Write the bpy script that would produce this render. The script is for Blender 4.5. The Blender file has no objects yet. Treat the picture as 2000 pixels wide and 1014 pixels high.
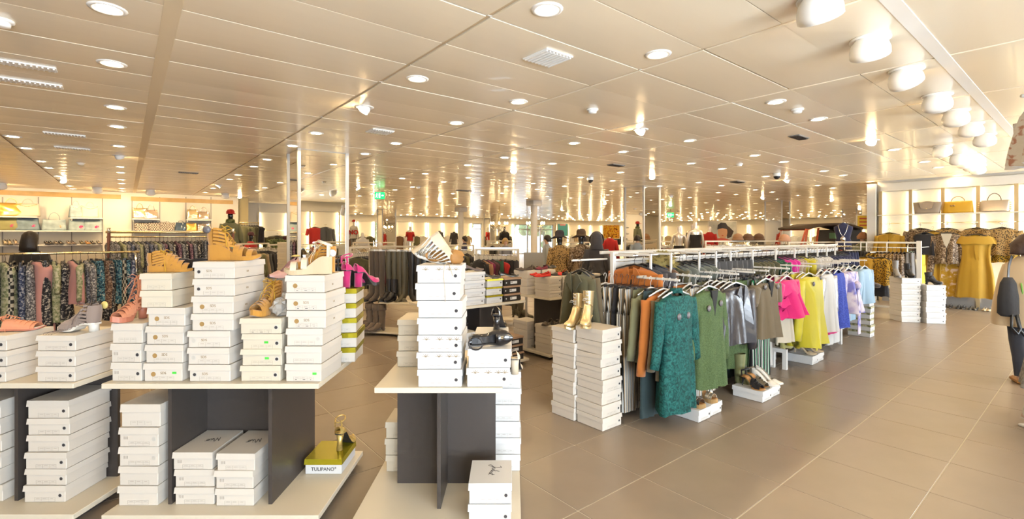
import bpy, bmesh, math, random
from mathutils import Vector, Matrix

SC = bpy.context.scene
COL = SC.collection
random.seed(11)

# ------------------------------------------------------------------ camera, world, exposure
FPX, HOR, CAMH, CEIL = 935.0, 459.0, 1.56, 2.85
cam_data = bpy.data.cameras.new('camera')
cam_data.sensor_width = 36.0
cam_data.lens = 36.0 * FPX / 2000.0
cam_data.shift_y = (HOR - 507.0) / 2000.0
cam_data.clip_start = 0.05
cam_data.clip_end = 300
cam = bpy.data.objects.new('camera', cam_data)
COL.objects.link(cam)
cam.location = (0, 0, CAMH)
cam.rotation_euler = (math.radians(90), 0, 0)
SC.camera = cam

world = bpy.data.worlds.new('sky')
SC.world = world
world.use_nodes = True
bg = world.node_tree.nodes['Background']
bg.inputs[0].default_value = (0.72, 0.86, 1.0, 1)
bg.inputs[1].default_value = 2.5

SC.view_settings.view_transform = 'Standard'
SC.view_settings.look = 'None'
SC.view_settings.gamma = 1.0
SC.view_settings.exposure = 1.45
SC.view_settings.use_curve_mapping = False
SC.cycles.max_bounces = 7
SC.cycles.diffuse_bounces = 3
SC.cycles.glossy_bounces = 3
SC.cycles.adaptive_threshold = 0.05
SC.cycles.adaptive_min_samples = 12
SC.cycles.sample_clamp_indirect = 6.0
LAMP_STRENGTH = 130.0
LAMP_COL = (1.0, 0.70, 0.36)
LED_STRENGTH = 30.0
DAY_POWER = 150.0

TH = math.radians(38.9)
CU, SU = math.cos(TH), math.sin(TH)


def W(u, v, z=0.0):
    """room axes (u along the ceiling planks, v across) to world"""
    return Vector((u * CU - v * SU, u * SU + v * CU, z))


def UV(p):
    return (p[0] * CU + p[1] * SU, -p[0] * SU + p[1] * CU)


def PX(px, py, Y):
    return Vector(((px - 1000) / FPX * Y, Y, CAMH - (py - HOR) / FPX * Y))


def ATZ(px, py, z=0.0):
    return PX(px, py, (CAMH - z) * FPX / (py - HOR))


def AT_V(px, v):
    """u of the point where the image column px crosses the vertical plane v"""
    t = (px - 1000) / FPX
    Y = v / (CU - SU * t)
    return Y * (CU * t + SU), Y


def in_view(p, m=0.06):
    if p[1] < 0.3:
        return False
    x = p[0] / p[1] * FPX
    y = (CAMH - p[2]) / p[1] * FPX + HOR
    return abs(x) < 1000 * (1 + m) and -1014 * m < y < 1014 * (1 + m)


# ------------------------------------------------------------------ daylight in the shop windows behind the camera
WINDOWS = [(-2.6, -0.2), (0.2, 2.8), (9.2, 12.0), (12.4, 15.2)]
REAR_V = -4.0
for (a, b) in WINDOWS:
    ld = bpy.data.lights.new('window_daylight', 'AREA')
    ld.shape = 'RECTANGLE'
    ld.size = b - a - 0.1
    ld.size_y = 2.1
    ld.energy = DAY_POWER
    ld.color = (0.78, 0.89, 1.0)
    lo = bpy.data.objects.new('window_daylight', ld)
    COL.objects.link(lo)
    lo.location = W((a + b) / 2, REAR_V - 0.03, 1.35)
    lo.rotation_euler = (math.radians(-90), 0, TH + math.pi)


# ------------------------------------------------------------------ materials
_M = {}
ALB = 0.62          # shop goods and fittings; the ceiling keeps its own values
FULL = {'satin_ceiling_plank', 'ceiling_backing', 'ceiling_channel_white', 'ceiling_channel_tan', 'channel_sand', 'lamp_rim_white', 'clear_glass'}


def mat(name, col, rough=0.6, metal=0.0, spec=0.4, bump=0.0, bscale=60.0, sheen=0.0, var=0.0, vscale=4.0, coat=0.0, alpha=1.0, trans=0.0):
    if name in _M:
        return _M[name]
    if name not in FULL and metal < .5:
        col = tuple(c * ALB for c in col)
    m = bpy.data.materials.new(name)
    m.use_nodes = True
    nt = m.node_tree
    b = nt.nodes['Principled BSDF']
    b.inputs['Base Color'].default_value = (*col, 1)
    b.inputs['Roughness'].default_value = rough
    b.inputs['Metallic'].default_value = metal
    b.inputs['Specular IOR Level'].default_value = spec
    b.inputs['Coat Weight'].default_value = coat
    b.inputs['Sheen Weight'].default_value = sheen
    b.inputs['Alpha'].default_value = alpha
    b.inputs['Transmission Weight'].default_value = trans
    if bump > 0 or var > 0:
        tc = nt.nodes.new('ShaderNodeTexCoord')
        nz = nt.nodes.new('ShaderNodeTexNoise')
        nz.inputs['Scale'].default_value = bscale
        nz.inputs['Detail'].default_value = 3
        nt.links.new(tc.outputs['Object'], nz.inputs['Vector'])
        if bump > 0:
            bp = nt.nodes.new('ShaderNodeBump')
            bp.inputs['Strength'].default_value = bump
            bp.inputs['Distance'].default_value = 0.01
            nt.links.new(nz.outputs['Fac'], bp.inputs['Height'])
            nt.links.new(bp.outputs['Normal'], b.inputs['Normal'])
        if var > 0:
            n2 = nt.nodes.new('ShaderNodeTexNoise')
            n2.inputs['Scale'].default_value = vscale
            n2.inputs['Detail'].default_value = 4
            nt.links.new(tc.outputs['Object'], n2.inputs['Vector'])
            rp = nt.nodes.new('ShaderNodeValToRGB')
            lo = [max(0, c * (1 - var)) for c in col]
            hi = [min(1, c * (1 + var)) for c in col]
            rp.color_ramp.elements[0].position = 0.3
            rp.color_ramp.elements[1].position = 0.7
            rp.color_ramp.elements[0].color = (*lo, 1)
            rp.color_ramp.elements[1].color = (*hi, 1)
            nt.links.new(n2.outputs['Fac'], rp.inputs['Fac'])
            nt.links.new(rp.outputs['Color'], b.inputs['Base Color'])
    _M[name] = m
    return m


def emit(name, col, strength):
    if name in _M:
        return _M[name]
    m = bpy.data.materials.new(name)
    m.use_nodes = True
    nt = m.node_tree
    nt.nodes.clear()
    e = nt.nodes.new('ShaderNodeEmission')
    e.inputs[0].default_value = (*col, 1)
    e.inputs[1].default_value = strength
    o = nt.nodes.new('ShaderNodeOutputMaterial')
    nt.links.new(e.outputs[0], o.inputs[0])
    _M[name] = m
    return m


def pattern(name, cols, kind='print', scale=30.0, rough=0.8, metal=0.0, rot=0.0, bump=0.0):
    """woven or printed cloth: print (blotches), leopard, stripe, plaid, lace, dots"""
    if name in _M:
        return _M[name]
    cols = [tuple(q * ALB * .92 for q in c) for c in cols]
    m = bpy.data.materials.new(name)
    m.use_nodes = True
    nt = m.node_tree
    b = nt.nodes['Principled BSDF']
    b.inputs['Roughness'].default_value = rough
    b.inputs['Metallic'].default_value = metal
    b.inputs['Specular IOR Level'].default_value = 0.25
    tc = nt.nodes.new('ShaderNodeTexCoord')
    mp = nt.nodes.new('ShaderNodeMapping')
    mp.inputs['Rotation'].default_value = (0, rot, 0)
    nt.links.new(tc.outputs['Object'], mp.inputs['Vector'])
    rp = nt.nodes.new('ShaderNodeValToRGB')
    rp.color_ramp.interpolation = 'CONSTANT' if kind in ('stripe', 'leopard', 'dots', 'plaid') else 'LINEAR'
    el = rp.color_ramp.elements
    n = len(cols)
    lo, hi = (0.36, 0.66) if kind in ('print', 'lace') else (0.0, 1.0)
    for i, c in enumerate(cols):
        pos = lo + (hi - lo) * i / (n if rp.color_ramp.interpolation == 'CONSTANT' else max(1, n - 1))
        if i < 2:
            el[i].position = pos
            el[i].color = (*c, 1)
        else:
            e = el.new(pos)
            e.color = (*c, 1)
    if kind == 'stripe':
        t = nt.nodes.new('ShaderNodeTexWave')
        t.wave_type = 'BANDS'
        t.bands_direction = 'X'
        t.inputs['Scale'].default_value = scale
        t.wave_profile = 'SAW'
        out = t.outputs['Fac']
    elif kind == 'plaid':
        t = nt.nodes.new('ShaderNodeTexChecker')
        t.inputs['Scale'].default_value = scale
        t.inputs['Color1'].default_value = (0, 0, 0, 1)
        t.inputs['Color2'].default_value = (1, 1, 1, 1)
        out = t.outputs['Fac']
    elif kind in ('leopard', 'dots'):
        t = nt.nodes.new('ShaderNodeTexVoronoi')
        t.inputs['Scale'].default_value = scale
        mul = nt.nodes.new('ShaderNodeMath')
        mul.operation = 'MULTIPLY'
        mul.inputs[1].default_value = 1.15
        nt.links.new(t.outputs['Distance'], mul.inputs[0])
        out = mul.outputs[0]
    else:
        t = nt.nodes.new('ShaderNodeTexNoise')
        t.inputs['Scale'].default_value = scale
        t.inputs['Detail'].default_value = 2.5
        t.inputs['Distortion'].default_value = 1.4 if kind == 'lace' else 0.5
        out = t.outputs['Fac']
    nt.links.new(mp.outputs[0], t.inputs['Vector'])
    nt.links.new(out, rp.inputs['Fac'])
    nt.links.new(rp.outputs['Color'], b.inputs['Base Color'])
    if bump > 0:
        bp = nt.nodes.new('ShaderNodeBump')
        bp.inputs['Strength'].default_value = bump
        bp.inputs['Distance'].default_value = 0.004
        nt.links.new(out, bp.inputs['Height'])
        nt.links.new(bp.outputs['Normal'], b.inputs['Normal'])
    _M[name] = m
    return m


# ------------------------------------------------------------------ mesh building
class MB:
    def __init__(self):
        self.v, self.f, self.sm = [], [], []

    def add(self, vs, fs, smooth=False):
        o = len(self.v)
        self.v += [tuple(p) for p in vs]
        self.f += [tuple(i + o for i in f) for f in fs]
        self.sm += [smooth] * len(fs)
        return self

    def box(self, x0, x1, y0, y1, z0, z1):
        vs = [(x0, y0, z0), (x1, y0, z0), (x1, y1, z0), (x0, y1, z0), (x0, y0, z1), (x1, y0, z1), (x1, y1, z1), (x0, y1, z1)]
        return self.add(vs, [(0, 3, 2, 1), (4, 5, 6, 7), (0, 1, 5, 4), (1, 2, 6, 5), (2, 3, 7, 6), (3, 0, 4, 7)])

    def rbox(self, x0, x1, y0, y1, z0, z1, c=0.004):
        """box with chamfered edges"""
        c = min(c, (x1 - x0) / 3, (y1 - y0) / 3, (z1 - z0) / 3)
        rings = []
        for (z, k) in ((z0, c), (z0 + c, 0), (z1 - c, 0), (z1, c)):
            a0, a1, b0, b1 = x0 + k, x1 - k, y0 + k, y1 - k
            rings.append([(a0 + c, b0, z), (a1 - c, b0, z), (a1, b0 + c, z), (a1, b1 - c, z), (a1 - c, b1, z), (a0 + c, b1, z), (a0, b1 - c, z), (a0, b0 + c, z)])
        return self.loft(rings, smooth=False)

    def loft(self, rings, cap0=True, cap1=True, closed=True, smooth=True):
        n = len(rings[0])
        vs = [p for r in rings for p in r]
        fs = []
        for i in range(len(rings) - 1):
            for j in range(n if closed else n - 1):
                k = (j + 1) % n
                fs.append((i * n + j, i * n + k, (i + 1) * n + k, (i + 1) * n + j))
        if cap0:
            fs.append(tuple(reversed(range(n))))
        if cap1:
            fs.append(tuple((len(rings) - 1) * n + j for j in range(n)))
        return self.add(vs, fs, smooth)

    def cyl(self, p0, p1, r0, r1=None, n=10, cap=True, smooth=True):
        return self.tube([p0, p1], [r0, r0 if r1 is None else r1], n, cap, smooth)

    def tube(self, path, r, n=8, cap=True, smooth=True, flat=1.0, up=None):
        path = [Vector(p) for p in path]
        rs = r if isinstance(r, (list, tuple)) else [r] * len(path)
        rings = []
        prev = None
        for i, p in enumerate(path):
            t = (path[min(i + 1, len(path) - 1)] - path[max(i - 1, 0)])
            if t.length < 1e-9:
                t = Vector((0, 0, 1))
            t.normalize()
            if prev is None:
                a = Vector(up) if up else (Vector((0, 0, 1)) if abs(t.z) < 0.9 else Vector((1, 0, 0)))
            else:
                a = prev
            a = (a - t * a.dot(t))
            if a.length < 1e-6:
                a = t.orthogonal()
            a.normalize()
            prev = a
            b = t.cross(a)
            rings.append([p + a * (math.cos(2 * math.pi * k / n) * rs[i] * flat) + b * (math.sin(2 * math.pi * k / n) * rs[i]) for k in range(n)])
        return self.loft(rings, cap, cap, True, smooth)

    def ribbon(self, path, w, t, normals):
        """flat strap: width w across, thickness t along the normals"""
        path = [Vector(p) for p in path]
        rings = []
        for i, p in enumerate(path):
            d = (path[min(i + 1, len(path) - 1)] - path[max(i - 1, 0)]).normalized()
            nn = Vector(normals[i] if isinstance(normals, list) else normals)
            nn = (nn - d * nn.dot(d))
            nn = nn.normalized() if nn.length > 1e-6 else d.orthogonal().normalized()
            s = d.cross(nn)
            rings.append([p + s * w / 2 - nn * t / 2, p + s * w / 2 + nn * t / 2, p - s * w / 2 + nn * t / 2, p - s * w / 2 - nn * t / 2])
        return self.loft(rings, smooth=False)

    def lathe(self, prof, n=16, smooth=True, c=(0, 0)):
        rings = [[(c[0] + r * math.cos(2 * math.pi * k / n), c[1] + r * math.sin(2 * math.pi * k / n), z) for k in range(n)] for (r, z) in prof]
        return self.loft(rings, True, True, True, smooth)

    def ball(self, c, r, n=10, m=6, sc=(1, 1, 1)):
        prof = [(max(1e-4, r * math.sin(math.pi * i / m)), -r * math.cos(math.pi * i / m)) for i in range(m + 1)]
        rings = [[(c[0] + q * math.cos(2 * math.pi * k / n) * sc[0], c[1] + q * math.sin(2 * math.pi * k / n) * sc[1], c[2] + z * sc[2]) for k in range(n)] for (q, z) in prof]
        return self.loft(rings, False, False)

    def prism(self, pts, axis, a, b, smooth=False):
        """2D outline pts extruded along axis ('x': pts are y,z; 'y': x,z; 'z': x,y)"""
        f = {'x': lambda p, q: (q, p[0], p[1]), 'y': lambda p, q: (p[0], q, p[1]), 'z': lambda p, q: (p[0], p[1], q)}[axis]
        return self.loft([[f(p, a) for p in pts], [f(p, b) for p in pts]], smooth=smooth)

    def move(self, M, start=0):
        for i in range(start, len(self.v)):
            self.v[i] = tuple(M @ Vector(self.v[i]))
        return self

    def mesh(self, name, material=None):
        me = bpy.data.meshes.new(name)
        me.from_pydata(self.v, [], self.f)
        me.polygons.foreach_set('use_smooth', self.sm)
        bm = bmesh.new()
        bm.from_mesh(me)
        bmesh.ops.recalc_face_normals(bm, faces=bm.faces)
        bm.to_mesh(me)
        bm.free()
        if material:
            me.materials.append(material)
        me.update()
        return me


def tag(o, label=None, cat=None, group=None, kind=None):
    if label:
        o['label'] = label
    if cat:
        o['category'] = cat
    if group:
        o['group'] = group
    if kind:
        o['kind'] = kind
    return o


def empty(name, loc, rz=0.0, label=None, cat=None, group=None):
    o = bpy.data.objects.new(name, None)
    o.empty_display_size = 0.05
    COL.objects.link(o)
    o.location = loc
    o.rotation_euler = (0, 0, rz)
    return tag(o, label, cat, group)


def obj(name, me, parent=None, loc=(0, 0, 0), rz=0.0, material=None, rot=None, scale=None):
    if isinstance(me, MB):
        me = me.mesh(name, material)
    o = bpy.data.objects.new(name, me)
    COL.objects.link(o)
    o.location = loc
    o.rotation_euler = rot if rot else (0, 0, rz)
    if scale:
        o.scale = scale
    if parent:
        o.parent = parent
    if material and (len(me.materials) == 0 or me.materials[0] != material):
        if len(me.materials) == 0:
            me.materials.append(material)
        o.material_slots[0].link = 'OBJECT'
        o.material_slots[0].material = material
    return o


def structure(name, me, material=None, parent=None, loc=(0, 0, 0), rz=0.0):
    o = obj(name, me, parent, loc, rz, material)
    o['kind'] = 'structure'
    return o


def copy_tree(src, parent=None):
    c = src.copy()
    COL.objects.link(c)
    if parent:
        c.parent = parent
    for ch in list(src.children):
        copy_tree(ch, c)
    return c


ORD = ['first', 'second', 'third', 'fourth', 'fifth', 'sixth', 'seventh', 'eighth', 'ninth', 'tenth', 'eleventh', 'twelfth', 'thirteenth', 'fourteenth', 'fifteenth', 'sixteenth', 'seventeenth', 'eighteenth', 'nineteenth', 'twentieth']
TENS = ['', '', 'twenty', 'thirty', 'forty', 'fifty', 'sixty', 'seventy', 'eighty', 'ninety']


def nth(i):
    """1 -> first"""
    if i <= 20:
        return ORD[i - 1]
    if i % 10 == 0:
        return TENS[i // 10].replace('y', 'ieth') if i < 100 else str(i) + 'th'
    return TENS[i // 10] + '-' + ORD[i % 10 - 1]


_TEXT = {}


def text_mesh(s, size=0.02, depth=0.0004, bold=0.0):
    k = (s, size, bold)
    if k in _TEXT:
        return _TEXT[k]
    cu = bpy.data.curves.new('lettering', 'FONT')
    cu.body = s
    cu.size = size
    cu.extrude = depth
    cu.offset = bold
    cu.align_x = 'CENTER'
    cu.align_y = 'CENTER'
    cu.resolution_u = 3
    o = bpy.data.objects.new('lettering', cu)
    COL.objects.link(o)
    dg = bpy.context.evaluated_depsgraph_get()
    me = bpy.data.meshes.new_from_object(o.evaluated_get(dg))
    bpy.data.objects.remove(o)
    me.materials.clear()
    _TEXT[k] = me
    return me


FRONT = (math.pi / 2, 0, 0)      # text that faces -y

# ------------------------------------------------------------------ colours of the place
WHITE = mat('white_lacquer', (0.80, 0.79, 0.76), 0.4)
CREAM = mat('cream_laminate', (0.82, 0.74, 0.59), 0.35)
WALLW = mat('warm_white_paint', (0.83, 0.80, 0.73), 0.7)
PANEL = mat('wall_panel_white', (0.88, 0.84, 0.74), 0.6)
GROUT = mat('grout', (0.80, 0.72, 0.58), 0.8)
TILE = mat('stone_tile', (0.315, 0.25, 0.19), 0.34, spec=0.45, bump=0.03, bscale=9, var=0.13, vscale=1.7)
PLANK = mat('satin_ceiling_plank', (0.88, 0.78, 0.61), 0.25, spec=0.7, coat=0.15)  # white planks; the tan of the warm lamplight is put into this colour
BACKING = mat('ceiling_backing', (0.85, 0.82, 0.76), 0.5)
CHAN = mat('ceiling_channel_tan', (0.62, 0.48, 0.30), 0.4)
CHANW = mat('ceiling_channel_white', (0.88, 0.86, 0.82), 0.35)
LAMP = emit('lamp_glow', LAMP_COL, LAMP_STRENGTH)
LED = emit('led_strip_glow', (1.0, 0.80, 0.46), LED_STRENGTH)
LAMPRIM = mat('lamp_rim_white', (0.86, 0.85, 0.82), 0.35)
STEEL = mat('brushed_steel', (0.62, 0.60, 0.56), 0.28, metal=1.0)
CHROME = mat('chrome', (0.8, 0.8, 0.8), 0.08, metal=1.0)
BRASS = mat('brass_rail', (0.72, 0.60, 0.34), 0.25, metal=1.0)
MIRROR = mat('mirror_glass', (0.93, 0.92, 0.88), 0.015, metal=1.0)
BLACK = mat('black_plastic', (0.018, 0.018, 0.02), 0.45)
DARK = mat('dark_grey_panel', (0.075, 0.062, 0.055), 0.38, bump=0.02, bscale=120)
WOOD = mat('oak_strip', (0.56, 0.35, 0.12), 0.5, var=0.12, vscale=6)
GREY = mat('mid_grey', (0.32, 0.31, 0.30), 0.5)

# ------------------------------------------------------------------ floor with its tiles
U0, U1, V1 = -9.0, 41.0, 29.8
TS = 0.60
floor = structure('floor', MB().box(U0 - .2, U1 + .2, REAR_V - .2, V1 + .2, -0.2, -0.003).mesh('floor', GROUT), rz=TH)
_p = ATZ(1255, 932, 0)
gu, gv = UV(_p)
gu %= TS
gv %= TS
g = 0.0032
tile_me = MB().rbox(g, TS - g, g, TS - g, -0.014, 0.0, 0.0008).mesh('tile', TILE)
cells = []
for i in range(int((U0 - gu) / TS), int((U1 - gu) / TS)):
    for j in range(int((REAR_V - gv) / TS), int((V1 - gv) / TS)):
        u, v = gu + i * TS, gv + j * TS
        c = W(u + TS / 2, v + TS / 2, 0)
        cells.append((not (in_view(c, 0.12) and c.y > 1.9), c.length, u, v))
cells.sort()
rest = MB()
for k, (hid, d, u, v) in enumerate(cells):
    if k < 298 and not hid:
        obj('tile', tile_me, floor, (u, v, 0))
    else:
        rest.box(u + g, u + TS - g, v + g, v + TS - g, -0.012, 0.0)
tag(obj('tile_field', rest, floor, material=TILE), kind='stuff')

# ------------------------------------------------------------------ ceiling of cambered planks between channels
PLEN, PWID, CU0, CV0 = 1.46, 0.52, 0.21, 2.28
ceiling = structure('ceiling', MB().box(U0 - .2, U1 + .2, REAR_V - .2, V1 + .2, CEIL + 0.03, CEIL + 0.2).mesh('ceiling', BACKING), rz=TH)


def plank_mb(m, u, v, l, w, z, seg=4):
    xs = [v + w * k / seg for k in range(seg + 1)]
    vs = []
    for uu in (u, u + l):
        for k, y in enumerate(xs):
            t = k / seg * 2 - 1
            vs.append((uu, y, z - 0.0035 * (1 - t * t)))
    n = seg + 1
    fs = [(k, k + 1, n + k + 1, n + k) for k in range(seg)]
    top = len(vs)
    vs += [(u, v, z + .018), (u, v + w, z + .018), (u + l, v + w, z + .018), (u + l, v, z + .018)]
    fs += [(0, n, top + 3, top), (n - 1, top + 1, top + 2, 2 * n - 1), (top, top + 3, top + 2, top + 1)]
    fs += [tuple(list(range(n)) + [top + 1, top]), tuple(list(range(n, 2 * n)) + [top + 2, top + 3])]
    m.add(vs, fs, False)


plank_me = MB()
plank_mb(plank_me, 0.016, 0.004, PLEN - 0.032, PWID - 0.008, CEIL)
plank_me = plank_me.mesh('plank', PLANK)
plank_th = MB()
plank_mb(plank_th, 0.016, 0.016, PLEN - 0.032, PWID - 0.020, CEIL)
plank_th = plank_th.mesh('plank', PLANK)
cells = []
for i in range(int((U0 - CU0) / PLEN) - 1, int((U1 - CU0) / PLEN) + 1):
    for j in range(int((REAR_V - CV0) / PWID) - 1, int((V1 - CV0) / PWID) + 1):
        u, v = CU0 + i * PLEN, CV0 + j * PWID
        c = W(u + PLEN / 2, v + PWID / 2, CEIL)
        cells.append((not (in_view(c, 0.25) and c.y > 1.5), c.length, u, v, i, j))
cells.sort()
rest = MB()
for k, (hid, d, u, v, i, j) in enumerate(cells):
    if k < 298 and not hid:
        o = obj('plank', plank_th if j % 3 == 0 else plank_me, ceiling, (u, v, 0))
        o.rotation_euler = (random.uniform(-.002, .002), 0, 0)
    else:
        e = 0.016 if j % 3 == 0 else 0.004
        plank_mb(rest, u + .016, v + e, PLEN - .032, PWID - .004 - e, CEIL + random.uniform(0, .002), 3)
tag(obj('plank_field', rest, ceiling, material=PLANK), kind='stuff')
m = MB()
for i in range(int((U0 - CU0) / PLEN), int((U1 - CU0) / PLEN) + 1):
    u = CU0 + i * PLEN
    m.box(u - .012, u + .012, REAR_V, V1, CEIL + .006, CEIL + .022)
obj('channel', m, ceiling, material=CHAN)
m = MB()
for j in range(int((REAR_V - CV0) / PWID), int((V1 - CV0) / PWID) + 1):
    if j % 3 == 0:
        v = CV0 + j * PWID
        m.box(U0, U1, v - .001, v + .011, CEIL + .004, CEIL + .020)
obj('joint_strip', m, ceiling, material=CHANW)
obj('wide_channel', MB().box(U0, U1, .70, .78, CEIL - .004, CEIL + .02), ceiling, material=CHANW)
obj('wide_channel', MB().box(.165, .25, 1.2, 18.6, CEIL - .005, CEIL + .02), ceiling, material=mat('channel_sand', (.78, .66, .47), .35))

# ------------------------------------------------------------------ walls
HW = CEIL + 0.03
LWV = 18.65
wall_left = structure('wall_left', MB().box(U0, 3.0, LWV, LWV + .25, 0, HW).mesh('wall_left', WALLW), rz=TH)
structure('wall_left_return', MB().box(2.8, 3.0, LWV + .25, 21.4, 0, HW).mesh('wall', WALLW), rz=TH)
structure('wall_alcove', MB().box(2.8, 7.6, 21.4, 21.6, 0, HW).mesh('wall', WALLW), rz=TH)
structure('wall_alcove_return', MB().box(7.4, 7.6, 21.6, V1, 0, HW).mesh('wall', WALLW), rz=TH)
structure('wall_end', MB().box(U0 - .2, U0, REAR_V, LWV, 0, HW).mesh('wall', WALLW), rz=TH)
structure('wall_far', MB().box(U1, U1 + .2, REAR_V, V1, 0, HW).mesh('wall', WALLW), rz=TH)
# rear wall behind the camera, with its windows
m = MB()
a = U0
for (w0, w1) in WINDOWS + [(U1, U1)]:
    m.box(a, w0, REAR_V - .2, REAR_V, 0, HW)
    if w1 > w0:
        m.box(w0, w1, REAR_V - .2, REAR_V, 0, .25)
        m.box(w0, w1, REAR_V - .2, REAR_V, 2.45, HW)
    a = w1
structure('wall_rear', m.mesh('wall_rear', WALLW), rz=TH)
# back wall with the glazed entrance
ENT = [(12.6, 13.7), (20.2, 21.1), (24.3, 28.6)]
m = MB()
a = 7.6
for (w0, w1) in ENT + [(U1, U1)]:
    m.box(a, w0, V1, V1 + .2, 0, HW)
    if w1 > w0:
        m.box(w0, w1, V1, V1 + .2, 2.45, HW)
    a = w1
wall_back = structure('wall_back', m.mesh('wall_back', WALLW), rz=TH)
GLASS = mat('clear_glass', (0.9, 0.97, 1.0), 0.02, alpha=0.18)
FRAME = mat('grey_door_frame', (.30, .31, .32), .4, metal=.6)
n = 1
for (w0, w1) in ENT:
    k = max(1, round((w1 - w0) / 1.35))
    s = (w1 - w0) / k
    for i in range(k):
        e = structure('window_%d' % n, MB().box(w0 + i * s + .05, w0 + (i + 1) * s - .05, V1 + .09, V1 + .10, .05, 2.4).mesh('pane', GLASS), rz=TH)
        fm = MB()
        for (b0, b1, z0, z1) in ((w0 + i * s, w0 + i * s + .06, 0, 2.45), (w0 + (i + 1) * s - .06, w0 + (i + 1) * s, 0, 2.45), (w0 + i * s, w0 + (i + 1) * s, 2.36, 2.45), (w0 + i * s, w0 + (i + 1) * s, 0, .07), (w0 + i * s, w0 + (i + 1) * s, 1.98, 2.04)):
            fm.box(b0, b1, V1 + .05, V1 + .14, z0, z1)
        obj('window_frame', fm, e, material=FRAME)
        n += 1
for (a, b) in WINDOWS:
    e = structure('window_%d' % n, MB().box(a, b, REAR_V - .12, REAR_V - .11, .25, 2.45).mesh('pane', GLASS), rz=TH)
    fm = MB()
    fm.box(a, a + .05, REAR_V - .16, REAR_V - .07, .25, 2.45).box(b - .05, b, REAR_V - .16, REAR_V - .07, .25, 2.45).box(a, b, REAR_V - .16, REAR_V - .07, 2.38, 2.45).box(a, b, REAR_V - .16, REAR_V - .07, .25, .32)
    obj('window_frame', fm, e, material=FRAME)
    n += 1
# trees and pavement outside the entrance
structure('pavement_outside', MB().box(5, 36, V1 + .2, V1 + 14, -.2, -.05).mesh('pavement', mat('pavement', (.45, .44, .42), .8)), rz=TH)
LEAF = mat('tree_leaves', (.16, .30, .10), .7, var=.5, vscale=3)
BARK = mat('bark', (.16, .11, .07), .8)
for i, (u, v, h) in enumerate(((15.5, 38, 5.0), (28.5, 37.5, 5.2), (35.5, 38.5, 4.8))):
    t = empty('street_tree', W(u, v, -.05), 0, ['leafy green tree outside the narrow tall window', 'leafy green tree outside the entrance doors by the white pillar', 'leafy green tree outside the far end of the entrance doors'][i], 'tree', 'trees outside the entrance')
    obj('trunk', MB().tube([(0, 0, 0), (.05, 0, 1.2), (0, .05, 2.4)], [.14, .11, .07], 8), t, material=BARK)
    cm = MB()
    for k in range(26):
        cm.ball((random.gauss(0, .9), random.gauss(0, .9), h * .62 + random.gauss(0, .9)), random.uniform(.4, .8), 7, 5)
    obj('crown', cm, t, material=LEAF)

# ------------------------------------------------------------------ mirror columns and white round pillars
COLS = []


def mirror_column(u, v, label, w=.72, d=.60):
    c = empty('column', W(u, v, 0), TH, label, 'column', 'mirror clad columns')
    obj('core', MB().box(.01, w - .01, .01, d - .01, 0, CEIL + .01), c, material=WALLW)
    obj('mirror', MB().box(.02, w - .02, -.002, .012, 0, CEIL - .01), c, material=MIRROR)
    obj('mirror', MB().box(.02, w - .02, d - .012, d + .002, 0, CEIL - .01), c, material=MIRROR)
    obj('mirror', MB().box(-.002, .012, .02, d - .02, 0, CEIL - .01), c, material=MIRROR)
    obj('mirror', MB().box(w - .012, w + .002, .02, d - .02, 0, CEIL - .01), c, material=MIRROR)
    for (x, y) in ((0, 0), (w, 0), (0, d), (w, d)):
        obj('corner_strip', MB().box(x - .022, x + .022, y - .022, y + .022, 0, CEIL), c, material=WHITE)
    c['kind'] = 'structure'


mirror_column(2.01, 7.55, 'mirror-clad square column with white corner strips behind the wedge sandals')
mirror_column(10.57, 7.60, 'mirror-clad square column behind the white clothes gondola')
mirror_column(19.10, 7.60, 'mirror-clad column between the woman poster and the cart')
mirror_column(27.70, 7.60, 'mirror-clad column behind the navy mannequin torso')
mirror_column(9.9, 22.5, 'mirror-clad column under the green exit sign')
mirror_column(16.6, 22.6, 'mirror-clad column beside the white pillar and chandelier')
mirror_column(22.9, 16.2, 'mirror-clad column behind the hooded jacket mannequin')
PILLW = mat('pillar_white', (.84, .82, .79), .45)
for (px, py, lab) in ((900, 406, 'round white pillar with square capital left of the chandelier'), (1043, 392, 'round white pillar with square capital between the chandeliers')):
    Y = (CEIL - CAMH) * FPX / (HOR - py)
    c = empty('pillar', (((px - 1000) / FPX) * Y, Y, 0), TH, lab, 'pillar', 'white round pillars')
    obj('shaft', MB().lathe([(.17, 0), (.17, .12), (.125, .14), (.125, CEIL - .2), (.14, CEIL - .18)], 20), c, material=PILLW)
    obj('capital', MB().rbox(-.22, .22, -.22, .22, CEIL - .2, CEIL + .01, .02), c, material=PILLW)
    c['kind'] = 'structure'

# ------------------------------------------------------------------ recessed downlights
m = MB()
rings = []
for (r, z) in ((.094, -.001), (.091, -.007), (.076, -.012), (.060, -.008), (.054, .003)):
    rings.append([(r * math.cos(2 * math.pi * k / 20), r * math.sin(2 * math.pi * k / 20), z) for k in range(20)])
rim_me = m.loft(rings, False, False).mesh('rim', LAMPRIM)
lens_me = MB().add([(.053 * math.cos(2 * math.pi * k / 10), .053 * math.sin(2 * math.pi * k / 10), -.004) for k in range(10)], [tuple(reversed(range(10)))]).mesh('lens', LAMP)
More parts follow.
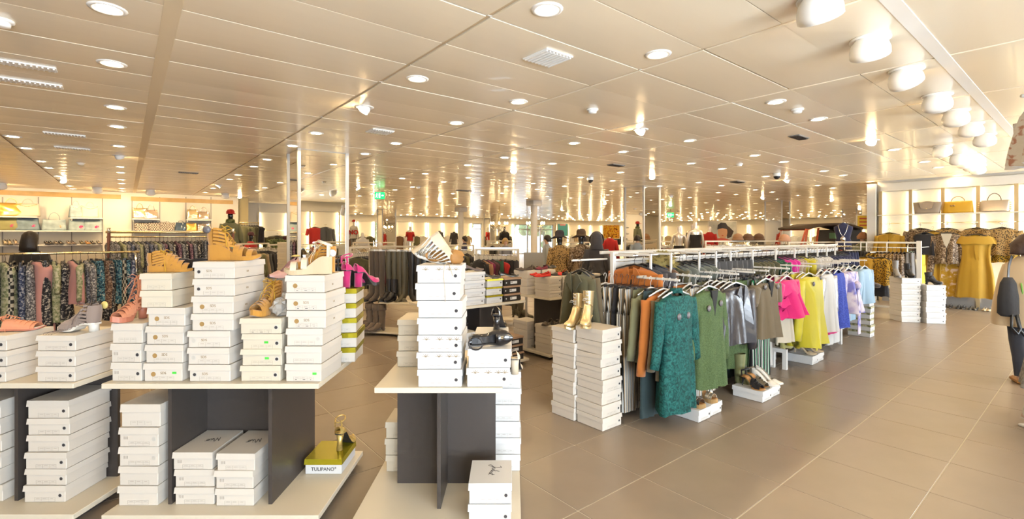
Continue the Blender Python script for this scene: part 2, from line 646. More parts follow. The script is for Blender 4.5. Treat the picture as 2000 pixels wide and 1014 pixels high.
# tilted gimbal cup: half sunk, mouth turned sideways
m = MB()
rings = []
for (r, z) in ((.045, .03), (.06, .01), (.064, -.02), (.060, -.032)):
    rings.append([(r * math.cos(2 * math.pi * k / 16), r * math.sin(2 * math.pi * k / 16), z) for k in range(16)])
cup_me = m.loft(rings, True, False).mesh('gimbal_cup', LAMPRIM)
cuplens_me = MB().add([(.056 * math.cos(2 * math.pi * k / 10), .056 * math.sin(2 * math.pi * k / 10), -.026) for k in range(10)], [tuple(reversed(range(10)))]).mesh('lens', LAMP)


ROWS_U = sorted([1.87 + 3.02 * k for k in range(-4, 14)] + [2.95 + 3.03 * k for k in range(-4, 13)])
ROWS_V = sorted([2.0 + 2.68 * k for k in range(-2, 11)] + [3.56 + 2.70 * k for k in range(-2, 10)])
lamps = []
for a, u in enumerate(ROWS_U):
    for b, v in enumerate(ROWS_V):
        if not (U0 + .4 < u < U1 - .4 and REAR_V + .3 < v < V1 - .4):
            continue
        if (u < 3.2 and v > LWV - .3) or (u < 7.8 and v > 21.2):
            continue
        if .3 < v < 1.35 and u > 2.5:
            continue
        c = W(u, v, CEIL)
        vis = in_view(c, 0.02) and c.y > 2
        lamps.append((not vis, c.length, a, b, u, v))
lamps.sort()
seen = {}
far_lens, far_rim = MB(), MB()
for k, (hid, d, a, b, u, v) in enumerate(lamps):
    if not hid and k < 296:
        if d > 17 and (a * 7 + b * 3) % 4 == 0:
            continue
        j = seen[a] = seen.get(a, 0) + 1
        e = empty('downlight', W(u, v, CEIL), random.uniform(0, 6.28), '%s recessed downlight from the camera in the %s ceiling row from the wall of handbags' % (nth(j), nth(a + 1)), 'downlight', 'recessed ceiling downlights')
        obj('rim', rim_me, e)
        if (a * 5 + b * 3) % 7 == 2:
            cp = obj('gimbal_cup', cup_me, e, rot=(math.radians(38), 0, 0), loc=(0, 0, -.012))
            obj('lens', cuplens_me, cp)
        else:
            obj('lens', lens_me, e)
    else:
        if hid and (a + b) % 2:
            continue
        p = W(u, v, CEIL - .007)
        far_lens.add([(p.x + .06 * math.cos(2 * math.pi * q / 6), p.y + .06 * math.sin(2 * math.pi * q / 6), p.z) for q in range(6)], [tuple(reversed(range(6)))])
e = tag(obj('far_downlight_field', far_lens, material=LAMP), 'far rows of small recessed downlights in the ceiling', 'downlight', 'recessed ceiling downlights', 'stuff')

# ball spotlights along the right of the ceiling
m = MB()
rings = []
for (r, z) in ((.02, .13), (.065, .115), (.098, .075), (.112, .03), (.112, -.01), (.104, -.012)):
    rings.append([(r * math.cos(2 * math.pi * k / 18), r * math.sin(2 * math.pi * k / 18), z) for k in range(18)])
ball_me = m.loft(rings, True, False).mesh('spot_shell', LAMPRIM)
blens_me = MB().add([(.1 * math.cos(2 * math.pi * k / 12), .1 * math.sin(2 * math.pi * k / 12), -.004) for k in range(12)], [tuple(reversed(range(12)))]).mesh('lens', emit('spot_glow', LAMP_COL, 12.0))
plate_me = MB().lathe([(.115, 0), (.115, -.012), (.10, -.016)], 18).mesh('ceiling_plate', LAMPRIM)


blens2_me = blens_me.copy()
blens2_me.materials.clear()
blens2_me.materials.append(emit('wall_spot_glow', LAMP_COL, 150.0))


def ball_spot(u, v, ax, tilt, label, lens=None):
    e = empty('ball_spotlight', W(u, v, CEIL - .004), ax, label, 'spotlight', 'white ball spotlights under the ceiling')
    obj('ceiling_plate', plate_me, e)
    s = obj('spot_shell', ball_me, e, (0, 0, -.10), rot=(tilt, 0, 0))
    obj('lens', lens or blens_me, s)


for i, u in enumerate((2.93, 3.80, 4.72, 5.80, 6.68, 7.58, 8.55)):
    ball_spot(u, .97, TH - math.pi / 2 + random.uniform(-.25, .25), math.radians(42 + random.uniform(-6, 6)), '%s white ball spotlight from the camera beside the wide ceiling channel' % nth(i + 1))
for i, u in enumerate((9.2, 10.4, 11.0, 11.6, 12.3)):
    ball_spot(u, 1.48, TH - math.pi / 2, math.radians(40), '%s white ball spotlight in the short row aimed at the lit handbag wall' % nth(i + 1))
for i, u in enumerate((-4.3, -2.4, -.6, .55, 2.4)):
    ball_spot(u, LWV - 1.5, TH, math.radians(38), '%s white ball spotlight from the left above the handbag shelves' % nth(i + 1), blens2_me)

# ------------------------------------------------------------------ shoe boxes
CARD = mat('white_card', (0.77, 0.71, 0.63), 0.55, bump=0.02, bscale=30)
CARDB = mat('cool_white_card', (0.77, 0.765, 0.755), 0.55, bump=0.02, bscale=30)
CARDC = mat('cream_card', (0.76, 0.68, 0.54), 0.55, bump=0.02, bscale=30)
HOLED = mat('hole_dark', (0.05, 0.045, 0.05), 0.7)
HOLEG = mat('hole_gold', (0.46, 0.28, 0.10), 0.5)
HOLEW = mat('hole_pale', (0.66, 0.62, 0.56), 0.6)
EYELET = mat('eyelet_ring', (0.70, 0.67, 0.62), 0.5)
PRINTG = mat('faint_print', (0.52, 0.46, 0.40), 0.7)
PRINTK = mat('dark_print', (0.08, 0.07, 0.07), 0.7)
PRINTGOLD = mat('gold_print', (0.36, 0.25, 0.12), 0.5)
STICK = mat('green_sticker', (0.10, 0.75, 0.08), 0.6)
GOLDLID = mat('olive_gold_foil', (0.42, 0.36, 0.02), 0.22, metal=0.65)
KRAFT = mat('bronze_card', (0.42, 0.26, 0.16), 0.5)
BLACKCARD = mat('black_card', (0.03, 0.025, 0.025), 0.5)
LABELW = mat('paper_label_white', (0.85, 0.84, 0.82), 0.6)
_BX = {}


def box_meshes(w, d, h, lh, seed=0):
    k = (round(w, 3), round(d, 3), round(h, 3), round(lh, 3), seed % 3)
    if k not in _BX:
        t = 0.005
        b = MB().rbox(-w / 2 + t, w / 2 - t, t, d - t, 0.0005, h - 0.003, .0025)
        rnd = random.Random(seed)
        l = MB()
        q = [rnd.uniform(-.002, .002) for _ in range(4)]
        x0, x1, y0, y1, z0, z1 = -w / 2, w / 2, 0, d, h - lh, h - .0005
        l.add([(x0, y0 - abs(q[0]), z0), (x1, y0 - abs(q[1]), z0), (x1, y1, z0 + q[2]), (x0, y1, z0 + q[3]), (x0 + .002, y0 + .002, z1), (x1 - .002, y0 + .002, z1), (x1 - .002, y1 - .002, z1), (x0 + .002, y1 - .002, z1)],
              [(0, 3, 2, 1), (4, 5, 6, 7), (0, 1, 5, 4), (1, 2, 6, 5), (2, 3, 7, 6), (3, 0, 4, 7)])
        _BX[k] = (b.mesh('base'), l.mesh('lid'))
        for me in _BX[k]:
            me.materials.append(CARD)
    return _BX[k]


hole_me = MB().lathe([(.0085, 0), (.0085, .0010)], 14, False).mesh('finger_hole')
ring_me = MB().lathe([(.0125, 0), (.0120, .0007)], 16, False).mesh('eyelet')
big_me = MB().lathe([(.0125, 0), (.0125, .0009)], 18, False).mesh('gold_dot')
m = MB()
for (x0, x1, z0, z1) in ((-.06, .06, .010, .0108), (-.06, .06, -.0108, -.010), (-.06, .06, .0005, .0012), (-.06, -.0592, -.0108, .0108), (.0592, .06, -.0108, .0108), (-.02, -.0192, -.0108, .0108), (.022, .0228, -.0108, .0108),
                         (-.05, -.03, .004, .006), (-.012, .008, .004, .006), (.032, .048, .004, .006)):
    m.box(x0, x1, -.0006, 0, z0, z1)
grid_me = m.mesh('printed_table')
m = MB()
for (x0, x1, z0, z1) in ((-.048, -.038, -.006, -.0035), (-.004, .010, -.006, -.0035), (.038, .043, -.006, -.0035)):
    m.box(x0, x1, -.0007, 0, z0, z1)
mark_me = m.mesh('stamped_marks')
m = MB()
for i in range(7):
    m.box(-.012 + i * .0036, -.012 + i * .0036 + random.choice((.001, .0018, .0026)), -.0006, 0, -.008, .008)
code_me = m.mesh('bar_code')
stick_me = MB().box(-.011, .011, -.0008, 0, -.006, .006).mesh('price_sticker')
plabel_me = MB().box(-.05, .05, -.0008, 0, -.016, .016).mesh('paper_label')
# gold fern print for lids
m = MB()
for cx in (-.07, 0.0, .055, .09):
    for a in (-70, -35, 0, 35, 70):
        r = math.radians(a)
        p0 = Vector((cx, -.0008, -.010))
        p1 = p0 + Vector((math.sin(r) * .022, 0, math.cos(r) * .018))
        m.ribbon([p0, (p0 + p1) / 2 + Vector((0, 0, .002)), p1], .0022, .0006, (0, -1, 0))
fern_me = m.mesh('gold_fern_print')


def stroke_mesh(name, strokes, sx, sy, w=.003):
    """hand lettering on a lid: strokes in unit coordinates, laid in the x-y plane"""
    m = MB()
    for s in strokes:
        pts = []
        n = len(s)
        for i in range(n - 1):
            p0, p1, p2, p3 = s[max(i - 1, 0)], s[i], s[i + 1], s[min(i + 2, n - 1)]
            for k in range(5):
                t = k / 5
                pts.append([0.5 * ((2 * p1[c]) + (-p0[c] + p2[c]) * t + (2 * p0[c] - 5 * p1[c] + 4 * p2[c] - p3[c]) * t * t + (-p0[c] + 3 * p1[c] - 3 * p2[c] + p3[c]) * t ** 3) for c in (0, 1)])
        pts.append(s[-1])
        m.ribbon([(p[0] * sx, p[1] * sy, .0005) for p in pts], w, .0008, (0, 0, 1))
    return m.mesh(name)


MIO = stroke_mesh('hand_lettering', [[(-.5, -.2), (-.42, .45), (-.34, .1), (-.28, -.15), (-.2, .3), (-.1, .45), (-.06, .0), (0, -.2), (.1, .1), (.1, -.1), (.18, -.2), (.28, .0), (.36, .1), (.30, -.15), (.40, -.18), (.46, .0), (.38, .1), (.6, .12)], [(.11, .3), (.13, .32)]], .072, .072, .0032)
JULIET = stroke_mesh('hand_lettering', [[(-.5, .35), (-.38, .5), (-.32, .2), (-.40, -.5), (-.52, -.35), (-.3, -.05), (-.22, .1), (-.22, -.12), (-.12, -.1), (-.1, .1), (-.08, -.1), (.0, .1), (.06, .5), (.02, .3), (.06, -.12), (.14, .08), (.15, -.1), (.22, -.05), (.3, .08), (.25, -.1), (.36, -.1), (.44, .3), (.42, -.1), (.52, -.08)], [(.36, .14), (.52, .16)], [(.15, .22), (.16, .24)]], .105, .075, .0022)
SDS_ME = text_mesh('SDS', .019, .0004)
SDS_S = text_mesh('SDS', .014, .0004)


def shoe_box(x, y, z, w, d, h, label, group, rz=0.0, lh=None, card=None, lidm=None, hole=None, logo=False, table=True, sticker=None, fern=False, code=False, plabel=False, marks=False, side_logo=False, lid_text=None, seed=0, open_lid=False, name='shoe_box', table_mat=None):
    """front face centred on (x, y), facing the box's own -y"""
    lh = lh or h * .34
    card = card or CARD
    e = empty(name, (x, y, z), rz, label, 'shoe box', group)
    bm_, lm_ = box_meshes(w, d, h, lh, seed)
    base = obj('base', bm_, e, material=card)
    if open_lid:
        lid = obj('lid', lm_, e, (0, -.012, .006), rot=(math.radians(-3), 0, 0), material=lidm or card)
    else:
        lid = obj('lid', lm_, e, material=lidm or card)
    fz = (h - lh)
    k = min(1.0, w / .21)
    yb = .0045
    if hole:
        side, hm = hole
        hx = math.copysign(.25 if hm is HOLEG else .36, side) * w
        if hm is HOLEG:
            obj('gold_dot', big_me, base, (hx, yb, fz * .60), rot=FRONT, material=hm, scale=(k, k, 1))
        else:
            obj('eyelet', ring_me, base, (hx, yb + .0002, fz * .62), rot=FRONT, material=EYELET)
            obj('finger_hole', hole_me, base, (hx, yb - .0002, fz * .62), rot=FRONT, material=hm)
    if logo:
        obj('lettering', SDS_ME, base, (.0 if hole and hole[1] is HOLEG else -.12 * w, yb, fz * .68), rot=FRONT, material=PRINTGOLD)
    if side_logo:
        obj('lettering', SDS_S, base, (w / 2 - .0045, d * .42, fz * .55), rot=(math.pi / 2, 0, math.pi / 2), material=PRINTGOLD)
    if table:
        obj('printed_table', grid_me, base, (.0, yb + .0002, fz * .26), material=table_mat or PRINTG, scale=(k * .95, 1, min(1, fz / .05)))
        if marks:
            obj('stamped_marks', mark_me, base, (0, yb + .0002, fz * .26), material=PRINTK, scale=(k, 1, 1))
    if code:
        obj('bar_code', code_me, base, (-w * .33, yb + .0002, fz * .70), material=PRINTG)
    if sticker is not None:
        obj('price_sticker', stick_me, base, (sticker * w, yb, fz * .70), material=STICK)
    if plabel:
        obj('paper_label', plabel_me, base, (.012, yb, fz * .5), material=LABELW, scale=(k, 1, min(1, fz / .045)))
        obj('bar_code', code_me, base, (-.02, yb - .0012, fz * .55), material=PRINTK)
        obj('white_dot', hole_me, base, (-w * .38, yb, fz * .5), rot=FRONT, material=LABELW)
    if fern:
        obj('gold_fern_print', fern_me, lid, (0, -.0005, h - lh * .5), material=PRINTGOLD, scale=(w / .24, 1, min(1.0, lh / .032)))
    if lid_text:
        tm, tx, ty, ta, tmat = lid_text
        obj('hand_lettering', tm, lid, (tx, ty, h), ta, material=tmat)
    return e


def stack(where, x0, x1, y, d, z, hs, desc='plain white shoe box', group='shoe boxes', rz=0.0, jit=.006, styles=None, tilt=0.0, **kw):
    """boxes listed from the bottom up; styles: one dict for each box (or None)"""
    zz = z
    n = len(hs)
    rnd = random.Random(int(x0 * 1000) + n)
    for i, h in enumerate(hs):
        st = dict(kw)
        if styles and styles[i % len(styles)]:
            st.update(styles[i % len(styles)])
        dsc = st.pop('desc', desc)
        dx = st.pop('dx', 0.0)
        ww = st.pop('w', x1 - x0)
        dd = st.pop('d', d)
        rr = st.pop('rz', rz)
        pos = 'lowest' if i == 0 and n > 1 else 'topmost' if i == n - 1 and n > 1 else 'alone' if n == 1 else nth(i + 1) + ' up'
        lab = '%s, %s %s' % (dsc, pos, where)
        cx = (x0 + x1) / 2 + rnd.uniform(-jit, jit) + dx
        shoe_box(cx, y + rnd.uniform(0, jit), zz, ww, dd, h - .0005, lab, group, rr + rnd.uniform(-.022, .022), seed=i, **st)
        zz += h + .0005
    return zz


HD, HG, HP = (lambda s: (s, HOLED)), (lambda s: (s, HOLEG)), (lambda s: (s, HOLEW))


# ------------------------------------------------------------------ display tables
def table_frontal(name, x0, x1, y0, y1, zt, label, base_dx=(0, 0), fins=(), cross=None, zb=.071, group='low shoe display tables', y0b=None):
    e = empty(name, ((x0 + x1) / 2, (y0 + y1) / 2, 0), 0, label, 'display table', group)
    ox, oy = -(x0 + x1) / 2, -(y0 + y1) / 2
    y0b = y0 if y0b is None else y0b
    obj('table_top', MB().rbox(x0 + ox, x1 + ox, y0 + oy, y1 + oy, zt - .028, zt, .002), e, material=CREAM)
    obj('under_strip', MB().box(x0 + ox + .04, x1 + ox - .04, y0 + oy + .03, y1 + oy - .03, zt - .034, zt - .028), e, material=WHITE)
    obj('base_shelf', MB().rbox(x0 + base_dx[0] + ox, x1 + base_dx[1] + ox, y0b + oy, y1 + oy, zb - .03, zb, .002), e, material=CREAM)
    obj('plinth', MB().box(x0 + base_dx[0] + ox + .05, x1 + base_dx[1] + ox - .05, y0b + oy + .05, y1 + oy - .05, 0, zb - .03), e, material=DARK)
    for (fx, fy0, fy1) in fins:
        obj('upright_panel', MB().box(fx - .010 + ox, fx + .010 + ox, fy0 + oy, fy1 + oy, zb, zt - .034), e, material=DARK)
    if cross:
        cx0, cx1, cy = cross
        xs = [cx0] + [f[0] for f in fins if cx0 < f[0] < cx1] + [cx1]
        for i in range(len(xs) - 1):
            obj('upright_panel', MB().box(xs[i] + (.0105 if i else 0) + ox, xs[i + 1] - (.0105 if i < len(xs) - 2 else 0) + ox, cy - .010 + oy, cy + .010 + oy, zb, zt - .034), e, material=DARK)
    return e


ZT, ZB = .77, .071
table_frontal('display_table', -3.50, -2.335, 2.547, 3.30, ZT, 'low cream display table with shoe boxes at the left edge of the picture', fins=((-2.775, 2.68, 3.22),), cross=(-3.1, -2.43, 2.96))
table_frontal('display_table', -2.18, -1.027, 2.54, 3.30, ZT, 'low cream display table with grey uprights carrying the SDS boxes', fins=((-1.89, 2.645, 3.22), (-1.336, 2.645, 3.22)), cross=(-1.89, -1.336, 2.965))
table_frontal('display_table', -.712, -.05, 2.473, 3.28, ZT, 'narrow cream display table with crossed grey panels in the centre', base_dx=(-.125, .097), fins=((-.397, 2.60, 3.2),), cross=(-.687, -.0985, 2.88), y0b=2.30)

G = 'white shoe boxes on the display tables'
# left table
stack('of three at the left table edge', -2.95, -2.708, 2.56, .27, ZT, [.083, .083, .083], 'white shoe box with dark hole', G, hole=HD(.45))
stack('of the three under the grey laced shoes', -2.557, -2.341, 2.565, .26, ZT, [.083, .083, .083], 'white shoe box with dark hole', G, styles=[dict(hole=HD(.33), table=True)])
stack('in the lower pile left of the grey panel', -3.09, -2.845, 2.662, .28, ZB, [.094, .091, .092, .094, .092, .1], 'white shoe box', G, hole=HD(.44))
stack('in the lower pile right of the grey panel', -2.719, -2.483, 2.655, .285, ZB, [.094, .092, .093, .094, .093, .1], 'long white shoe box', G, hole=HD(.40), tilt=.01,
      styles=[dict(dx=0), dict(dx=.003), dict(dx=.008), dict(dx=.016), dict(dx=.02), dict(dx=.022)])
# SDS table, top
stack('in the pile under the coral sandal', -2.162, -1.992, 2.575, .26, ZT, [.102, .102, .108], 'white shoe box', G, styles=[dict(hole=HD(.3), code=True), dict(hole=HD(.36), code=True), dict()])
z = stack('in the four below the cream pair', -1.982, -1.772, 2.575, .30, ZT, [.099, .099, .099, .099], 'white SDS shoe box with gold dot', G, styles=[dict(sticker=.28, dx=.002), dict(dx=-.003), dict(dx=.003), dict(dx=.012)], hole=HG(-.55), logo=True, side_logo=True)
stack('of the two under the tan laced shoe', -2.0, -1.832, 2.575, .26, z, [.092, .092], 'cream shoe box', G, rz=math.radians(4), card=CARDC)
stack('in the pile under the large tan wedge', -1.722, -1.492, 2.57, .31, ZT, [.092, .09, .09, .092, .094, .093, .092], 'white SDS shoe box', G, logo=True, side_logo=True,
      styles=[dict(hole=HD(-.6), dx=-.02), dict(hole=HP(-.6), dx=-.02), dict(hole=HP(-.6), dx=-.02), dict(hole=HG(-.55)), dict(hole=HG(-.55), dx=-.004), dict(hole=HD(-.6), dx=.006), dict(hole=HD(-.6), dx=.003)])
stack('under the gladiator sandal', -1.462, -1.242, 2.575, .29, ZT, [.085, .085, .085, .085], 'cream shoe box', G, card=CARDC,
      styles=[dict(hole=HD(.5), desc='cream shoe box with printed table'), dict(hole=HD(.5), sticker=.12, dx=-.001, open_lid=True), dict(hole=HD(.5), sticker=.10), dict(hole=HD(.62), marks=True, w=.225)])
stack('in the pile standing behind the gladiator sandal', -1.45, -1.245, 2.90, .26, ZT, [.105] * 5, 'white shoe box', G)
stack('under the beige wedge', -1.222, -1.022, 2.57, .30, ZT, [.096, .095, .095, .095, .095, .094], 'white SDS shoe box', G,
      styles=[dict(sticker=.30, marks=True, desc='white shoe box with green sticker'), dict(desc='white shoe box without lettering'), dict(hole=HP(.5), desc='white shoe box with pale hole'), dict(hole=HG(-.6), logo=True, side_logo=True, dx=.012, w=.215, marks=True), dict(hole=HG(-.55), logo=True, side_logo=True, dx=.014, w=.22, marks=True), dict(hole=HG(-.5), dx=.008, w=.215, side_logo=True, marks=True)])
stack('in the stack under the magenta pumps', -1.15, -.965, 2.955, .29, ZT, [.091] * 5, 'white shoe box with olive gold lid', 'gold lidded boxes', rz=math.radians(8), lidm=GOLDLID, hole=HP(-.3))
# SDS table, below
stack('in the lower pile left of the upright', -2.160, -1.938, 2.622, .30, ZB, [.11, .107, .107, .107, .126], 'white shoe box', G, styles=[dict(), dict(), dict(hole=HP(.35), code=True), dict(hole=HP(.38), code=True), dict(dx=.005)])
stack('in the left pile between the uprights', -1.868, -1.645, 2.637, .305, ZB, [.096, .096, .097], 'white shoe box', G, code=True, styles=[None, None, dict(lid_text=(MIO, .01, .17, math.radians(205), PRINTK), desc='white shoe box with Mio lid')])
stack('in the right pile between the uprights', -1.628, -1.412, 2.62, .315, ZB, [.096, .097, .097], 'white shoe box', G, code=True, styles=[None, dict(open_lid=True, d=.30), dict(lid_text=(MIO, .01, .17, math.radians(205), PRINTK), desc='white shoe box with Mio lid')])
tb = shoe_box(-1.174, 2.975, ZB, .236, .27, .094, 'white box with gold foil lid printed TULIPANO below the table end', 'gold lidded boxes', lh=.034, card=CARDB, lidm=GOLDLID, table=False)
obj('lettering', text_mesh('TULIPANO', .030, .0004, .0004), tb, (-.004, .0042, .030), rot=FRONT, material=PRINTK)
obj('lettering', text_mesh('®', .016, .0004), tb, (.075, .0042, .038), rot=FRONT, material=PRINTK)
# centre table
FERN = dict(fern=True, desc='white shoe box with gold fern lid')
stack('in the tall centre pile', -.497, -.262, 2.478, .26, ZT, [.0915, .0885, .0885, .089, .089, .0905, .0925], 'white shoe box with dark hole', G, card=CARDB,
      hole=HD(.42), styles=[None, FERN, FERN, None, None, None, FERN])
stack('of two under the patent pump', -.236, -.007, 2.478, .30, ZT, [.099, .099], 'white shoe box with dark hole', G, card=CARDB, hole=HD(.42), styles=[FERN, None])
stack('behind the black patent shoe', -.225, -.02, 2.80, .27, ZT, [.095, .105], 'plain white shoe box', G, card=CARDB)
stack('left of the tall centre pile', -.690, -.505, 2.86, .28, ZT, [.094, .094, .094], 'cream shoe box', G, card=CARDC)
stack('of the two on the centre base', -.225, 0.0, 2.45, .255, ZB, [.107, .108], 'white shoe box', G, card=CARDB, hole=HD(.42), styles=[dict(desc='white shoe box with eyelet'), dict(lid_text=(JULIET, .01, .14, math.radians(-105), PRINTK), desc='white shoe box with Juliet lid')])
stack('behind the centre right panel', -.15, .055, 3.01, .25, ZB, [.104] * 6, 'cool white shoe box', G, card=CARDB)
stack('behind the centre left panel', -.80, -.585, 3.0, .25, ZB, [.104] * 3, 'cream shoe box', G, card=CARDC)


# ------------------------------------------------------------------ tables further back, turned with the room
def table_room(u0, v0, du, dv, label, zt=.77, zb=.071):
    e = empty('display_table', W(u0, v0, 0), TH, label, 'display table', 'low shoe display tables')
    obj('table_top', MB().rbox(0, du, 0, dv, zt - .028, zt, .002), e, material=CREAM)
    obj('base_shelf', MB().rbox(-.03, du + .03, -.03, dv + .03, zb - .03, zb, .002), e, material=CREAM)
    obj('plinth', MB().box(.03, du - .03, .03, dv - .03, 0, zb - .03), e, material=DARK)
    obj('upright_panel', MB().box(du * .5 - .01, du * .5 + .01, .12, dv * .5 - .011, zb, zt - .028), e, material=DARK)
    obj('upright_panel', MB().box(du * .5 - .01, du * .5 + .01, dv * .5 + .011, dv - .12, zb, zt - .028), e, material=DARK)
    obj('upright_panel', MB().box(.08, du - .08, dv * .5 - .01, dv * .5 + .01, zb, zt - .028), e, material=DARK)
    return e


def rstack(where, u0, u1, v, d, z, hs, desc, group, **kw):
    """stack whose front faces look along -v"""
    p = W((u0 + u1) / 2, v, 0)
    w = u1 - u0
    zz = z
    n = len(hs)
    styles = kw.pop('styles', None)
    jit = kw.pop('jit', .006)
    face = kw.pop('face', 'v')
    rnd = random.Random(int(u0 * 100))
    for i, h in enumerate(hs):
        st = dict(kw)
        if styles and styles[i % len(styles)]:
            st.update(styles[i % len(styles)])
        dsc = st.pop('desc', desc)
        pos = 'lowest' if i == 0 and n > 1 else 'topmost' if i == n - 1 and n > 1 else 'alone' if n == 1 else nth(i + 1) + ' up'
        q = W((u0 + u1) / 2 + rnd.uniform(-jit, jit), v + rnd.uniform(-jit, jit), 0)
        shoe_box(q.x, q.y, zz, w, d, h - .0005, '%s, %s %s' % (dsc, pos, where), group, TH + rnd.uniform(-.03, .03), seed=i, **st)
        zz += h + .0005
    return zz


_p = Vector((-.527, 5.24, 0))
du0, dv0 = UV(_p)
table_room(du0 - .28, dv0, 1.17, .75, 'low display table with black patent shoes on white, gold and bronze boxes')
G2 = 'boxes on the tables further back'
rstack('on the table end under the grey pump', du0 + .03, du0 + .31, dv0 + .03, .24, ZT, [.093] * 4, 'white shoe box with black hole', G2, card=CARDB, hole=HD(.4))
rstack('beside the bronze boxes', du0 + .33, du0 + .565, dv0 + .03, .28, ZT, [.093, .093, .093], 'white shoe box with gold lid', 'gold lidded boxes', card=CARDB, lidm=GOLDLID, hole=HD(.4), lh=.02)
rstack('on the table end under the black loafer', du0 + .585, du0 + .845, dv0 + .03, .28, ZT, [.093, .093, .093], 'black box with bronze lid', 'black and bronze shoe boxes', card=BLACKCARD, lidm=KRAFT, plabel=True, table=False, lh=.022)
rstack('on the base below the loafer', du0 + .575, du0 + .845, dv0 - .02, .28, ZB, [.093, .093, .093], 'black box with bronze lid', 'black and bronze shoe boxes', card=BLACKCARD, lidm=KRAFT, plabel=True, table=False, lh=.022)
rstack('on the base by the black pump', du0 - .05, du0 + .2, dv0 + .02, .28, ZB, [.1, .1, .1, .1], 'plain white shoe box', G2, card=CARDB)
_p = Vector((.471, 5.957, 0))
eu0, ev0 = UV(_p)
table_room(eu0, ev0, 1.5, .75, 'low display table with red and black flat shoes on pale boxes')
rstack('at the near corner under the red shoes', eu0 + .01, eu0 + .22, ev0 + .015, .28, ZT, [.087] * 3, 'white shoe box', G2, hole=HD(.38))
rstack('under the dark red and black shoes', eu0 + .24, eu0 + .48, ev0 + .015, .28, ZT, [.087] * 3, 'white shoe box', G2, hole=HD(.38))
rstack('third pile from the near corner', eu0 + .50, eu0 + .72, ev0 + .015, .28, ZT, [.087] * 3, 'white shoe box', G2, hole=HD(.38))
rstack('fourth pile from the near corner', eu0 + .74, eu0 + .97, ev0 + .015, .28, ZT, [.087] * 3, 'white shoe box', G2)
rstack('at the back corner under black hats', eu0 + .01, eu0 + .25, ev0 + .44, .28, ZT, [.105] * 3, 'white shoe box', G2)
rstack('at the back under the maroon shoes', eu0 + .27, eu0 + .52, ev0 + .44, .28, ZT, [.105] * 3, 'white shoe box', G2)
rstack('on the base corner below the red shoes', eu0 - .01, eu0 + .24, ev0 - .02, .30, ZB, [.115] * 3, 'white shoe box', G2)
rstack('on the base behind the corner pile', eu0 - .01, eu0 + .24, ev0 + .42, .30, ZB, [.115] * 3, 'white shoe box', G2)
rstack('on the base right of the dark panel', eu0 + .85, eu0 + 1.1, ev0 - .02, .30, ZB, [.115] * 5, 'white shoe box', G2)

# ------------------------------------------------------------------ box stacks standing on the floor
G3 = 'white shoe boxes stacked on the floor'
fu, fv = UV(Vector((.713, 3.789, 0)))
rstack('in the floor stack by striped trousers', fu, fu + .243, fv, .285, .001, [.1, .099, .1, .1, .1, .1, .1, .1], 'white shoe box', G3, hole=HD(.36), styles=[None, None, None, None, None, dict(open_lid=True, desc='dented white shoe box'), None, None], jit=.008)
fu, fv = UV(Vector((.5155, 3.996, 0)))
rstack('in the left gold boot stack', fu, fu + .23, fv, .27, .001, [.108, .107, .108, .109, .107, .108, .112], 'white shoe box', G3, jit=.009)
fu, fv = UV(Vector((5.44, 7.26, 0)))
SILVERG = pattern('camouflage_foil', [(.16, .19, .06), (.55, .50, .30), (.75, .73, .65)], 'print', 14, .35)
rstack('in the floor stack by the pale blue tops', fu, fu + .20, fv, .30, .001, [.093] * 8, 'white box with camouflage lid', G3, card=CARDB, lidm=SILVERG, jit=.008, lh=.03, table_mat=PRINTK)
stack('in the left floor stack by the mustard wall', 6.96, 7.27, 8.53, .36, .001, [.098] * 8, 'cool white shoe box', G3, rz=math.radians(-9), card=CARDB, hole=HD(.40), jit=.006)
stack('in the right floor stack by the mustard wall', 7.29, 7.60, 8.40, .34, .001, [.096] * 7, 'cool white shoe box', G3, rz=math.radians(-9), card=CARDB, hole=HD(.40), jit=.006)
# low boxes on the floor that carry single shoes, front faces towards the aisle
for i, (px, py, w, lab) in enumerate(((1365, 827, .27, 'low white box on the floor under the bronze platform sandal'), (1490, 788, .28, 'low white box on the floor under the strappy black heels'), (1587, 714, .27, 'low white box on the floor under the yellow dress'))):
    u, v = UV(ATZ(px, py, 0))
    q = W(u + .10, v, 0)
    shoe_box(q.x, q.y, .001, .20, .29, .10, lab, 'display boxes on the floor', TH, card=CARDB, hole=HD(.38), lh=.04)
    q = W(u + .31, v + .01, 0)
    shoe_box(q.x, q.y, .001, .19, .29, .10, ['low white box on the floor under the silver platform sandal', 'low white box on the floor under the white pumps', 'low white box on the floor behind the yellow dress ties'][i], 'display boxes on the floor', TH, card=CARDB, hole=HD(.38), lh=.04)

# ------------------------------------------------------------------ shoes
TAN = mat('tan_suede', (0.58, 0.27, 0.035), 0.85, sheen=.3, bump=.05, bscale=200)
TAND = mat('tan_leather', (0.46, 0.22, 0.06), 0.6)
CORAL = mat('coral_leather', (0.80, 0.33, 0.18), 0.6)
CORALD = mat('coral_sole', (0.62, 0.22, 0.13), 0.45)
TAUPE = mat('taupe_suede', (0.33, 0.25, 0.21), 0.9, sheen=.3)
TAUPED = mat('dark_taupe', (0.17, 0.13, 0.12), 0.8)
BEIGE = mat('beige_cork_leather', (0.68, 0.53, 0.34), 0.7, bump=.06, bscale=150)
BEIGEL = mat('pale_insole', (0.76, 0.60, 0.40), 0.6)
CREAML = mat('ivory_leather', (0.76, 0.64, 0.48), 0.5)
PATENT = mat('black_patent', (0.012, 0.011, 0.013), 0.12, coat=.6)
BLEATH = mat('black_leather', (0.03, 0.027, 0.028), 0.45)
MAGENTA = mat('magenta_suede', (0.62, 0.01, 0.16), 0.8, sheen=.4)
GOLDL = mat('gold_leather', (0.74, 0.60, 0.34), 0.3, metal=.75)
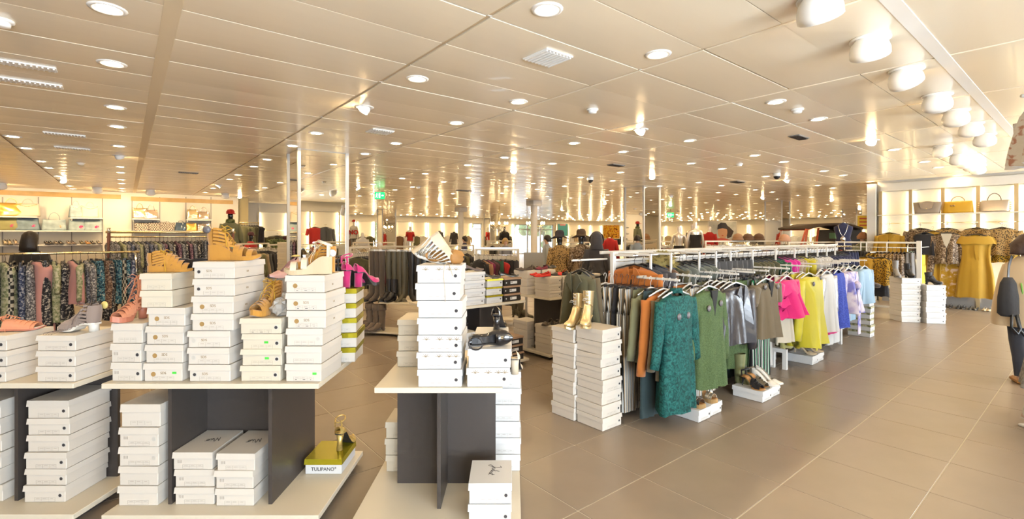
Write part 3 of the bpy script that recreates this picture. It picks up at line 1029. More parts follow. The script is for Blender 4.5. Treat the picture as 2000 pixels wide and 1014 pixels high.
GOLDS = mat('gold_snake', (0.50, 0.36, 0.12), 0.35, metal=.6, var=.5, vscale=40)
BRONZE = mat('pewter_leather', (0.30, 0.24, 0.20), 0.25, metal=.8)
SILVERL = mat('pale_gold_leather', (0.78, 0.66, 0.48), 0.25, metal=.8)
CORK = mat('cork_platform', (0.46, 0.28, 0.11), 0.8, bump=.1, bscale=180)
OFFW = mat('off_white_leather', (0.84, 0.80, 0.72), 0.4)
BROWNB = mat('dark_brown_suede', (0.10, 0.07, 0.05), 0.85, sheen=.2)
BROWNM = mat('mid_brown_suede', (0.19, 0.135, 0.095), 0.85, sheen=.2)
OLIVEB = mat('olive_grey_leather', (0.11, 0.095, 0.06), 0.6)
REDS = mat('red_suede', (0.72, 0.03, 0.02), 0.75)
MAROON = mat('maroon_suede', (0.20, 0.02, 0.05), 0.8)
KHAKIG = mat('khaki_suede', (0.17, 0.14, 0.09), 0.8)
TAGG = mat('grey_tag_plastic', (0.16, 0.15, 0.16), 0.35)
TAGW = mat('white_tag_plastic', (0.82, 0.82, 0.80), 0.3)
TAGY = mat('yellow_tag_plastic', (0.82, 0.66, 0.22), 0.35)
PINKP = mat('pale_pink_satin', (0.80, 0.48, 0.45), 0.4)
LACEY = mat('mustard_cord', (0.70, 0.40, 0.03), 0.7)


def foot(L=.24, hh=.09, plat=0.0, wid=1.0):
    def sole(s):
        t = min(1.0, max(0.0, (s - .20) / .48))
        k = t * t * (3 - 2 * t)
        z = hh * (1 - k) + plat * k
        return z + (.012 * max(0, (s - .8) / .2) ** 2)

    def hw(s):
        pts = [(0, .018), (.06, .029), (.2, .031), (.42, .027), (.62, .038), (.74, .041), (.88, .033), (.96, .019), (1, .006)]
        for i in range(len(pts) - 1):
            if s <= pts[i + 1][0]:
                t = (s - pts[i][0]) / (pts[i + 1][0] - pts[i][0])
                return (pts[i][1] * (1 - t) + pts[i + 1][1] * t) * wid
        return .006 * wid
    return sole, hw


def slab(m, L, sole, hw, t0, t1, n=14, grow=0.0):
    """a layer under the foot between sole-t1 and sole-t0 (t1 may be a function)"""
    rings = []
    for i in range(n + 1):
        s = i / n
        w = hw(s) + grow
        z1 = sole(s) - t0
        z0 = t1(s) if callable(t1) else sole(s) - t1
        x = s * L
        rings.append([(x, -w, z0), (x, w, z0), (x, w, z1), (x, -w, z1)])
    m.loft(rings, smooth=False)


def shell(m, L, sole, hw, side, throat=.60, vamp=.055, n=18, tall=None):
    A = 10
    vs, fs = [], []
    for i in range(n + 1):
        s = i / n
        if s < throat:
            H = side(s)
        else:
            k = (s - throat) / (1 - throat)
            H = max(.012, vamp * (1 - .72 * k))
            b = min(1, (s - throat) / .06)
            H = side(s) * (1 - b) + H * b
        w = hw(s) + .002
        for j in range(A + 1):
            a = math.pi * j / A
            sx = s * L
            vs.append((sx, w * math.cos(a), sole(s) - .004 + H * math.sin(a) ** .8))
    for i in range(n):
        s = (i + .5) / n
        for j in range(A):
            if s < throat and 3 <= j < A - 3 and s > .07:
                continue
            a = i * (A + 1) + j
            fs.append((a, a + 1, a + A + 2, a + A + 1))
    m.add(vs, fs, True)


def strap(m, L, sole, hw, s, h, w=.014, lean=0.0, t=.003, a0=0.0, a1=math.pi, s2=None):
    pts, nn = [], []
    for k in range(11):
        a = a0 + (a1 - a0) * k / 10
        q = s + ((s2 - s) * k / 10 if s2 is not None else 0)
        r = hw(min(1, max(0, q))) + .003
        pts.append((q * L + lean * math.sin(a), r * math.cos(a), sole(min(1, max(0, q))) + h * math.sin(a)))
        nn.append(Vector((0, math.cos(a), math.sin(a) * .8 + .05)))
    m.ribbon(pts, w, t, nn)


def heel(m, L, hh, kind, wid=1.0):
    if kind == 'stiletto':
        m.tube([(.028, 0, hh - .004), (.020, 0, hh * .75), (.012, 0, hh * .4), (.008, 0, .004), (.008, 0, .001)], [.024 * wid, .014, .008, .005, .006], 10)
    elif kind == 'block':
        m.tube([(.030, 0, hh - .004), (.026, 0, hh * .6), (.024, 0, .001)], [.028, .024, .024], 10)
    elif kind == 'flare':
        m.tube([(.030, 0, hh - .004), (.024, 0, hh * .5), (.022, 0, .001)], [.027, .016, .020], 10)


def put(name, label, cat, loc, rz=0.0, rot=None, group='shoes on display'):
    e = empty(name, loc, rz, label, cat, group)
    if rot:
        e.rotation_euler = rot
    return e


def pump(label, loc, rz, c, insole=None, hh=.085, L=.24, heelk='stiletto', rot=None, plat=0.0, group='shoes on display', strapc=None, name='pump_shoe', scale=1.0):
    e = put(name, label, 'shoe', loc, rz, rot, group)
    e.scale = (scale,) * 3
    so, hw = foot(L, hh, plat + .006)
    m = MB()
    slab(m, L, so, hw, .002, (lambda s: max(0.0005, so(s) - .008 - plat * min(1, max(0, (s - .3) / .3)))), grow=.001)
    obj('sole', m, e, material=BLEATH if c is not OFFW else OFFW)
    m = MB()
    slab(m, L * .97, so, hw, -.002, .003, grow=-.003)
    obj('insole', m, e, material=insole or BEIGEL)
    m = MB()
    shell(m, L, so, hw, lambda s: .058 - .10 * s if s < .3 else .028, .60, .05)
    obj('upper', m, e, material=c)
    if hh > .03:
        m = MB()
        heel(m, L, hh, heelk)
        obj('heel', m, e, material=c)
    if strapc:
        m = MB()
        pts = []
        for k in range(17):
            a = 2 * math.pi * k / 16
            pts.append((.03 + .034 * math.cos(a), .031 * math.sin(a), hh + .085 + .012 * math.cos(a)))
        m.tube(pts, .004, 6)
        for sg in (1, -1):
            m.ribbon([(.008, sg * .024, hh + .04), (.004, sg * .020, hh + .085)], .012, .004, (0, sg, 0))
        obj('ankle_strap', m, e, material=strapc)
    return e


def sandal(label, loc, rz, c, solec, kind='wedge', hh=.10, plat=.025, L=.25, straps=((.62, .05), (.70, .05), (.80, .035)), cage=0, rot=None, insole=None, tagm=None, laces=None, scale=1.0, name='sandal', anklez=.09, group='shoes on display', heelk='block'):
    e = put(name, label, 'shoe', loc, rz, rot, group)
    e.scale = (scale,) * 3
    so, hw = foot(L, hh, plat)
    m = MB()
    if kind == 'wedge':
        def under(s):
            if s > .82:
                return .018 * ((s - .82) / .18) ** 2 + .0005
            return .0005
        slab(m, L, so, hw, 0, under, 18, .003)
        obj('wedge_sole', m, e, material=solec)
    else:
        slab(m, L, so, hw, 0, (lambda s: max(.0005, (so(s) - .010) if s < .40 else .0005 + .012 * max(0, (s - .82) / .18) ** 2 + max(0, .55 - s) / .15 * (so(s) - .010))), 20, .002)
        obj('platform_sole', m, e, material=solec)
        m = MB()
        heel(m, L, hh, heelk)
        obj('heel', m, e, material=c if heelk != 'block' else solec)
    m = MB()
    slab(m, L * .98, so, hw, -.003, .001, grow=-.002)
    obj('insole', m, e, material=insole or BEIGEL)
    for (s, h) in straps:
        m = MB()
        strap(m, L, so, hw, s, h, .03 if h > .03 else .02)
        obj('strap', m, e, material=c)
    if cage:
        # heel counter and crossed cage straps up to the ankle
        m = MB()
        rows = []
        H = cage
        for i in range(7):
            z = hh - .004 + H * i / 6
            ring = []
            for k in range(9):
                a = math.pi * (.5 + k / 8)
                r = .032 + .006 * math.sin(i / 6 * 3)
                ring.append((.034 + r * 1.05 * math.cos(a) - .006 * i / 6, r * math.sin(a), z))
            rows.append(ring)
        m.loft(rows, False, False, closed=False)
        obj('heel_counter', m, e, material=c)
        n = 5
        for k in range(n):
            for sg in (1, -1):
                t = k / (n - 1)
                z0 = hh + H * (.15 + .8 * t)
                s1 = .60 - .30 * t
                p0 = Vector((.034, sg * .034, z0))
                h1 = .050 + H * .42 * t
                p1 = Vector((s1 * L * .9, sg * .022, so(s1) + h1))
                z2 = max(0, z0 - .05)
                m = MB()
                mid = (p0 + p1) / 2 + Vector((0, sg * .006, .004))
                m.ribbon([p0, mid, p1], .011, .003, Vector((.2, sg, .2)))
                obj('strap', m, e, material=c)
                if k < n - 1:
                    m = MB()
                    q0 = Vector((.05, sg * .033, so(.2) + .004))
                    q0.x += t * .09
                    q0.z = so(q0.x / L) + .002
                    q0.y = sg * (hw(q0.x / L) + .002)
                    m.ribbon([q0, (q0 + p1) / 2 + Vector((0, sg * .005, 0)), p1], .009, .003, Vector((.2, sg, .1)))
                    obj('strap', m, e, material=c)
    if anklez and not cage:
        m = MB()
        pts, nn = [], []
        for k in range(17):
            a = 2 * math.pi * k / 16
            pts.append((.036 + .037 * math.cos(a), .034 * math.sin(a), hh + anklez + .014 * math.cos(a)))
            nn.append(Vector((math.cos(a), math.sin(a), 0)))
        m.ribbon(pts, .012, .003, nn)
        for sg in (1, -1):
            m.ribbon([(.02, sg * .030, hh), (.018, sg * .033, hh + anklez)], .014, .003, (0, sg, 0))
        obj('ankle_strap', m, e, material=c)
    if laces:
        m = MB()
        x0, z0 = .36 * L * .6, hh + (cage or anklez) * .92
        for sg in (1, -1):
            m.tube([(x0, 0, z0), (x0 + .02, sg * .03, z0 + .02), (x0 + .045, sg * .038, z0 + .005), (x0 + .02, sg * .012, z0 - .006), (x0, 0, z0)], .0022, 6)
            m.tube([(x0, 0, z0), (x0 + .03, sg * .02, z0 - .02), (x0 + .05, sg * .045, z0 - .07), (x0 + .055, sg * .05, z0 - .10)], .002, 6)
        for t in (.15, .35, .55, .75):
            s1 = .60 - .30 * t
            zz = so(s1) + .050 + (cage or anklez) * .42 * t
            m.tube([(s1 * L * .9, -.024, zz), (s1 * L * .9 - .008, 0, zz + .012), (s1 * L * .9, .024, zz)], .002, 6)
        obj('lace', m, e, material=laces)
    if tagm:
        obj('security_tag', MB().lathe([(.004, -.004), (.020, -.002), (.022, .003), (.012, .009), (.004, .011)], 16), e, (.004, -.038, hh + (cage or .02) * .9), rot=(math.pi / 2, 0, 0), material=tagm)
    return e


def bootie(label, loc, rz, c, hh=.085, plat=.018, L=.235, shaft=.13, lace=True, rot=None, heelk='flare', scale=1.0, name='ankle_boot', solem=None, group='shoes on display', flare=1.0, slouch=0.0, cuff=None, toe=1.0):
    e = put(name, label, 'boot', loc, rz, rot, group)
    e.scale = (scale,) * 3
    so, hw = foot(L, hh, plat)
    m = MB()
    slab(m, L, so, hw, 0, (lambda s: max(.0005, so(s) - .008 if s < .4 else .0005 + .012 * max(0, (s - .82) / .18) ** 2 + max(0, .55 - s) / .15 * (so(s) - .008))), 18, .002)
    obj('sole', m, e, material=solem or c)
    if hh > .025:
        m = MB()
        heel(m, L, hh, heelk)
        obj('heel', m, e, material=c)
    # upper: sections from the toe back to the ankle, then up the shaft
    m = MB()
    rings = []
    N = 14
    for (s, H) in ((.985, .018), (.94, .034), (.86, .046), (.76, .054), (.66, .062)):
        w = hw(s) + .003
        cx, zz = s * L, so(s)
        rings.append([(cx + (.004 if math.sin(2 * math.pi * k / N) > 0 else 0), w * math.cos(2 * math.pi * k / N), zz + H * .5 + H * .5 * math.sin(2 * math.pi * k / N)) for k in range(N)])
    # bending rings
    for (ang, cx, cz, ra, wd) in ((20, .47, .052, .052, .034), (45, .33, .066, .058, .036), (70, .22, .085, .056, .037)):
        a = math.radians(ang)
        d = Vector((math.sin(a), 0, math.cos(a)))    # in-plane up direction of the section
        ctr = Vector((cx * L, 0, so(cx) * .8 + hh * .2 + cz))
        rings.append([tuple(ctr + d * (ra * math.sin(2 * math.pi * k / N)) + Vector((0, wd * math.cos(2 * math.pi * k / N), 0))) for k in range(N)])
    levels = 6
    for i in range(levels + 1):
        t = i / levels
        z = hh + .075 + t * shaft
        rx = (.046 + .012 * t * flare) * (1 + slouch * .12 * math.sin(i * 2.4))
        ry = (.038 + .010 * t * flare) * (1 + slouch * .12 * math.cos(i * 1.9))
        off = .004 * slouch * math.sin(i * 2.1)
        rings.append([(.046 + off + rx * math.sin(2 * math.pi * k / N), ry * math.cos(2 * math.pi * k / N), z + (.006 * math.sin(2 * math.pi * k / N) if i == levels else 0)) for k in range(N)])
    m.loft(rings, True, False)
    # heel cup filled down to the sole
    m.tube([(.035, 0, hh), (.038, 0, hh + .05), (.045, 0, hh + .09)], [.030, .036, .038], 12)
    obj('upper', m, e, material=c)
    top = hh + .075 + shaft
    if cuff:
        m = MB()
        rr = []
        for (k1, z) in ((1.10, top + .004), (1.16, top - .03), (1.18, top - .085), (1.08, top - .088)):
            rr.append([(.046 + (.046 + .012 * flare) * k1 * math.sin(2 * math.pi * k / N), (.038 + .010 * flare) * k1 * math.cos(2 * math.pi * k / N), z) for k in range(N)])
        m.loft(rr, False, False)
        obj('cuff', m, e, material=cuff)
        obj('button', MB().lathe([(.002, 0), (.014, .001), (.014, .005), (.003, .006)], 12), e, (.05, -.058, top - .06), rot=(math.pi / 2, 0, 0), material=CREAML)
    if lace:
        m = MB()
        for i in range(6):
            t = i / 5
            p = Vector((.47 * L, 0, so(.47) + .10)).lerp(Vector((.046 + .058, 0, top - .01)), t)
            for sg in (1, -1):
                m.tube([p + Vector((.0, -sg * .016, 0)), p + Vector((.010, 0, .006)), p + Vector((0, sg * .016, .014))], .0028, 6)
        p = Vector((.47 * L, 0, so(.47) + .10)).lerp(Vector((.104, 0, top - .01)), .6)
        for sg in (1, -1):
            m.tube([p, p + Vector((.025, sg * .02, .012)), p + Vector((.03, sg * .035, -.006)), p + Vector((.014, sg * .012, -.004)), p], .0022, 6)
        obj('lace', m, e, material=OFFW if c is GOLDL else BLEATH)
    return e


def flat_shoe(label, loc, rz, c, rot=None, scale=1.0, group='flat shoes on the back table'):
    return pump(label, loc, rz, c, insole=BLEATH, hh=.010, L=.25, rot=rot, group=group, name='flat_shoe', scale=scale)


R = math.radians
# coral laced sandals lying on the far left box
za = ZT + .2525
e = sandal('coral laced flat sandal lying on the far left boxes', (-2.93, 2.68, za), R(12), CORAL, CORALD, 'wedge', .012, .010, .27, straps=((.35, .05), (.45, .05), (.55, .045), (.65, .04), (.76, .035), (.84, .028)), anklez=.05, laces=CORAL)
# grey laced shoe
e = sandal('taupe laced open sandal with white heel and yellow tag', (-2.30, 2.66, za + .002), R(172), TAUPE, OFFW, 'platform', .05, .012, .25, straps=((.40, .07), (.48, .068), (.56, .06), (.64, .052), (.73, .045), (.82, .03)), cage=.10, laces=TAUPED, tagm=TAGY, insole=TAUPED, heelk='block')
m = MB()
for k in range(4):
    x = -.18 - .016 * k
    m.tube([(x + .05, -.03, .015), (x + .01, -.075 - .01 * k, .004), (x, -.098, -.004), (x - .004 * k, -.105, -.05 - .025 * k), (x + .01 * k, -.105, -.11 - .02 * k)], .0014, 5)
m.v = [(-(a), -(b), c) for (a, b, c) in m.v]
obj('loose_lace', m, e, material=TAUPED)
# coral platform ankle sandal on the fourth pile
zb1 = ZT + .313
e = sandal('tall coral laced platform sandal beside the cream boxes', (-2.115, 2.77, zb1), R(262), CORAL, CORALD, 'platform', .085, .032, .24, straps=((.50, .06), (.58, .058), (.68, .05), (.80, .035)), cage=.20, laces=CORAL, insole=CORAL, scale=.88)
# tan laced shoe with a black one on the cream boxes
zb2 = ZT + 4 * .0995 + 2 * .0925
sandal('tan suede lattice lace-up shoe on the cream boxes', (-2.03, 2.68, zb2), R(8), TAN, TAN, 'wedge', .035, .015, .25, straps=((.42, .075), (.50, .072), (.58, .062), (.68, .050), (.80, .035)), cage=.075, laces=LACEY, insole=TAND)
pump('black suede pump lying beside the tan laced shoe', (-1.90, 2.66, zb2 + .036), 0, BROWNB, BLEATH, .05, .22, rot=(R(-82), 0, R(8)))
# large tan wedge
zb3 = ZT + sum([.092, .09, .09, .092, .094, .093, .092]) + 7 * .0005
sandal('large tan suede caged wedge sandal with grey tags', (-1.705, 2.70, zb3), R(6), TAN, TAN, 'wedge', .088, .022, .275, straps=((.56, .055), (.64, .052), (.82, .040)), cage=.095, laces=LACEY, tagm=TAGG, insole=TAND)
# tan gladiator platform on the cream pile
zb4 = ZT + .3425
e = sandal('tan gladiator platform sandal beside a crumpled clear bag', (-1.36, 2.80, zb4), R(258), TAN, TAN, 'platform', .10, .030, .22, straps=((.62, .055), (.70, .05), (.80, .04)), cage=.085, laces=LACEY, insole=TAND)
# beige and tan wedges
zb5 = ZT + .5735
sandal('beige cork wedge sandal with ankle ties on the SDS pile', (-1.005, 2.675, zb5), R(196), CREAML, BEIGE, 'wedge', .095, .024, .245, straps=((.58, .058), (.80, .045)), anklez=.075, laces=BEIGE, tagm=TAGW, insole=BEIGEL)
sandal('tan strappy wedge sandal behind the beige wedge', (-1.03, 2.785, zb5), R(197), TAN, TAN, 'wedge', .085, .024, .24, straps=((.50, .06), (.58, .055), (.68, .05), (.80, .04)), cage=.07, laces=LACEY, insole=TAND)
e = pump('pale pink pump with cream tag behind the SDS pile', (-1.36, 3.03, ZT + .53), R(250), PINKP, PINKP, .07, .22, heelk='block')
obj('security_tag', MB().lathe([(.004, -.004), (.026, -.002), (.028, .003), (.012, .010)], 16), e, (.01, 0, .125), material=TAGY)
# magenta pumps on the gold lidded stack
zb6 = ZT + .4575
pump('magenta suede block heel pump nearer the beige wedge', (-1.055, 3.0, zb6), R(68), MAGENTA, MAGENTA, .115, .20, 'block', plat=.02, strapc=MAGENTA)
pump('magenta suede block heel pump at the outer end', (-.992, 3.03, zb6), R(62), MAGENTA, BLEATH, .10, .20, 'block', plat=.02)
pump('black pump standing beside the magenta pumps', (-1.12, 3.02, zb6), R(72), BLEATH, BLEATH, .10, .20, 'block', strapc=BLEATH)
# gold snake heel on the TULIPANO box
pump('gold snakeskin high heel seen from behind on the TULIPANO box', (-1.12, 3.08, ZB + .0945), R(82), GOLDS, GOLDS, .115, .21, 'flare', strapc=GOLDS)
# centre table
zc1 = ZT + .633
e = put('sandal', 'ivory cut-out wedge sandal tipped on its toe', 'shoe', (0, 0, 0))
so, hw = foot(.24, .060, .034)
m = MB()
slab(m, .24, so, hw, 0, lambda q: .0005 + .016 * max(0, (q - .82) / .18) ** 2, 18, .003)
obj('wedge_sole', m, e, material=CREAML)
m = MB()
slab(m, .235, so, hw, -.003, .001, grow=-.003)
obj('insole', m, e, material=TAND)
for sg in (1, -1):
    for q in range(9):
        x0 = .012 + .026 * q
        wd = .021
        zb_ = so(x0 / .24) - .002
        tip = Vector((.05 + .017 * q, sg * .010, .195 - .0135 * q))
        b0 = Vector((x0 - wd / 2, sg * (hw(max(0, x0 / .24 - .05)) + .001), zb_))
        b1 = Vector((x0 + wd / 2, sg * (hw(x0 / .24) + .001), zb_))
        md = (b0 + b1) / 2 + (tip - (b0 + b1) / 2) * .55 + Vector((0, sg * .010, 0))
        sd = Vector((wd * .55, 0, 0))
        obj('strap', MB().tube([b0, md - sd, tip, md + sd, b1], [.0045, .0035, .004, .0035, .0045], 6), e, material=OFFW)
obj('top_band', MB().tube([(.005, 0, .205), (.06, .0, .19), (.13, 0, .135), (.20, 0, .08)], [.010, .012, .012, .010], 8), e, material=OFFW)
m = MB()
m.loft([[(.034 + .034 * math.cos(a_), .031 * math.sin(a_), z_) for a_ in [math.pi * (.5 + k_ / 8) for k_ in range(9)]] for z_ in (.055, .12, .205)], False, False, closed=False)
obj('heel_counter', m, e, material=BEIGE)
xd, zd = Vector((.57, -.05, -.82)).normalized(), Vector((-.82, 0, -.57))
yd = zd.cross(xd).normalized()
zd = xd.cross(yd)
e.rotation_euler = Matrix((xd, yd, zd)).transposed().to_euler()
e.scale = (.86,) * 3
e.location = (-.405, 2.62, zc1 + .176)
obj('security_tag', MB().lathe([(.004, -.004), (.022, -.002), (.024, .003), (.012, .009)], 16), e, (.225, -.05, .035), rot=(R(90), 0, 0), material=TAGW)
pump('nude shoe lying under the ivory wedge', (-.44, 2.66, zc1 + .034), 0, TAND, TAND, .03, .20, rot=(R(80), 0, R(-20)))
m = MB()
m.tube([(-.33, 2.56, zc1 + .004), (-.345, 2.50, zc1 + .003), (-.348, 2.468, zc1), (-.352, 2.463, zc1 - .05), (-.345, 2.463, zc1 - .12), (-.343, 2.465, zc1 - .19)], .0016, 5)
m.tube([(-.33, 2.56, zc1 + .004), (-.325, 2.50, zc1 + .003), (-.322, 2.468, zc1), (-.312, 2.463, zc1 - .03), (-.305, 2.463, zc1 - .055)], .0018, 5)
tag(obj('shoe_lace', m, material=BEIGE), 'long beige lace hanging over the tall centre pile', 'lace')
zc2 = ZT + .199
pump('black patent platform pump lying on its side', (-.235, 2.555, zc2 + .042), 0, PATENT, BLEATH, .085, .235, 'block', rot=(R(88), 0, R(8)), plat=.02, strapc=BLEATH)
pump('small black high heel standing behind the patent pump', (-.10, 2.93, ZT + .2015), R(80), PATENT, BLEATH, .10, .20, 'flare')
pump('nude high heel leaning beside the centre boxes', (.015, 2.93, ZB + .63), R(85), CREAML, BEIGEL, .10, .2, 'block')
# back table shoes
zt1 = ZT + .374
p = W(du0 + .17, dv0 + .16)
pump('charcoal pump on the white boxes of the back table', (p.x - .06, p.y, zt1), TH - .35, TAUPED, BLEATH, .04, .24)
p = W(du0 + .42, dv0 + .16)
pump('black patent pump on the gold lidded boxes', (p.x - .08, p.y, ZT + .2805), TH - .6, PATENT, BLEATH, .045, .25)
p = W(du0 + .70, dv0 + .16)
pump('black patent loafer on the bronze lidded boxes', (p.x - .08, p.y, ZT + .2805), TH - .5, PATENT, BLEATH, .03, .25)
p = W(du0 + .1, dv0 + .12)
pump('black high heel standing below the back table', (p.x, p.y, ZB + .402), R(95), PATENT, BLEATH, .10, .21, 'stiletto')
FL = 'flat shoes on the back table'
for i, (a, b, c, zz, rr, lab) in enumerate((
        (.05, .10, REDS, .2625, 170, 'red suede flat shoe at the near corner of the back table'),
        (.12, .20, REDS, .2625, 150, 'second red suede flat shoe behind the corner one'),
        (.36, .10, BLEATH, .2625, 165, 'black flat shoe on the second pale pile'),
        (.42, .20, REDS, .2625, 200, 'red flat shoe on the second pale pile'),
        (.62, .12, BLEATH, .2625, 185, 'black flat shoe on the third pale pile'),
        (.86, .12, BLEATH, .2625, 175, 'black flat shoe on the fourth pale pile'),
        (.12, .52, BROWNB, .3165, 165, 'black suede flat shoe on the rear corner pile'),
        (.20, .62, BROWNB, .3165, 20, 'dark suede slipper on the rear corner pile'),
        (.38, .52, MAROON, .3165, 190, 'maroon flat shoe on the rear pile'),
        (.45, .60, BLEATH, .3165, 15, 'black slipper behind the maroon shoe'))):
    p = W(eu0 + a + .05, ev0 + b)
    flat_shoe(lab, (p.x, p.y, ZT + zz), TH + R(rr), c)
p = W(eu0 + .1, ev0 + .06)
flat_shoe('black flat shoe lying on the lower corner boxes', (p.x, p.y, ZB + .348), TH + R(20), BROWNB)
p = W(eu0 + .18, ev0 + .16)
flat_shoe('second black flat shoe on the lower corner boxes', (p.x, p.y, ZB + .348), TH + R(200), BROWNB)
# gold lace-up boots on the floor stacks
p = W(*UV(Vector((.713, 3.789, 0))))
q = W(UV(p)[0] + .10, UV(p)[1] + .22)
bootie('gold lace-up high-heeled boot on the taller floor stack', (q.x, q.y, .8055), R(250), GOLDL)
p = Vector((.5155, 3.996, 0))
q = W(UV(p)[0] + .14, UV(p)[1] + .05)
bootie('gold lace-up high-heeled boot turned sideways on the left floor stack', (q.x + .02, q.y + .05, .7635), R(225), GOLDL)
# shoes on the low floor boxes along the aisle
for (px, py, dx, dy, lab, kind) in (
        (1365, 827, .10, .16, 'bronze platform sandal with brown ankle strap on the aisle box', 'p1'),
        (1365, 827, .30, .16, 'pale gold platform sandal with brown ankle strap on the aisle box', 'p2'),
        (1490, 788, .07, .17, 'black and tan strappy stiletto nearest on the second aisle box', 's1'),
        (1490, 788, .17, .17, 'khaki strappy stiletto behind the black and tan one', 's2'),
        (1490, 788, .27, .15, 'white pointed pump on the second aisle box', 'w1'),
        (1490, 788, .36, .15, 'white pointed pump farther along the second aisle box', 'w2'),
        (1587, 714, .10, .17, 'beige slingback pump under the yellow dress', 'b1'),
        (1587, 714, .31, .17, 'beige slingback pump behind the yellow dress ties', 'b2')):
    u, v = UV(ATZ(px, py, 0))
    p = W(u + dx, v + dy, .1005)
    a = TH - R(96)
    if kind[0] == 'p':
        sandal(lab, p + W(0, .06, 0), a, BRONZE if kind == 'p1' else SILVERL, CORK, 'platform', .115, .035, .235, straps=((.66, .05), (.80, .045)), anklez=.075, insole=TAND, heelk='block')
    elif kind[0] == 's':
        sandal(lab, p + W(0, .06, 0), a, BLEATH if kind == 's1' else KHAKIG, TAND if kind == 's1' else KHAKIG, 'platform', .10, .012, .23, straps=((.52, .06), (.60, .055), (.70, .05), (.80, .04)), anklez=.06, heelk='stiletto', insole=TAND)
    else:
        pump(lab, p + W(0, .07, 0), a + R(10), OFFW if kind[0] == 'w' else BEIGE, BEIGEL, .095, .25)

# ------------------------------------------------------------------ garments on hangers
HANGK = mat('black_hanger', (0.03, 0.03, 0.035), 0.4)
HANGW = mat('clear_white_hanger', (0.80, 0.80, 0.80), 0.25)
_G = {}


def garment_mesh(kind, w, L, th, seed=0, flare=0.0, folds=.5):
    """z = 0 at the neck or waist, hanging to -L; x across, y through the cloth (front is -y)"""
    k = (kind, round(w, 2), round(L, 2), round(th, 3), seed % 5, round(flare, 2), round(folds, 2))
    if k in _G:
        return _G[k]
    rnd = random.Random(str(k))
    m = MB()
    N = 26

    def ring(hw, hd, z, amp, ph, kk, cx=0.0, zt=None):
        out = []
        for i in range(N):
            a = 2 * math.pi * i / N
            c, s = math.cos(a), math.sin(a)
            x = hw * math.copysign(abs(c) ** .75, c)
            y = hd * math.copysign(abs(s) ** .8, s)
            y += amp * math.sin(kk * x / max(hw, .01) * 2.2 + ph) * (1 if s >= 0 else -1) * (1 - abs(c) ** 4)
            y += amp * .7 * math.sin(kk * 1.7 * x / max(hw, .01) + ph * 2)
            zz = z
            if zt:
                zz += zt(x, y)
            out.append((cx + x, y, zz))
        return out

    ph, kk = rnd.uniform(0, 6), rnd.uniform(3.0, 4.6)
    if kind in ('top', 'dress', 'jacket', 'vest'):
        rings = []
        hw = w / 2
        rings.append(ring(hw * .26, th * .42, 0.004, 0, ph, kk, zt=lambda x, y: -.03 if y < 0 else 0))
        rings.append(ring(hw * .36, th * .46, -.012, 0, ph, kk, zt=lambda x, y: -.02 if y < 0 else 0))
        rings.append(ring(hw * .72, th * .48, -.035, 0, ph, kk))
        rings.append(ring(hw * .97, th * .45, -.065, 0, ph, kk))
        rings.append(ring(hw * 1.0, th * .55, -.11, th * .05, ph, kk))
        n = 8
        for i in range(1, n + 1):
            t = i / n
            waist = 1 - (.14 if kind == 'dress' else .05) * math.sin(min(1, t * (1.8 if kind == 'dress' else 1)) * math.pi)
            sc = .92 * waist + flare * t * t
            rings.append(ring(hw * sc, th * (.55 + .25 * t), -.11 - (L - .11) * t, th * folds * (.15 + .5 * t), ph + t * .5, kk, zt=(lambda x, y: .012 * math.sin(x * 30 + ph)) if i == n else None))
        m.loft(rings, False, False)
    elif kind == 'skirt':
        rings = []
        hw = w / 2
        n = 8
        for i in range(n + 1):
            t = i / n
            rings.append(ring(hw * (.86 + (.14 + flare) * t), th * (.35 + .35 * t), -L * t, th * folds * (.1 + .6 * t), ph + t * .4, kk, zt=(lambda x, y: .01 * math.sin(x * 40 + ph)) if i == n else None))
        m.loft(rings, False, False)
    elif kind == 'trousers':
        hw = w / 2
        rings = []
        for i in range(4):
            t = i / 3
            rings.append(ring(hw * (.82 + .14 * t), th * .40, -.24 * t, 0, ph, kk))
        m.loft(rings, False, True)
        for sg in (-1, 1):
            rings = []
            for i in range(7):
                t = i / 6
                rings.append(ring(hw * (.48 + flare * t), th * (.42 + .05 * t), -.22 - (L - .22) * t, th * folds * .25 * t, ph, kk, cx=sg * hw * (.47 + .05 * t)))
            m.loft(rings, False, False)
    me = m.mesh(kind)
    me.materials.append(CARD)
    _G[k] = me
    return me


def sleeve_mesh(sl, r=.055, seed=0, puff=0.0):
    k = ('sl', round(sl, 2), round(r, 3), seed % 4, puff)
    if k in _G:
        return _G[k]
    rnd = random.Random(str(k))
    m = MB()
    n = 7
    path, rs = [], []
    for i in range(n + 1):
        t = i / n
        path.append((.018 + .085 * t * min(1, sl / .3) + rnd.uniform(-.004, .004), -.006 * math.sin(t * 3), .02 - sl * t))
        rs.append(r * (1.05 - .28 * t + puff * math.sin(t * math.pi)) * (1 + rnd.uniform(-.05, .05)))
    m.tube(path, rs, 10, True, True, .62, up=(0, 1, 0))
    me = m.mesh('sleeve')
    me.materials.append(CARD)
    _G[k] = me
    return me


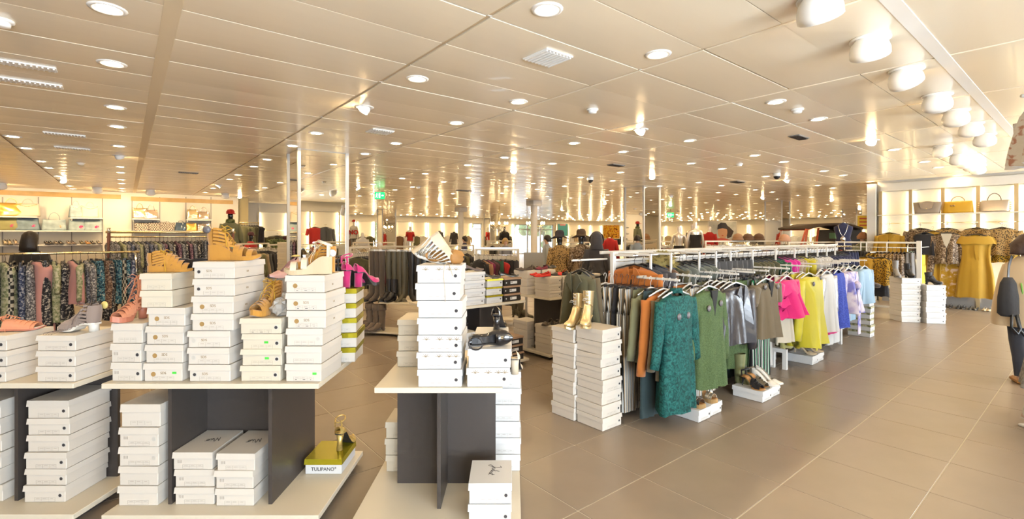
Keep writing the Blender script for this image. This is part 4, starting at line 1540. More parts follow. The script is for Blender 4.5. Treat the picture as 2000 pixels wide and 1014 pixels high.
def hanger_mesh(w, clip=False):
    k = ('h', round(w, 2), clip)
    if k in _G:
        return _G[k]
    m = MB()
    pts = []
    for i in range(10):
        a = math.radians(200 - 25 * i)
        pts.append((.018 * math.cos(a), 0, -.010 + .020 * math.sin(a) + .0))
    pts += [(.0, 0, -.045), (0, 0, -.085)]
    m.tube(pts, .0022, 5)
    if clip:
        m.tube([(-w * .42, 0, -.085), (w * .42, 0, -.085)], .0035, 6)
        for sg in (-1, 1):
            m.box(sg * w * .38 - .010, sg * w * .38 + .010, -.012, .012, -.118, -.078)
    else:
        m.tube([(-w * .46, 0, -.135), (-w * .2, 0, -.102), (0, 0, -.085), (w * .2, 0, -.102), (w * .46, 0, -.135)], [.006, .008, .009, .008, .006], 6)
    me = m.mesh('hanger')
    me.materials.append(HANGK)
    _G[k] = me
    return me


tag_me = MB().lathe([(.004, -.004), (.026, -.002), (.029, .003), (.018, .010), (.006, .013)], 16).mesh('security_tag')
tag_me.materials.append(TAGG)
ptag_me = MB().box(-.018, .018, -.001, .001, -.075, 0).mesh('price_tag')
ptag_me.materials.append(LABELW)


SHADOWLINE = mat('opening_shade', (.02, .02, .02), .8)  # near-black colour painting the shade inside necks and jacket fronts


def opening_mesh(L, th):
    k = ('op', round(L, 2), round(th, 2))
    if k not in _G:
        _G[k] = MB().ribbon([(.004, -th * .50, -.12), (.0, -th * .58, -.2), (.006, -th * .66, -L * .6), (-.004, -th * .76, -L + .02)], .012, .012, (0, -1, 0)).mesh('front_shade_line')
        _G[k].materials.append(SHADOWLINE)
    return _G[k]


def lapel_mesh(th):
    k = ('lap', round(th, 2))
    if k not in _G:
        y = -th * .56
        _G[k] = MB().prism([(.012, -.20), (.075, -.10), (.105, -.085), (.06, -.02), (.03, -.01)], 'y', y - .008, y + .004).mesh('lapel')
        _G[k].materials.append(CARD)
    return _G[k]


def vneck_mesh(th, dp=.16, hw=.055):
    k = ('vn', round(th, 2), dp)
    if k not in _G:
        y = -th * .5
        _G[k] = MB().prism([(-hw, -.012), (0, -dp), (hw, -.012), (hw * .6, -.02), (-hw * .6, -.02)], 'y', y - .012, y + .006).mesh('neck_shade')
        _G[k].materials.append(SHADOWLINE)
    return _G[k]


def garment(label, loc, rz, kind, material, w=.42, L=.62, th=.07, sleeve=0.0, sl_r=.055, flare=0.0, folds=.5, hang=None, tags=(), ptag=False, group=None, seed=None, name=None, cat=None, puff=0.0, sleeve_mat=None, vneck=0.0):
    """origin on the rail; the front looks along the garment's own -y"""
    seed = random.randint(0, 99) if seed is None else seed
    names = {'top': 'hanging_blouse', 'dress': 'hanging_dress', 'jacket': 'hanging_jacket', 'vest': 'hanging_vest', 'skirt': 'hanging_skirt', 'trousers': 'hanging_trousers'}
    cats = {'top': 'top', 'dress': 'dress', 'jacket': 'jacket', 'vest': 'vest', 'skirt': 'skirt', 'trousers': 'trousers'}
    e = empty(name or names[kind], loc, rz, label, cat or cats[kind], group)
    clip = kind in ('skirt', 'trousers')
    obj('hanger', hanger_mesh(w * .9, clip), e, material=hang or HANGK)
    body = obj('cloth', garment_mesh(kind, w, L, th, seed, flare, folds), e, (0, 0, -.10), material=material)
    if sleeve > 0:
        sm = sleeve_mesh(sleeve, sl_r, seed, puff)
        obj('sleeve', sm, body, (w / 2 - .035, 0, -.085), material=sleeve_mat or material)
        obj('sleeve', sm, body, (-w / 2 + .035, 0, -.085), material=sleeve_mat or material, scale=(-1, 1, 1))
    if vneck:
        obj('neck_shade', vneck_mesh(th, vneck), body, material=SHADOWLINE)  # dark wedge laid on the cloth as the shaded inside of the neck
    if kind == 'jacket':
        obj('front_shade_line', opening_mesh(L, th), body, material=SHADOWLINE)  # dark ribbon painted as the shadow line where the fronts meet
        obj('lapel', lapel_mesh(th), body, material=material)
        obj('lapel', lapel_mesh(th), body, material=material, scale=(-1, 1, 1))
    for (tx, tz) in tags:
        obj('security_tag', tag_me, e, (tx, -th * .55 - .004, tz), rot=(math.pi / 2, 0, 0), material=TAGG)
    if ptag:
        obj('price_tag', ptag_me, e, (0, -th * .6, -.16))
    return e


def rail_row(p0, p1, specs, where, group, spacing=None, facing=1, jit=.006):
    """specs: list of dicts (desc + garment args) hung evenly from p0 to p1"""
    p0, p1 = Vector(p0), Vector(p1)
    d = (p1 - p0)
    ang = math.atan2(d.y, d.x) + math.pi / 2 * facing
    n = len(specs)
    count = {}
    for i, sp in enumerate(specs):
        t = (i + .5) / n
        sp = dict(sp)
        desc = sp.pop('desc')
        count[desc] = count.get(desc, 0) + 1
    done = {}
    for i, sp in enumerate(specs):
        t = (i + .5) / n
        sp = dict(sp)
        desc = sp.pop('desc')
        done[desc] = done.get(desc, 0) + 1
        turn = sp.pop('turn', 0.0)
        if count[desc] > 1:
            lab = '%s, %s such from the left %s' % (desc, nth(done[desc]), where)
        else:
            lab = '%s %s' % (desc, where)
        p = p0 + d * t
        garment(lab, (p.x, p.y, p.z), ang + turn + random.uniform(-.10, .10), group=group, **sp)


def tube_rack(name, label, p0, p1, z, material, feet=True, r=.014, posts=True, group=None, cap=None):
    p0, p1 = Vector(p0), Vector(p1)
    d = p1 - p0
    L = d.length
    e = empty(name, (p0.x, p0.y, 0), math.atan2(d.y, d.x), label, 'clothes rack', group)
    obj('rail', MB().cyl((-.04, 0, z), (L + .04, 0, z), r, n=10), e, material=material)
    if posts:
        for x in (0, L):
            obj('post', MB().cyl((x, 0, .03), (x, 0, z + .02), r * .9, n=10), e, material=cap or material)
            obj('foot', MB().rbox(x - .02, x + .02, -.25, .25, 0, .03, .005), e, material=cap or material)
        obj('cross_bar', MB().cyl((0, 0, .12), (L, 0, .12), r * .7, n=8), e, material=cap or material)
    return e


# cloths
def solid(n, c, r=.85, **k):
    c = tuple(q * .76 for q in c)
    return mat(n, c, r, sheen=.15, bump=.05, bscale=90, **k)


C = dict(
    mint=pattern('mint_leaf_print', [(.10, .22, .12), (.42, .55, .38), (.72, .74, .60)], 'print', 30),
    pink=solid('blush_cotton', (.86, .42, .38)),
    bwfloral=pattern('black_white_floral', [(.02, .02, .03), (.05, .05, .06), (.75, .68, .58)], 'print', 42),
    goldfloral=pattern('gold_black_floral', [(.03, .025, .02), (.35, .22, .06), (.60, .48, .25)], 'print', 42),
    zig=pattern('black_cream_zigzag', [(.03, .03, .03), (.60, .56, .46)], 'plaid', 24),
    teal_paisley=pattern('teal_paisley', [(.02, .03, .05), (.03, .10, .16), (.10, .32, .40), (.62, .60, .50)], 'print', 49),
    rust_paisley=pattern('rust_ethnic', [(.05, .03, .03), (.24, .13, .08), (.50, .38, .28)], 'print', 57),
    sage_print=pattern('sage_print', [(.20, .24, .12), (.45, .46, .28), (.66, .62, .46)], 'print', 38),
    greyprint=pattern('grey_print', [(.07, .07, .08), (.22, .22, .25), (.78, .76, .72)], 'print', 57),
    plumprint=pattern('plum_print', [(.05, .03, .05), (.22, .08, .14), (.55, .46, .46)], 'print', 57),
    navyprint=pattern('navy_print', [(.02, .03, .07), (.10, .13, .25), (.55, .54, .55)], 'print', 49),
    redprint=pattern('red_black_print', [(.03, .02, .03), (.55, .04, .03), (.10, .05, .06)], 'print', 27),
    ivory=solid('ivory_crepe', (.78, .70, .55)),
    turq=solid('turquoise_silk', (.06, .50, .46), .5),
    olive=solid('olive_wool', (.125, .115, .055)),
    olivel=solid('light_olive', (.25, .25, .13)),
    sage=solid('sage_green', (.26, .34, .23)),
    orange=solid('burnt_orange', (.66, .20, .025)),
    charcoal=solid('charcoal_wool', (.075, .072, .085)),
    greyg=solid('grey_green', (.19, .21, .18)),
    greyd=solid('slate_grey', (.14, .14, .145)),
    forest=solid('forest_green', (.035, .13, .07)),
    moss=pattern('moss_knit', [(.075, .12, .04), (.125, .19, .075)], 'print', 120, bump=.3),
    lace=pattern('teal_lace', [(.004, .05, .046), (.009, .11, .10), (.022, .17, .15)], 'lace', 34, .75, bump=.4),
    dteal=solid('dark_teal_cloth', (.025, .055, .06)),
    khaki=solid('khaki_suede_cloth', (.20, .145, .075)),
    stripe=pattern('white_black_stripe', [(.82, .80, .74), (.03, .03, .03), (.60, .42, .24), (.80, .78, .72), (.02, .02, .02)], 'stripe', 11),
    gstripe=pattern('green_black_stripe', [(.02, .02, .02), (.75, .74, .70), (.03, .26, .11), (.02, .02, .02)], 'stripe', 11),
    leather=mat('soft_black_leather', (.045, .042, .05), .32, coat=.2, bump=.25, bscale=28),
    hot=solid('hot_pink', (.88, .01, .22)),
    fuchsia=solid('fuchsia_cotton', (.90, .02, .38)),
    yellow=solid('lemon_chiffon', (.80, .70, .02), .6),
    ochre=solid('ochre_yellow', (.62, .50, .015)),
    paley=solid('pale_yellow', (.78, .70, .25)),
    whitec=solid('white_cotton', (.82, .81, .79)),
    silver=mat('silver_satin', (.62, .62, .64), .25, metal=.4, bump=.2, bscale=40),
    cobalt=solid('cobalt_crochet', (.04, .07, .45), bump_=None) if False else pattern('cobalt_crochet', [(.02, .04, .30), (.06, .10, .55)], 'print', 90, bump=.4),
    navy=solid('navy_cotton', (.025, .03, .10)),
    lilac=pattern('lilac_print', [(.20, .20, .58), (.66, .58, .72), (.80, .74, .82)], 'print', 9),
    sky=solid('sky_blue_cotton', (.42, .62, .80)),
    denim=solid('washed_denim', (.20, .30, .42)),
    skyg=solid('blue_grey_cloth', (.46, .54, .64)),
    mustard=solid('mustard_crepe', (.64, .36, .012), .7),
    mustprint=pattern('mustard_black_print', [(.03, .02, .01), (.50, .28, .02)], 'leopard', 40),
    leopard=pattern('leopard_print', [(.04, .025, .015), (.10, .06, .03), (.52, .33, .12), (.46, .28, .10)], 'leopard', 42),
    snake=pattern('brown_snake_sequin', [(.06, .035, .02), (.24, .15, .08), (.60, .48, .34)], 'print', 40, .45),
    mustfloral=pattern('mustard_floral', [(.50, .27, .015), (.52, .30, .03), (.55, .33, .05), (.80, .60, .50)], 'print', 12),
    brownc=solid('brown_wool', (.20, .10, .05)),
    tanc=solid('camel_wool', (.48, .25, .12)),
    maroonc=solid('maroon_wool', (.12, .03, .04)),
    blackc=solid('black_cloth', (.022, .02, .024)),
    redc=solid('red_cloth', (.70, .02, .015)),
    camo=pattern('camo_cloth', [(.06, .08, .03), (.17, .20, .08), (.30, .33, .16)], 'print', 12),
    peach=solid('peach_cloth', (.78, .42, .26)),
    beigec=solid('beige_knit', (.62, .48, .30)),
    wine=solid('wine_cloth', (.28, .02, .09)),
    grey2=solid('heather_grey', (.30, .29, .29)),
)

# ------------------------------------------------------------------ near left brass rail
v1 = 7.92
pr = W(.10, v1, 1.34)
pl = W(-1.75, v1, 1.34)
tube_rack('clothes_rail', 'long brass clothes rail of print dresses by the left edge', pl, pr, 1.34, BRASS, cap=CHROME)
GL = 'printed dresses on the near left rail'
D = lambda desc, kind, m, **k: dict(desc=desc, kind=kind, material=C[m], **k)
row = [
    D('black print dress', 'dress', 'bwfloral', L=.95, w=.40, th=.10), D('red and black print dress', 'dress', 'redprint', L=.80, w=.40, th=.08),
    D('black print dress', 'dress', 'bwfloral', L=.95, w=.40, th=.08), D('red and black print dress', 'dress', 'redprint', L=.9, w=.40, th=.10),
    D('navy print dress', 'dress', 'navyprint', L=.95, w=.42, th=.08),
    D('mint leaf dress with ruffles', 'dress', 'mint', L=1.05, w=.44, th=.13, flare=.25, turn=.5, sleeve=.30),
    D('black print dress', 'dress', 'bwfloral', L=1.0, w=.40, th=.08), D('gold floral dress', 'dress', 'goldfloral', L=1.05, w=.40, th=.10),
    D('black print dress', 'dress', 'bwfloral', L=1.0, w=.40, th=.09), D('ivory patterned long dress', 'dress', 'sage_print', L=1.1, w=.40, th=.11, turn=.35),
    D('zigzag black and cream dress', 'dress', 'zig', L=1.05, w=.40, th=.07), D('navy print dress', 'dress', 'navyprint', L=1.0, w=.42, th=.07), D('grey print dress', 'dress', 'greyprint', L=1.0, w=.42, th=.07),
    D('long blush pink dress', 'dress', 'pink', L=1.22, w=.42, th=.15, turn=.55, folds=.3),
    D('black floral skirt', 'skirt', 'bwfloral', L=.9, w=.40, th=.10), D('sage print dress', 'dress', 'sage_print', L=.72, w=.40, th=.10, sleeve=.3),
    D('black floral dress', 'dress', 'bwfloral', L=.7, w=.40, th=.08), D('blush pink ruffled top', 'top', 'pink', L=.52, w=.40, th=.09, sleeve=.45, turn=.3),
    D('sage print blouse', 'top', 'sage_print', L=.5, w=.40, th=.09, sleeve=.4), D('grey print blouse', 'top', 'greyprint', L=.52, w=.42, th=.10, sleeve=.42, turn=.3),
    D('teal paisley skirt', 'skirt', 'teal_paisley', L=.50, w=.40, th=.09, turn=.3), D('rust patterned skirt', 'skirt', 'rust_paisley', L=.58, w=.40, th=.10, turn=.45), D('black print dress', 'dress', 'bwfloral', L=.75, w=.40, th=.07),
    D('wide teal paisley skirt', 'skirt', 'teal_paisley', L=.55, w=.42, th=.10, turn=.75), D('black cream print trousers', 'trousers', 'zig', L=.95, w=.36, th=.07), D('navy patterned skirt', 'skirt', 'navyprint', L=.5, w=.38, th=.07),
]
rail_row(pl + Vector((0, 0, 0)), pr, row, 'on the near left rail', GL)

# ------------------------------------------------------------------ second left rail, further back
v2 = 12.4
p0, p1 = W(-.26, v2, 1.52), W(1.85, v2, 1.52)
e = tube_rack('clothes_rail', 'brass double clothes rail of grey prints below the handbag shelves', p0, p1, 1.52, BRASS, posts=False)
obj('top_rail', MB().cyl((-.05, 0, 1.615), (2.2, 0, 1.615), .022, n=10), e, material=BRASS)
for x in (0, 2.15):
    obj('post', MB().cyl((x, 0, .02), (x, 0, 1.66), .028, n=12), e, material=mat('dark_red_post', (.12, .03, .025), .4))
    obj('post_cap', MB().cyl((x, 0, 1.60), (x, 0, 1.70), .030, n=12), e, material=CHROME)
    obj('foot', MB().rbox(x - .03, x + .03, -.25, .25, 0, .03, .005), e, material=CHROME)
row = [D('pale printed strappy top', 'top', 'greyprint', L=.5, w=.40, th=.06, turn=.5)]
for i in range(11):
    row.append(D('grey print blouse', 'top', ['greyprint', 'sage_print', 'greyprint', 'navyprint'][i % 4], L=.7, w=.42, th=.06, sleeve=.45, turn=.25))
for i in range(9):
    row.append(D('plum print blouse', 'top', ['plumprint', 'greyprint', 'bwfloral'][i % 3], L=.7, w=.42, th=.06, sleeve=.4, turn=.2))
for i in range(8):
    row.append(D('black and white print trousers', 'trousers', ['bwfloral', 'greyprint', 'navyprint'][i % 3], L=.9, w=.34, th=.07, turn=.3))
row.append(D('turquoise top', 'top', 'turq', L=.75, w=.40, th=.08, turn=.3))
rail_row(p0, p1, row, 'on the rail below the handbags', 'grey prints on the second left rail')

# ------------------------------------------------------------------ lit bays along the walls
def lit_bays(where, p, rz, n, w, z1=2.62, z0=.10, group='lit wall bays', led=True, depth=.10, rails=(1.83,), shelf=None, name='wall_bay', kick=.10, ledm=None):
    for i in range(n):
        q = Matrix.Rotation(rz, 4, 'Z') @ Vector((i * w, 0, 0))
        e = empty(name, (p[0] + q.x, p[1] + q.y, 0), rz, '%s lit white display bay from the left %s' % (nth(i + 1), where), 'wall bay', group)
        obj('back_panel', MB().box(.035, w - .035, .03, .05, z0, z1), e, material=PANEL)
        obj('upright', MB().box(-.010, .010, -.03, .06, 0, z1 + .02).box(-.030, .030, -.036, -.030, 0, z1 + .02), e, material=mat('brass_upright', (.60, .46, .25), .4, metal=.3))
        obj('header', MB().box(-.0, w, -.02, .09, z1 + .02, z1 + .20), e, material=WALLW)
        if led:
            for x in (.016, w - .016):
                obj('led_strip', MB().box(x - .004, x + .004, -.026, .010, z0 + .05, z1 - .02), e, material=ledm or LED)
        for zr in rails:
            obj('rail', MB().cyl((0, -.03, zr), (w, -.03, zr), .008, n=8), e, material=BRASS)
        if shelf:
            obj('shelf', MB().rbox(0, w, -.30, .03, shelf - .02, shelf, .003), e, material=WALLW)
        if kick:
            obj('kick_board', MB().box(0, w, -.02, .0, 0, kick), e, material=GREY)


# handbag wall at the right
KU = 14.05
lit_bays('on the handbag wall at the right', W(KU, 3.37), TH - math.pi / 2, 7, .56, z1=2.58, rails=(1.83,), shelf=2.03, kick=.30, ledm=emit('led_soft_glow', (1.0, .80, .46), 13.0))
structure('wall_right', MB().box(KU + .06, KU + .5, -2.2, 3.45, 0, HW).mesh('wall_right', WALLW), rz=TH)
structure('trim_1', MB().box(KU - .10, KU + .5, 3.45, 3.62, 0, 2.78).mesh('trim', WHITE), rz=TH)


def KP(px, off=.0, z=0.0):
    """point on the handbag wall below/above image column px, off metres in front of it"""
    t = (px - 1000) / FPX
    Y = (KU - off) / (CU * t + SU)
    return Vector((t * Y, Y, z))


# ------------------------------------------------------------------ handbags
def handbag(label, p, rz, material, w=.34, h=.22, d=.14, handles=1, hh=.14, taper=.88, hmat=None, flap=None, flower=None, slouch=0.0, studs=False, group='handbags on shelves', name='handbag', bow=False, chain=False):
    e = empty(name, p, rz, label, 'handbag', group)
    rnd = random.Random(label)
    m = MB()
    rings = []
    N = 20
    for i in range(9):
        t = i / 8
        k = 1.0 + (taper - 1.0) * t if taper < 1 else 1.0 + (taper - 1) * t
        hd = d / 2 * (1 - .72 * t ** 1.5)
        z = .002 + h * t
        ring = []
        for j in range(N):
            a = 2 * math.pi * j / N
            c, s = math.cos(a), math.sin(a)
            x = w / 2 * k * math.copysign(abs(c) ** .45, c)
            y = hd * math.copysign(abs(s) ** .6, s) + slouch * .02 * math.sin(5 * x / w + i + rnd.random())
            ring.append((x, y, z - slouch * .04 * (1 - (2 * x / w) ** 2) * t * t))
        rings.append(ring)
    m.loft(rings)
    obj('bag_body', m, e, material=material)
    hm = hmat or material
    for k in range(handles):
        y = (-.03 if k else .03) if handles > 1 else 0
        r = w * .22
        pts = [(r * math.cos(math.pi * q / 10), y, h * .93 + hh * math.sin(math.pi * q / 10)) for q in range(11)]
        obj('handle', MB().tube(pts, .007, 6), e, material=hm)
    if chain:
        pts = [(-w * .42 + w * .84 * q / 10, -d * .3, h * .95 - .07 * math.sin(math.pi * q / 10)) for q in range(11)]
        obj('strap', MB().tube(pts, .006, 6), e, material=BRASS)
    if flap:
        obj('front_flap', MB().prism([(-w * .30, h * .95), (w * .30, h * .95), (w * .22, h * .45), (0, h * .36), (-w * .22, h * .45)], 'y', -d * .52, -d * .46), e, material=flap)
        obj('clasp', MB().ball((0, -d * .54, h * .42), .010, 8, 5), e, material=BRASS)
    if flower:
        fm = MB()
        for k in range(7):
            a = 2 * math.pi * k / 7
            fm.ball((w * .24 + .028 * math.cos(a), -d * .42, h * .30 + .028 * math.sin(a)), .024, 7, 5, (1, .5, 1))
        fm.ball((w * .24, -d * .46, h * .30), .02, 7, 5)
        obj('flower', fm, e, material=flower)
    if studs:
        for sg in (-1, 1):
            for k in range(4):
                obj('stud', MB().rbox(sg * w * .5 - .02, sg * w * .5 + .02, -.012, .012, h * (.18 + .19 * k), h * (.18 + .19 * k) + .02, .004), e, material=BRASS)
    if bow:
        bm2 = MB()
        for sg in (-1, 1):
            bm2.ball((sg * .02 - w * .15, -d * .48, h * .62), .018, 7, 5, (1.3, .5, .9))
        obj('bow', bm2, e, material=hm)
    return e


TAUPEB = mat('taupe_bag', (.34, .28, .22), .4)
PEWTER = mat('pewter_croc', (.42, .36, .30), .25, metal=.8, bump=.4, bscale=70)
MUSTB = mat('mustard_bag', (.66, .37, .02), .5)
WR = TH - math.pi / 2
handbag('taupe tote with front flap on the right wall shelf', KP(1811, .17, 2.031), WR, TAUPEB, .44, .26, .16, 1, .03, 1.14, flap=PEWTER)
handbag('mustard bowling bag with bow on the right wall shelf', KP(1871, .17, 2.031), WR, MUSTB, .50, .25, .18, 1, .12, .90, hmat=mat('tan_handle', (.30, .16, .06), .5), bow=True)
handbag('pewter crocodile bag with studs on the right wall shelf', KP(1942, .17, 2.031), WR, PEWTER, .46, .24, .18, 1, .16, .95, hmat=mat('brown_handle', (.12, .06, .03), .5), studs=True)

# clothes on short face-out arms of the handbag wall
GK = 'clothes hung on the handbag wall'


def wall_arm(p, rz, z, L, label):
    e = empty('face_out_arm', (p.x, p.y, 0), rz, label, 'hanging arm', 'face-out arms on the handbag wall')
    obj('bar', MB().cyl((0, .02, z), (0, -L, z), .008, n=8), e, material=WHITE)
    obj('bracket', MB().rbox(-.02, .02, .0, .03, z - .02, z + .06, .003), e, material=WHITE)


for i, px in enumerate((1737, 1797, 1850, 1905, 1957)):
    wall_arm(KP(px, .03), WR, 1.80, .36, '%s short white hanging arm from the left on the handbag wall' % nth(i + 1))
garment('mustard cardigan half hidden behind the rack on the handbag wall', KP(1737, .20, 1.80 - .10), WR, 'jacket', C['mustard'], .48, .60, .10, .55, group=GK)
garment('brown floral sheer blouse at the back of the second arm', KP(1797, .15, 1.80), WR, 'top', C['snake'], .48, .70, .09, .5, sl_r=.07, group=GK)
garment('black sleeveless wrap top over mustard on the second arm', KP(1806, .36, 1.70), WR, 'vest', C['blackc'], .40, .48, .09, group=GK)
garment('mustard long drape beside the black wrap top', KP(1822, .28, 1.74), WR, 'dress', C['mustard'], .36, 1.10, .10, flare=.1, group=GK)
garment('leopard blouse behind the snake print hooded jacket', KP(1850, .12, 1.80), WR, 'top', C['leopard'], .46, .62, .09, .5, group=GK)
garment('mustard floral long dress under the snake print jacket', KP(1856, .24, 1.62), WR, 'dress', C['mustfloral'], .50, 1.28, .14, flare=.2, group=GK)
garment('brown snake print hooded jacket with pale lining on the third arm', KP(1850, .36, 1.70), WR, 'jacket', C['snake'], .46, .66, .13, 1.0, sl_r=.075, group=GK)
obj('pale_lining', MB().prism([(-.09, -.11), (.09, -.11), (.045, -.30), (0, -.42), (-.045, -.30)], 'y', -.092, -.080), [o for o in COL.objects if o.get('label', '').startswith('brown snake print hooded')][0], material=C['ivory'])
garment('leopard blouse behind the mustard off-shoulder dress', KP(1907, .15, 1.80), WR, 'top', C['leopard'], .48, .75, .09, .6, sl_r=.07, group=GK)
e = garment('mustard off-shoulder long dress with frill and sash', KP(1905, .36, 1.66), WR, 'dress', C['mustard'], .56, 1.30, .13, flare=.22, folds=.8, group=GK)
obj('frill', MB().loft([[(.27 * math.cos(a) * k, .09 * math.sin(a) * k, z + .012 * math.sin(7 * a)) for a in [2 * math.pi * q / 28 for q in range(28)]] for (k, z) in ((.95, -.13), (1.12, -.20), (1.28, -.29))], False, False), e, material=C['mustard'])
obj('sash', MB().ribbon([(.02, -.10, -.32), (.03, -.12, -.45), (.05, -.11, -.62)], .05, .006, (0, -1, 0)), e, material=C['mustard'])
garment('leopard frilled blouse at the right end of the wall', KP(1957, .30, 1.80), WR, 'top', C['leopard'], .46, .55, .11, .45, sl_r=.08, group=GK)
garment('peach frilled blouse behind the leopard one', KP(1964, .20, 1.76), WR, 'top', C['mustprint'], .46, .66, .09, .5, group=GK)
# pairs of shoes along the foot of the wall
k = 0
for (px, c, nm) in ((1847, BLEATH, 'black buckled loafer'), (1858, BLEATH, 'black buckled loafer'), (1874, BLEATH, 'black bow loafer'), (1884, BLEATH, 'black bow loafer'), (1898, PATENT, 'black patent loafer'), (1908, PATENT, 'black patent loafer'), (1925, BEIGE, 'taupe pump'), (1934, BEIGE, 'taupe pump')):
    pump('%s, %s of the pair below the handbag wall' % (nm, 'left' if k % 2 == 0 else 'right'), KP(px, .16, .001), WR - math.pi / 2, c, BEIGEL, .02, .26, group='shoes along the handbag wall', name='loafer_shoe')
    k += 1

# ------------------------------------------------------------------ white gondola of green to blue clothes
GV, GU0, GBW, GN, GH = 2.95, 3.62, 1.20, 5, 1.40
gon = empty('clothes_gondola', W(GU0, GV, 0), TH, 'long white metal gondola carrying green, pink, yellow and blue clothes', 'clothes gondola')
GL_ = GBW * GN
for i in range(GN + 1):
    x = i * GBW
    obj('post', MB().rbox(x - .022, x + .022, -.022, .022, 0, GH, .004), gon, material=WHITE)
for i in range(GN):
    a, b = i * GBW + .022, (i + 1) * GBW - .022
    obj('top_rail', MB().rbox(a, b, -.020, .020, GH - .035, GH, .003), gon, material=WHITE)
    obj('lower_rail', MB().rbox(a, b, -.015, .015, GH - .095, GH - .07, .003), gon, material=WHITE)
    obj('back_panel', MB().box(a, b, -.006, .006, .14, GH - .10), gon, material=mat('frosted_panel', (.78, .80, .82), .4))
    obj('rear_frame', MB().rbox(a, b, .16, .19, GH - .03, GH, .003), gon, material=WHITE)
    obj('rear_link', MB().rbox(a + .3, a + .33, .02, .16, GH - .03, GH - .005, .003), gon, material=WHITE)
    obj('base_deck', MB().rbox(a, b, -.36, .36, .10, .13, .004), gon, material=WHITE)
    for (x) in (a + .28, b - .28):
        obj('leg_frame', MB().prism([(-.36, .0), (-.32, 0), (-.32, .09), (.32, .09), (.32, 0), (.36, 0), (.36, .10), (-.36, .10)], 'x', x - .02, x + .02), gon, material=WHITE)
obj('hang_rail', MB().cyl((0, -.23, 1.37), (GL_, -.23, 1.37), .010, n=8), gon, material=CHROME)
for i in range(GN * 2 + 1):
    x = i * GBW / 2
    obj('rail_bracket', MB().rbox(x - .006, x + .006, -.235, 0, 1.36, 1.38, .002), gon, material=WHITE)
ARMS = [3.50, 4.00, 4.50, 5.14, 5.66, 6.28, 6.86, 7.66, 8.36, 7.26, 4.83, 8.02]
for u in ARMS:
    x = max(.06, u - GU0)
    x = min(x, GL_ - .06)
    m = MB()
    m.rbox(x - .009, x + .009, -.37, .0, GH - .030, GH - .010, .002)
    m.rbox(x - .009, x + .009, -.388, -.370, 1.18, GH - .010, .002)
    arm = obj('drop_arm', m, gon, material=WHITE)
    ux = u - GU0
    m = MB()
    m.rbox(min(ux, x) - .009, max(ux, x) + .009, -.388, -.36, 1.18, 1.20, .002) if abs(ux - x) > .02 else None
    m.rbox(ux - .009, ux + .009, -.78, -.360, 1.181, 1.199, .002)
    obj('face_out_bar', m, gon, material=WHITE)

GG = 'clothes hung face-out on the white gondola'


def arm_row(idx, items, vf=2.20, step=.062, z=1.195):
    u = ARMS[idx]
    for i, (lab, kind, mm, kw) in enumerate(items):
        kw = dict(kw)
        dz = kw.pop('dz', 0.0)
        du = kw.pop('du', 0.0)
        garment(lab, W(u + du + random.uniform(-.006, .006), vf + i * step, z + dz), TH + random.uniform(-.05, .05), kind, C[mm], group=GG, hang=HANGW if kind != 'trousers' else HANGK, **kw)


TR = dict(L=1.04, w=.44, th=.06, folds=.6, flare=.04)
arm_row(0, [
    ('teal lace long-sleeved dress with two black tags', 'dress', 'lace', dict(L=.96, w=.46, th=.11, sleeve=.52, sl_r=.06, tags=((-.06, -.29), (.07, -.29)), folds=.35)),
    ('khaki jacket directly behind the teal lace dress', 'jacket', 'khaki', dict(L=.72, w=.42, th=.06, sleeve=.55)),
    ('burnt orange coat with gathered sleeve behind the lace dress', 'jacket', 'orange', dict(L=.62, w=.46, th=.07, sleeve=.60, sl_r=.06)),
    ('dark teal trousers behind the orange coat', 'trousers', 'dteal', TR),
    ('light olive jacket behind the orange coat', 'jacket', 'olivel', dict(L=.60, w=.44, th=.05, sleeve=.5)),
    ('light olive trousers with belt beside the striped trousers', 'trousers', 'olivel', dict(L=.5, w=.36, th=.06)),
    ('striped wide trousers nearest the lace dress', 'trousers', 'stripe', TR),
    ('black and cream striped trousers second from the lace dress', 'trousers', 'stripe', TR),
    ('black trousers between the striped ones', 'trousers', 'blackc', dict(TR, L=.98)),
    ('striped trousers third from the lace dress', 'trousers', 'stripe', TR),
    ('striped trousers farthest from the lace dress', 'trousers', 'stripe', TR),
    ('sage green long jacket beside the box stack', 'jacket', 'sage', dict(L=.72, w=.42, th=.06, sleeve=.6)),
    ('olive coat behind the sage green jacket', 'jacket', 'olive', dict(L=.6, w=.44, th=.06, sleeve=.6)),
])
arm_row(1, [
    ('moss green knitted cold-shoulder dress with price tag', 'dress', 'moss', dict(L=.86, w=.44, th=.10, sleeve=.60, sl_r=.055, tags=((-.09, -.27), (.10, -.24)), ptag=True, folds=.4, vneck=.24)),
    ('white and black striped trousers behind the moss knit', 'trousers', 'stripe', dict(TR, L=.95)),
    ('cream blouse behind the moss knit', 'top', 'ivory', dict(L=.5, w=.38, th=.06)),
    ('sage blouse behind the moss knit', 'top', 'sage', dict(L=.5, w=.38, th=.06)),
    ('rust and black shorts beside the lace dress shoulder', 'skirt', 'orange', dict(L=.30, w=.34, th=.06)),
    ('rust shorts second from the moss knit', 'skirt', 'brownc', dict(L=.30, w=.34, th=.06)),
    ('black trousers behind the rust shorts', 'trousers', 'blackc', TR),
])
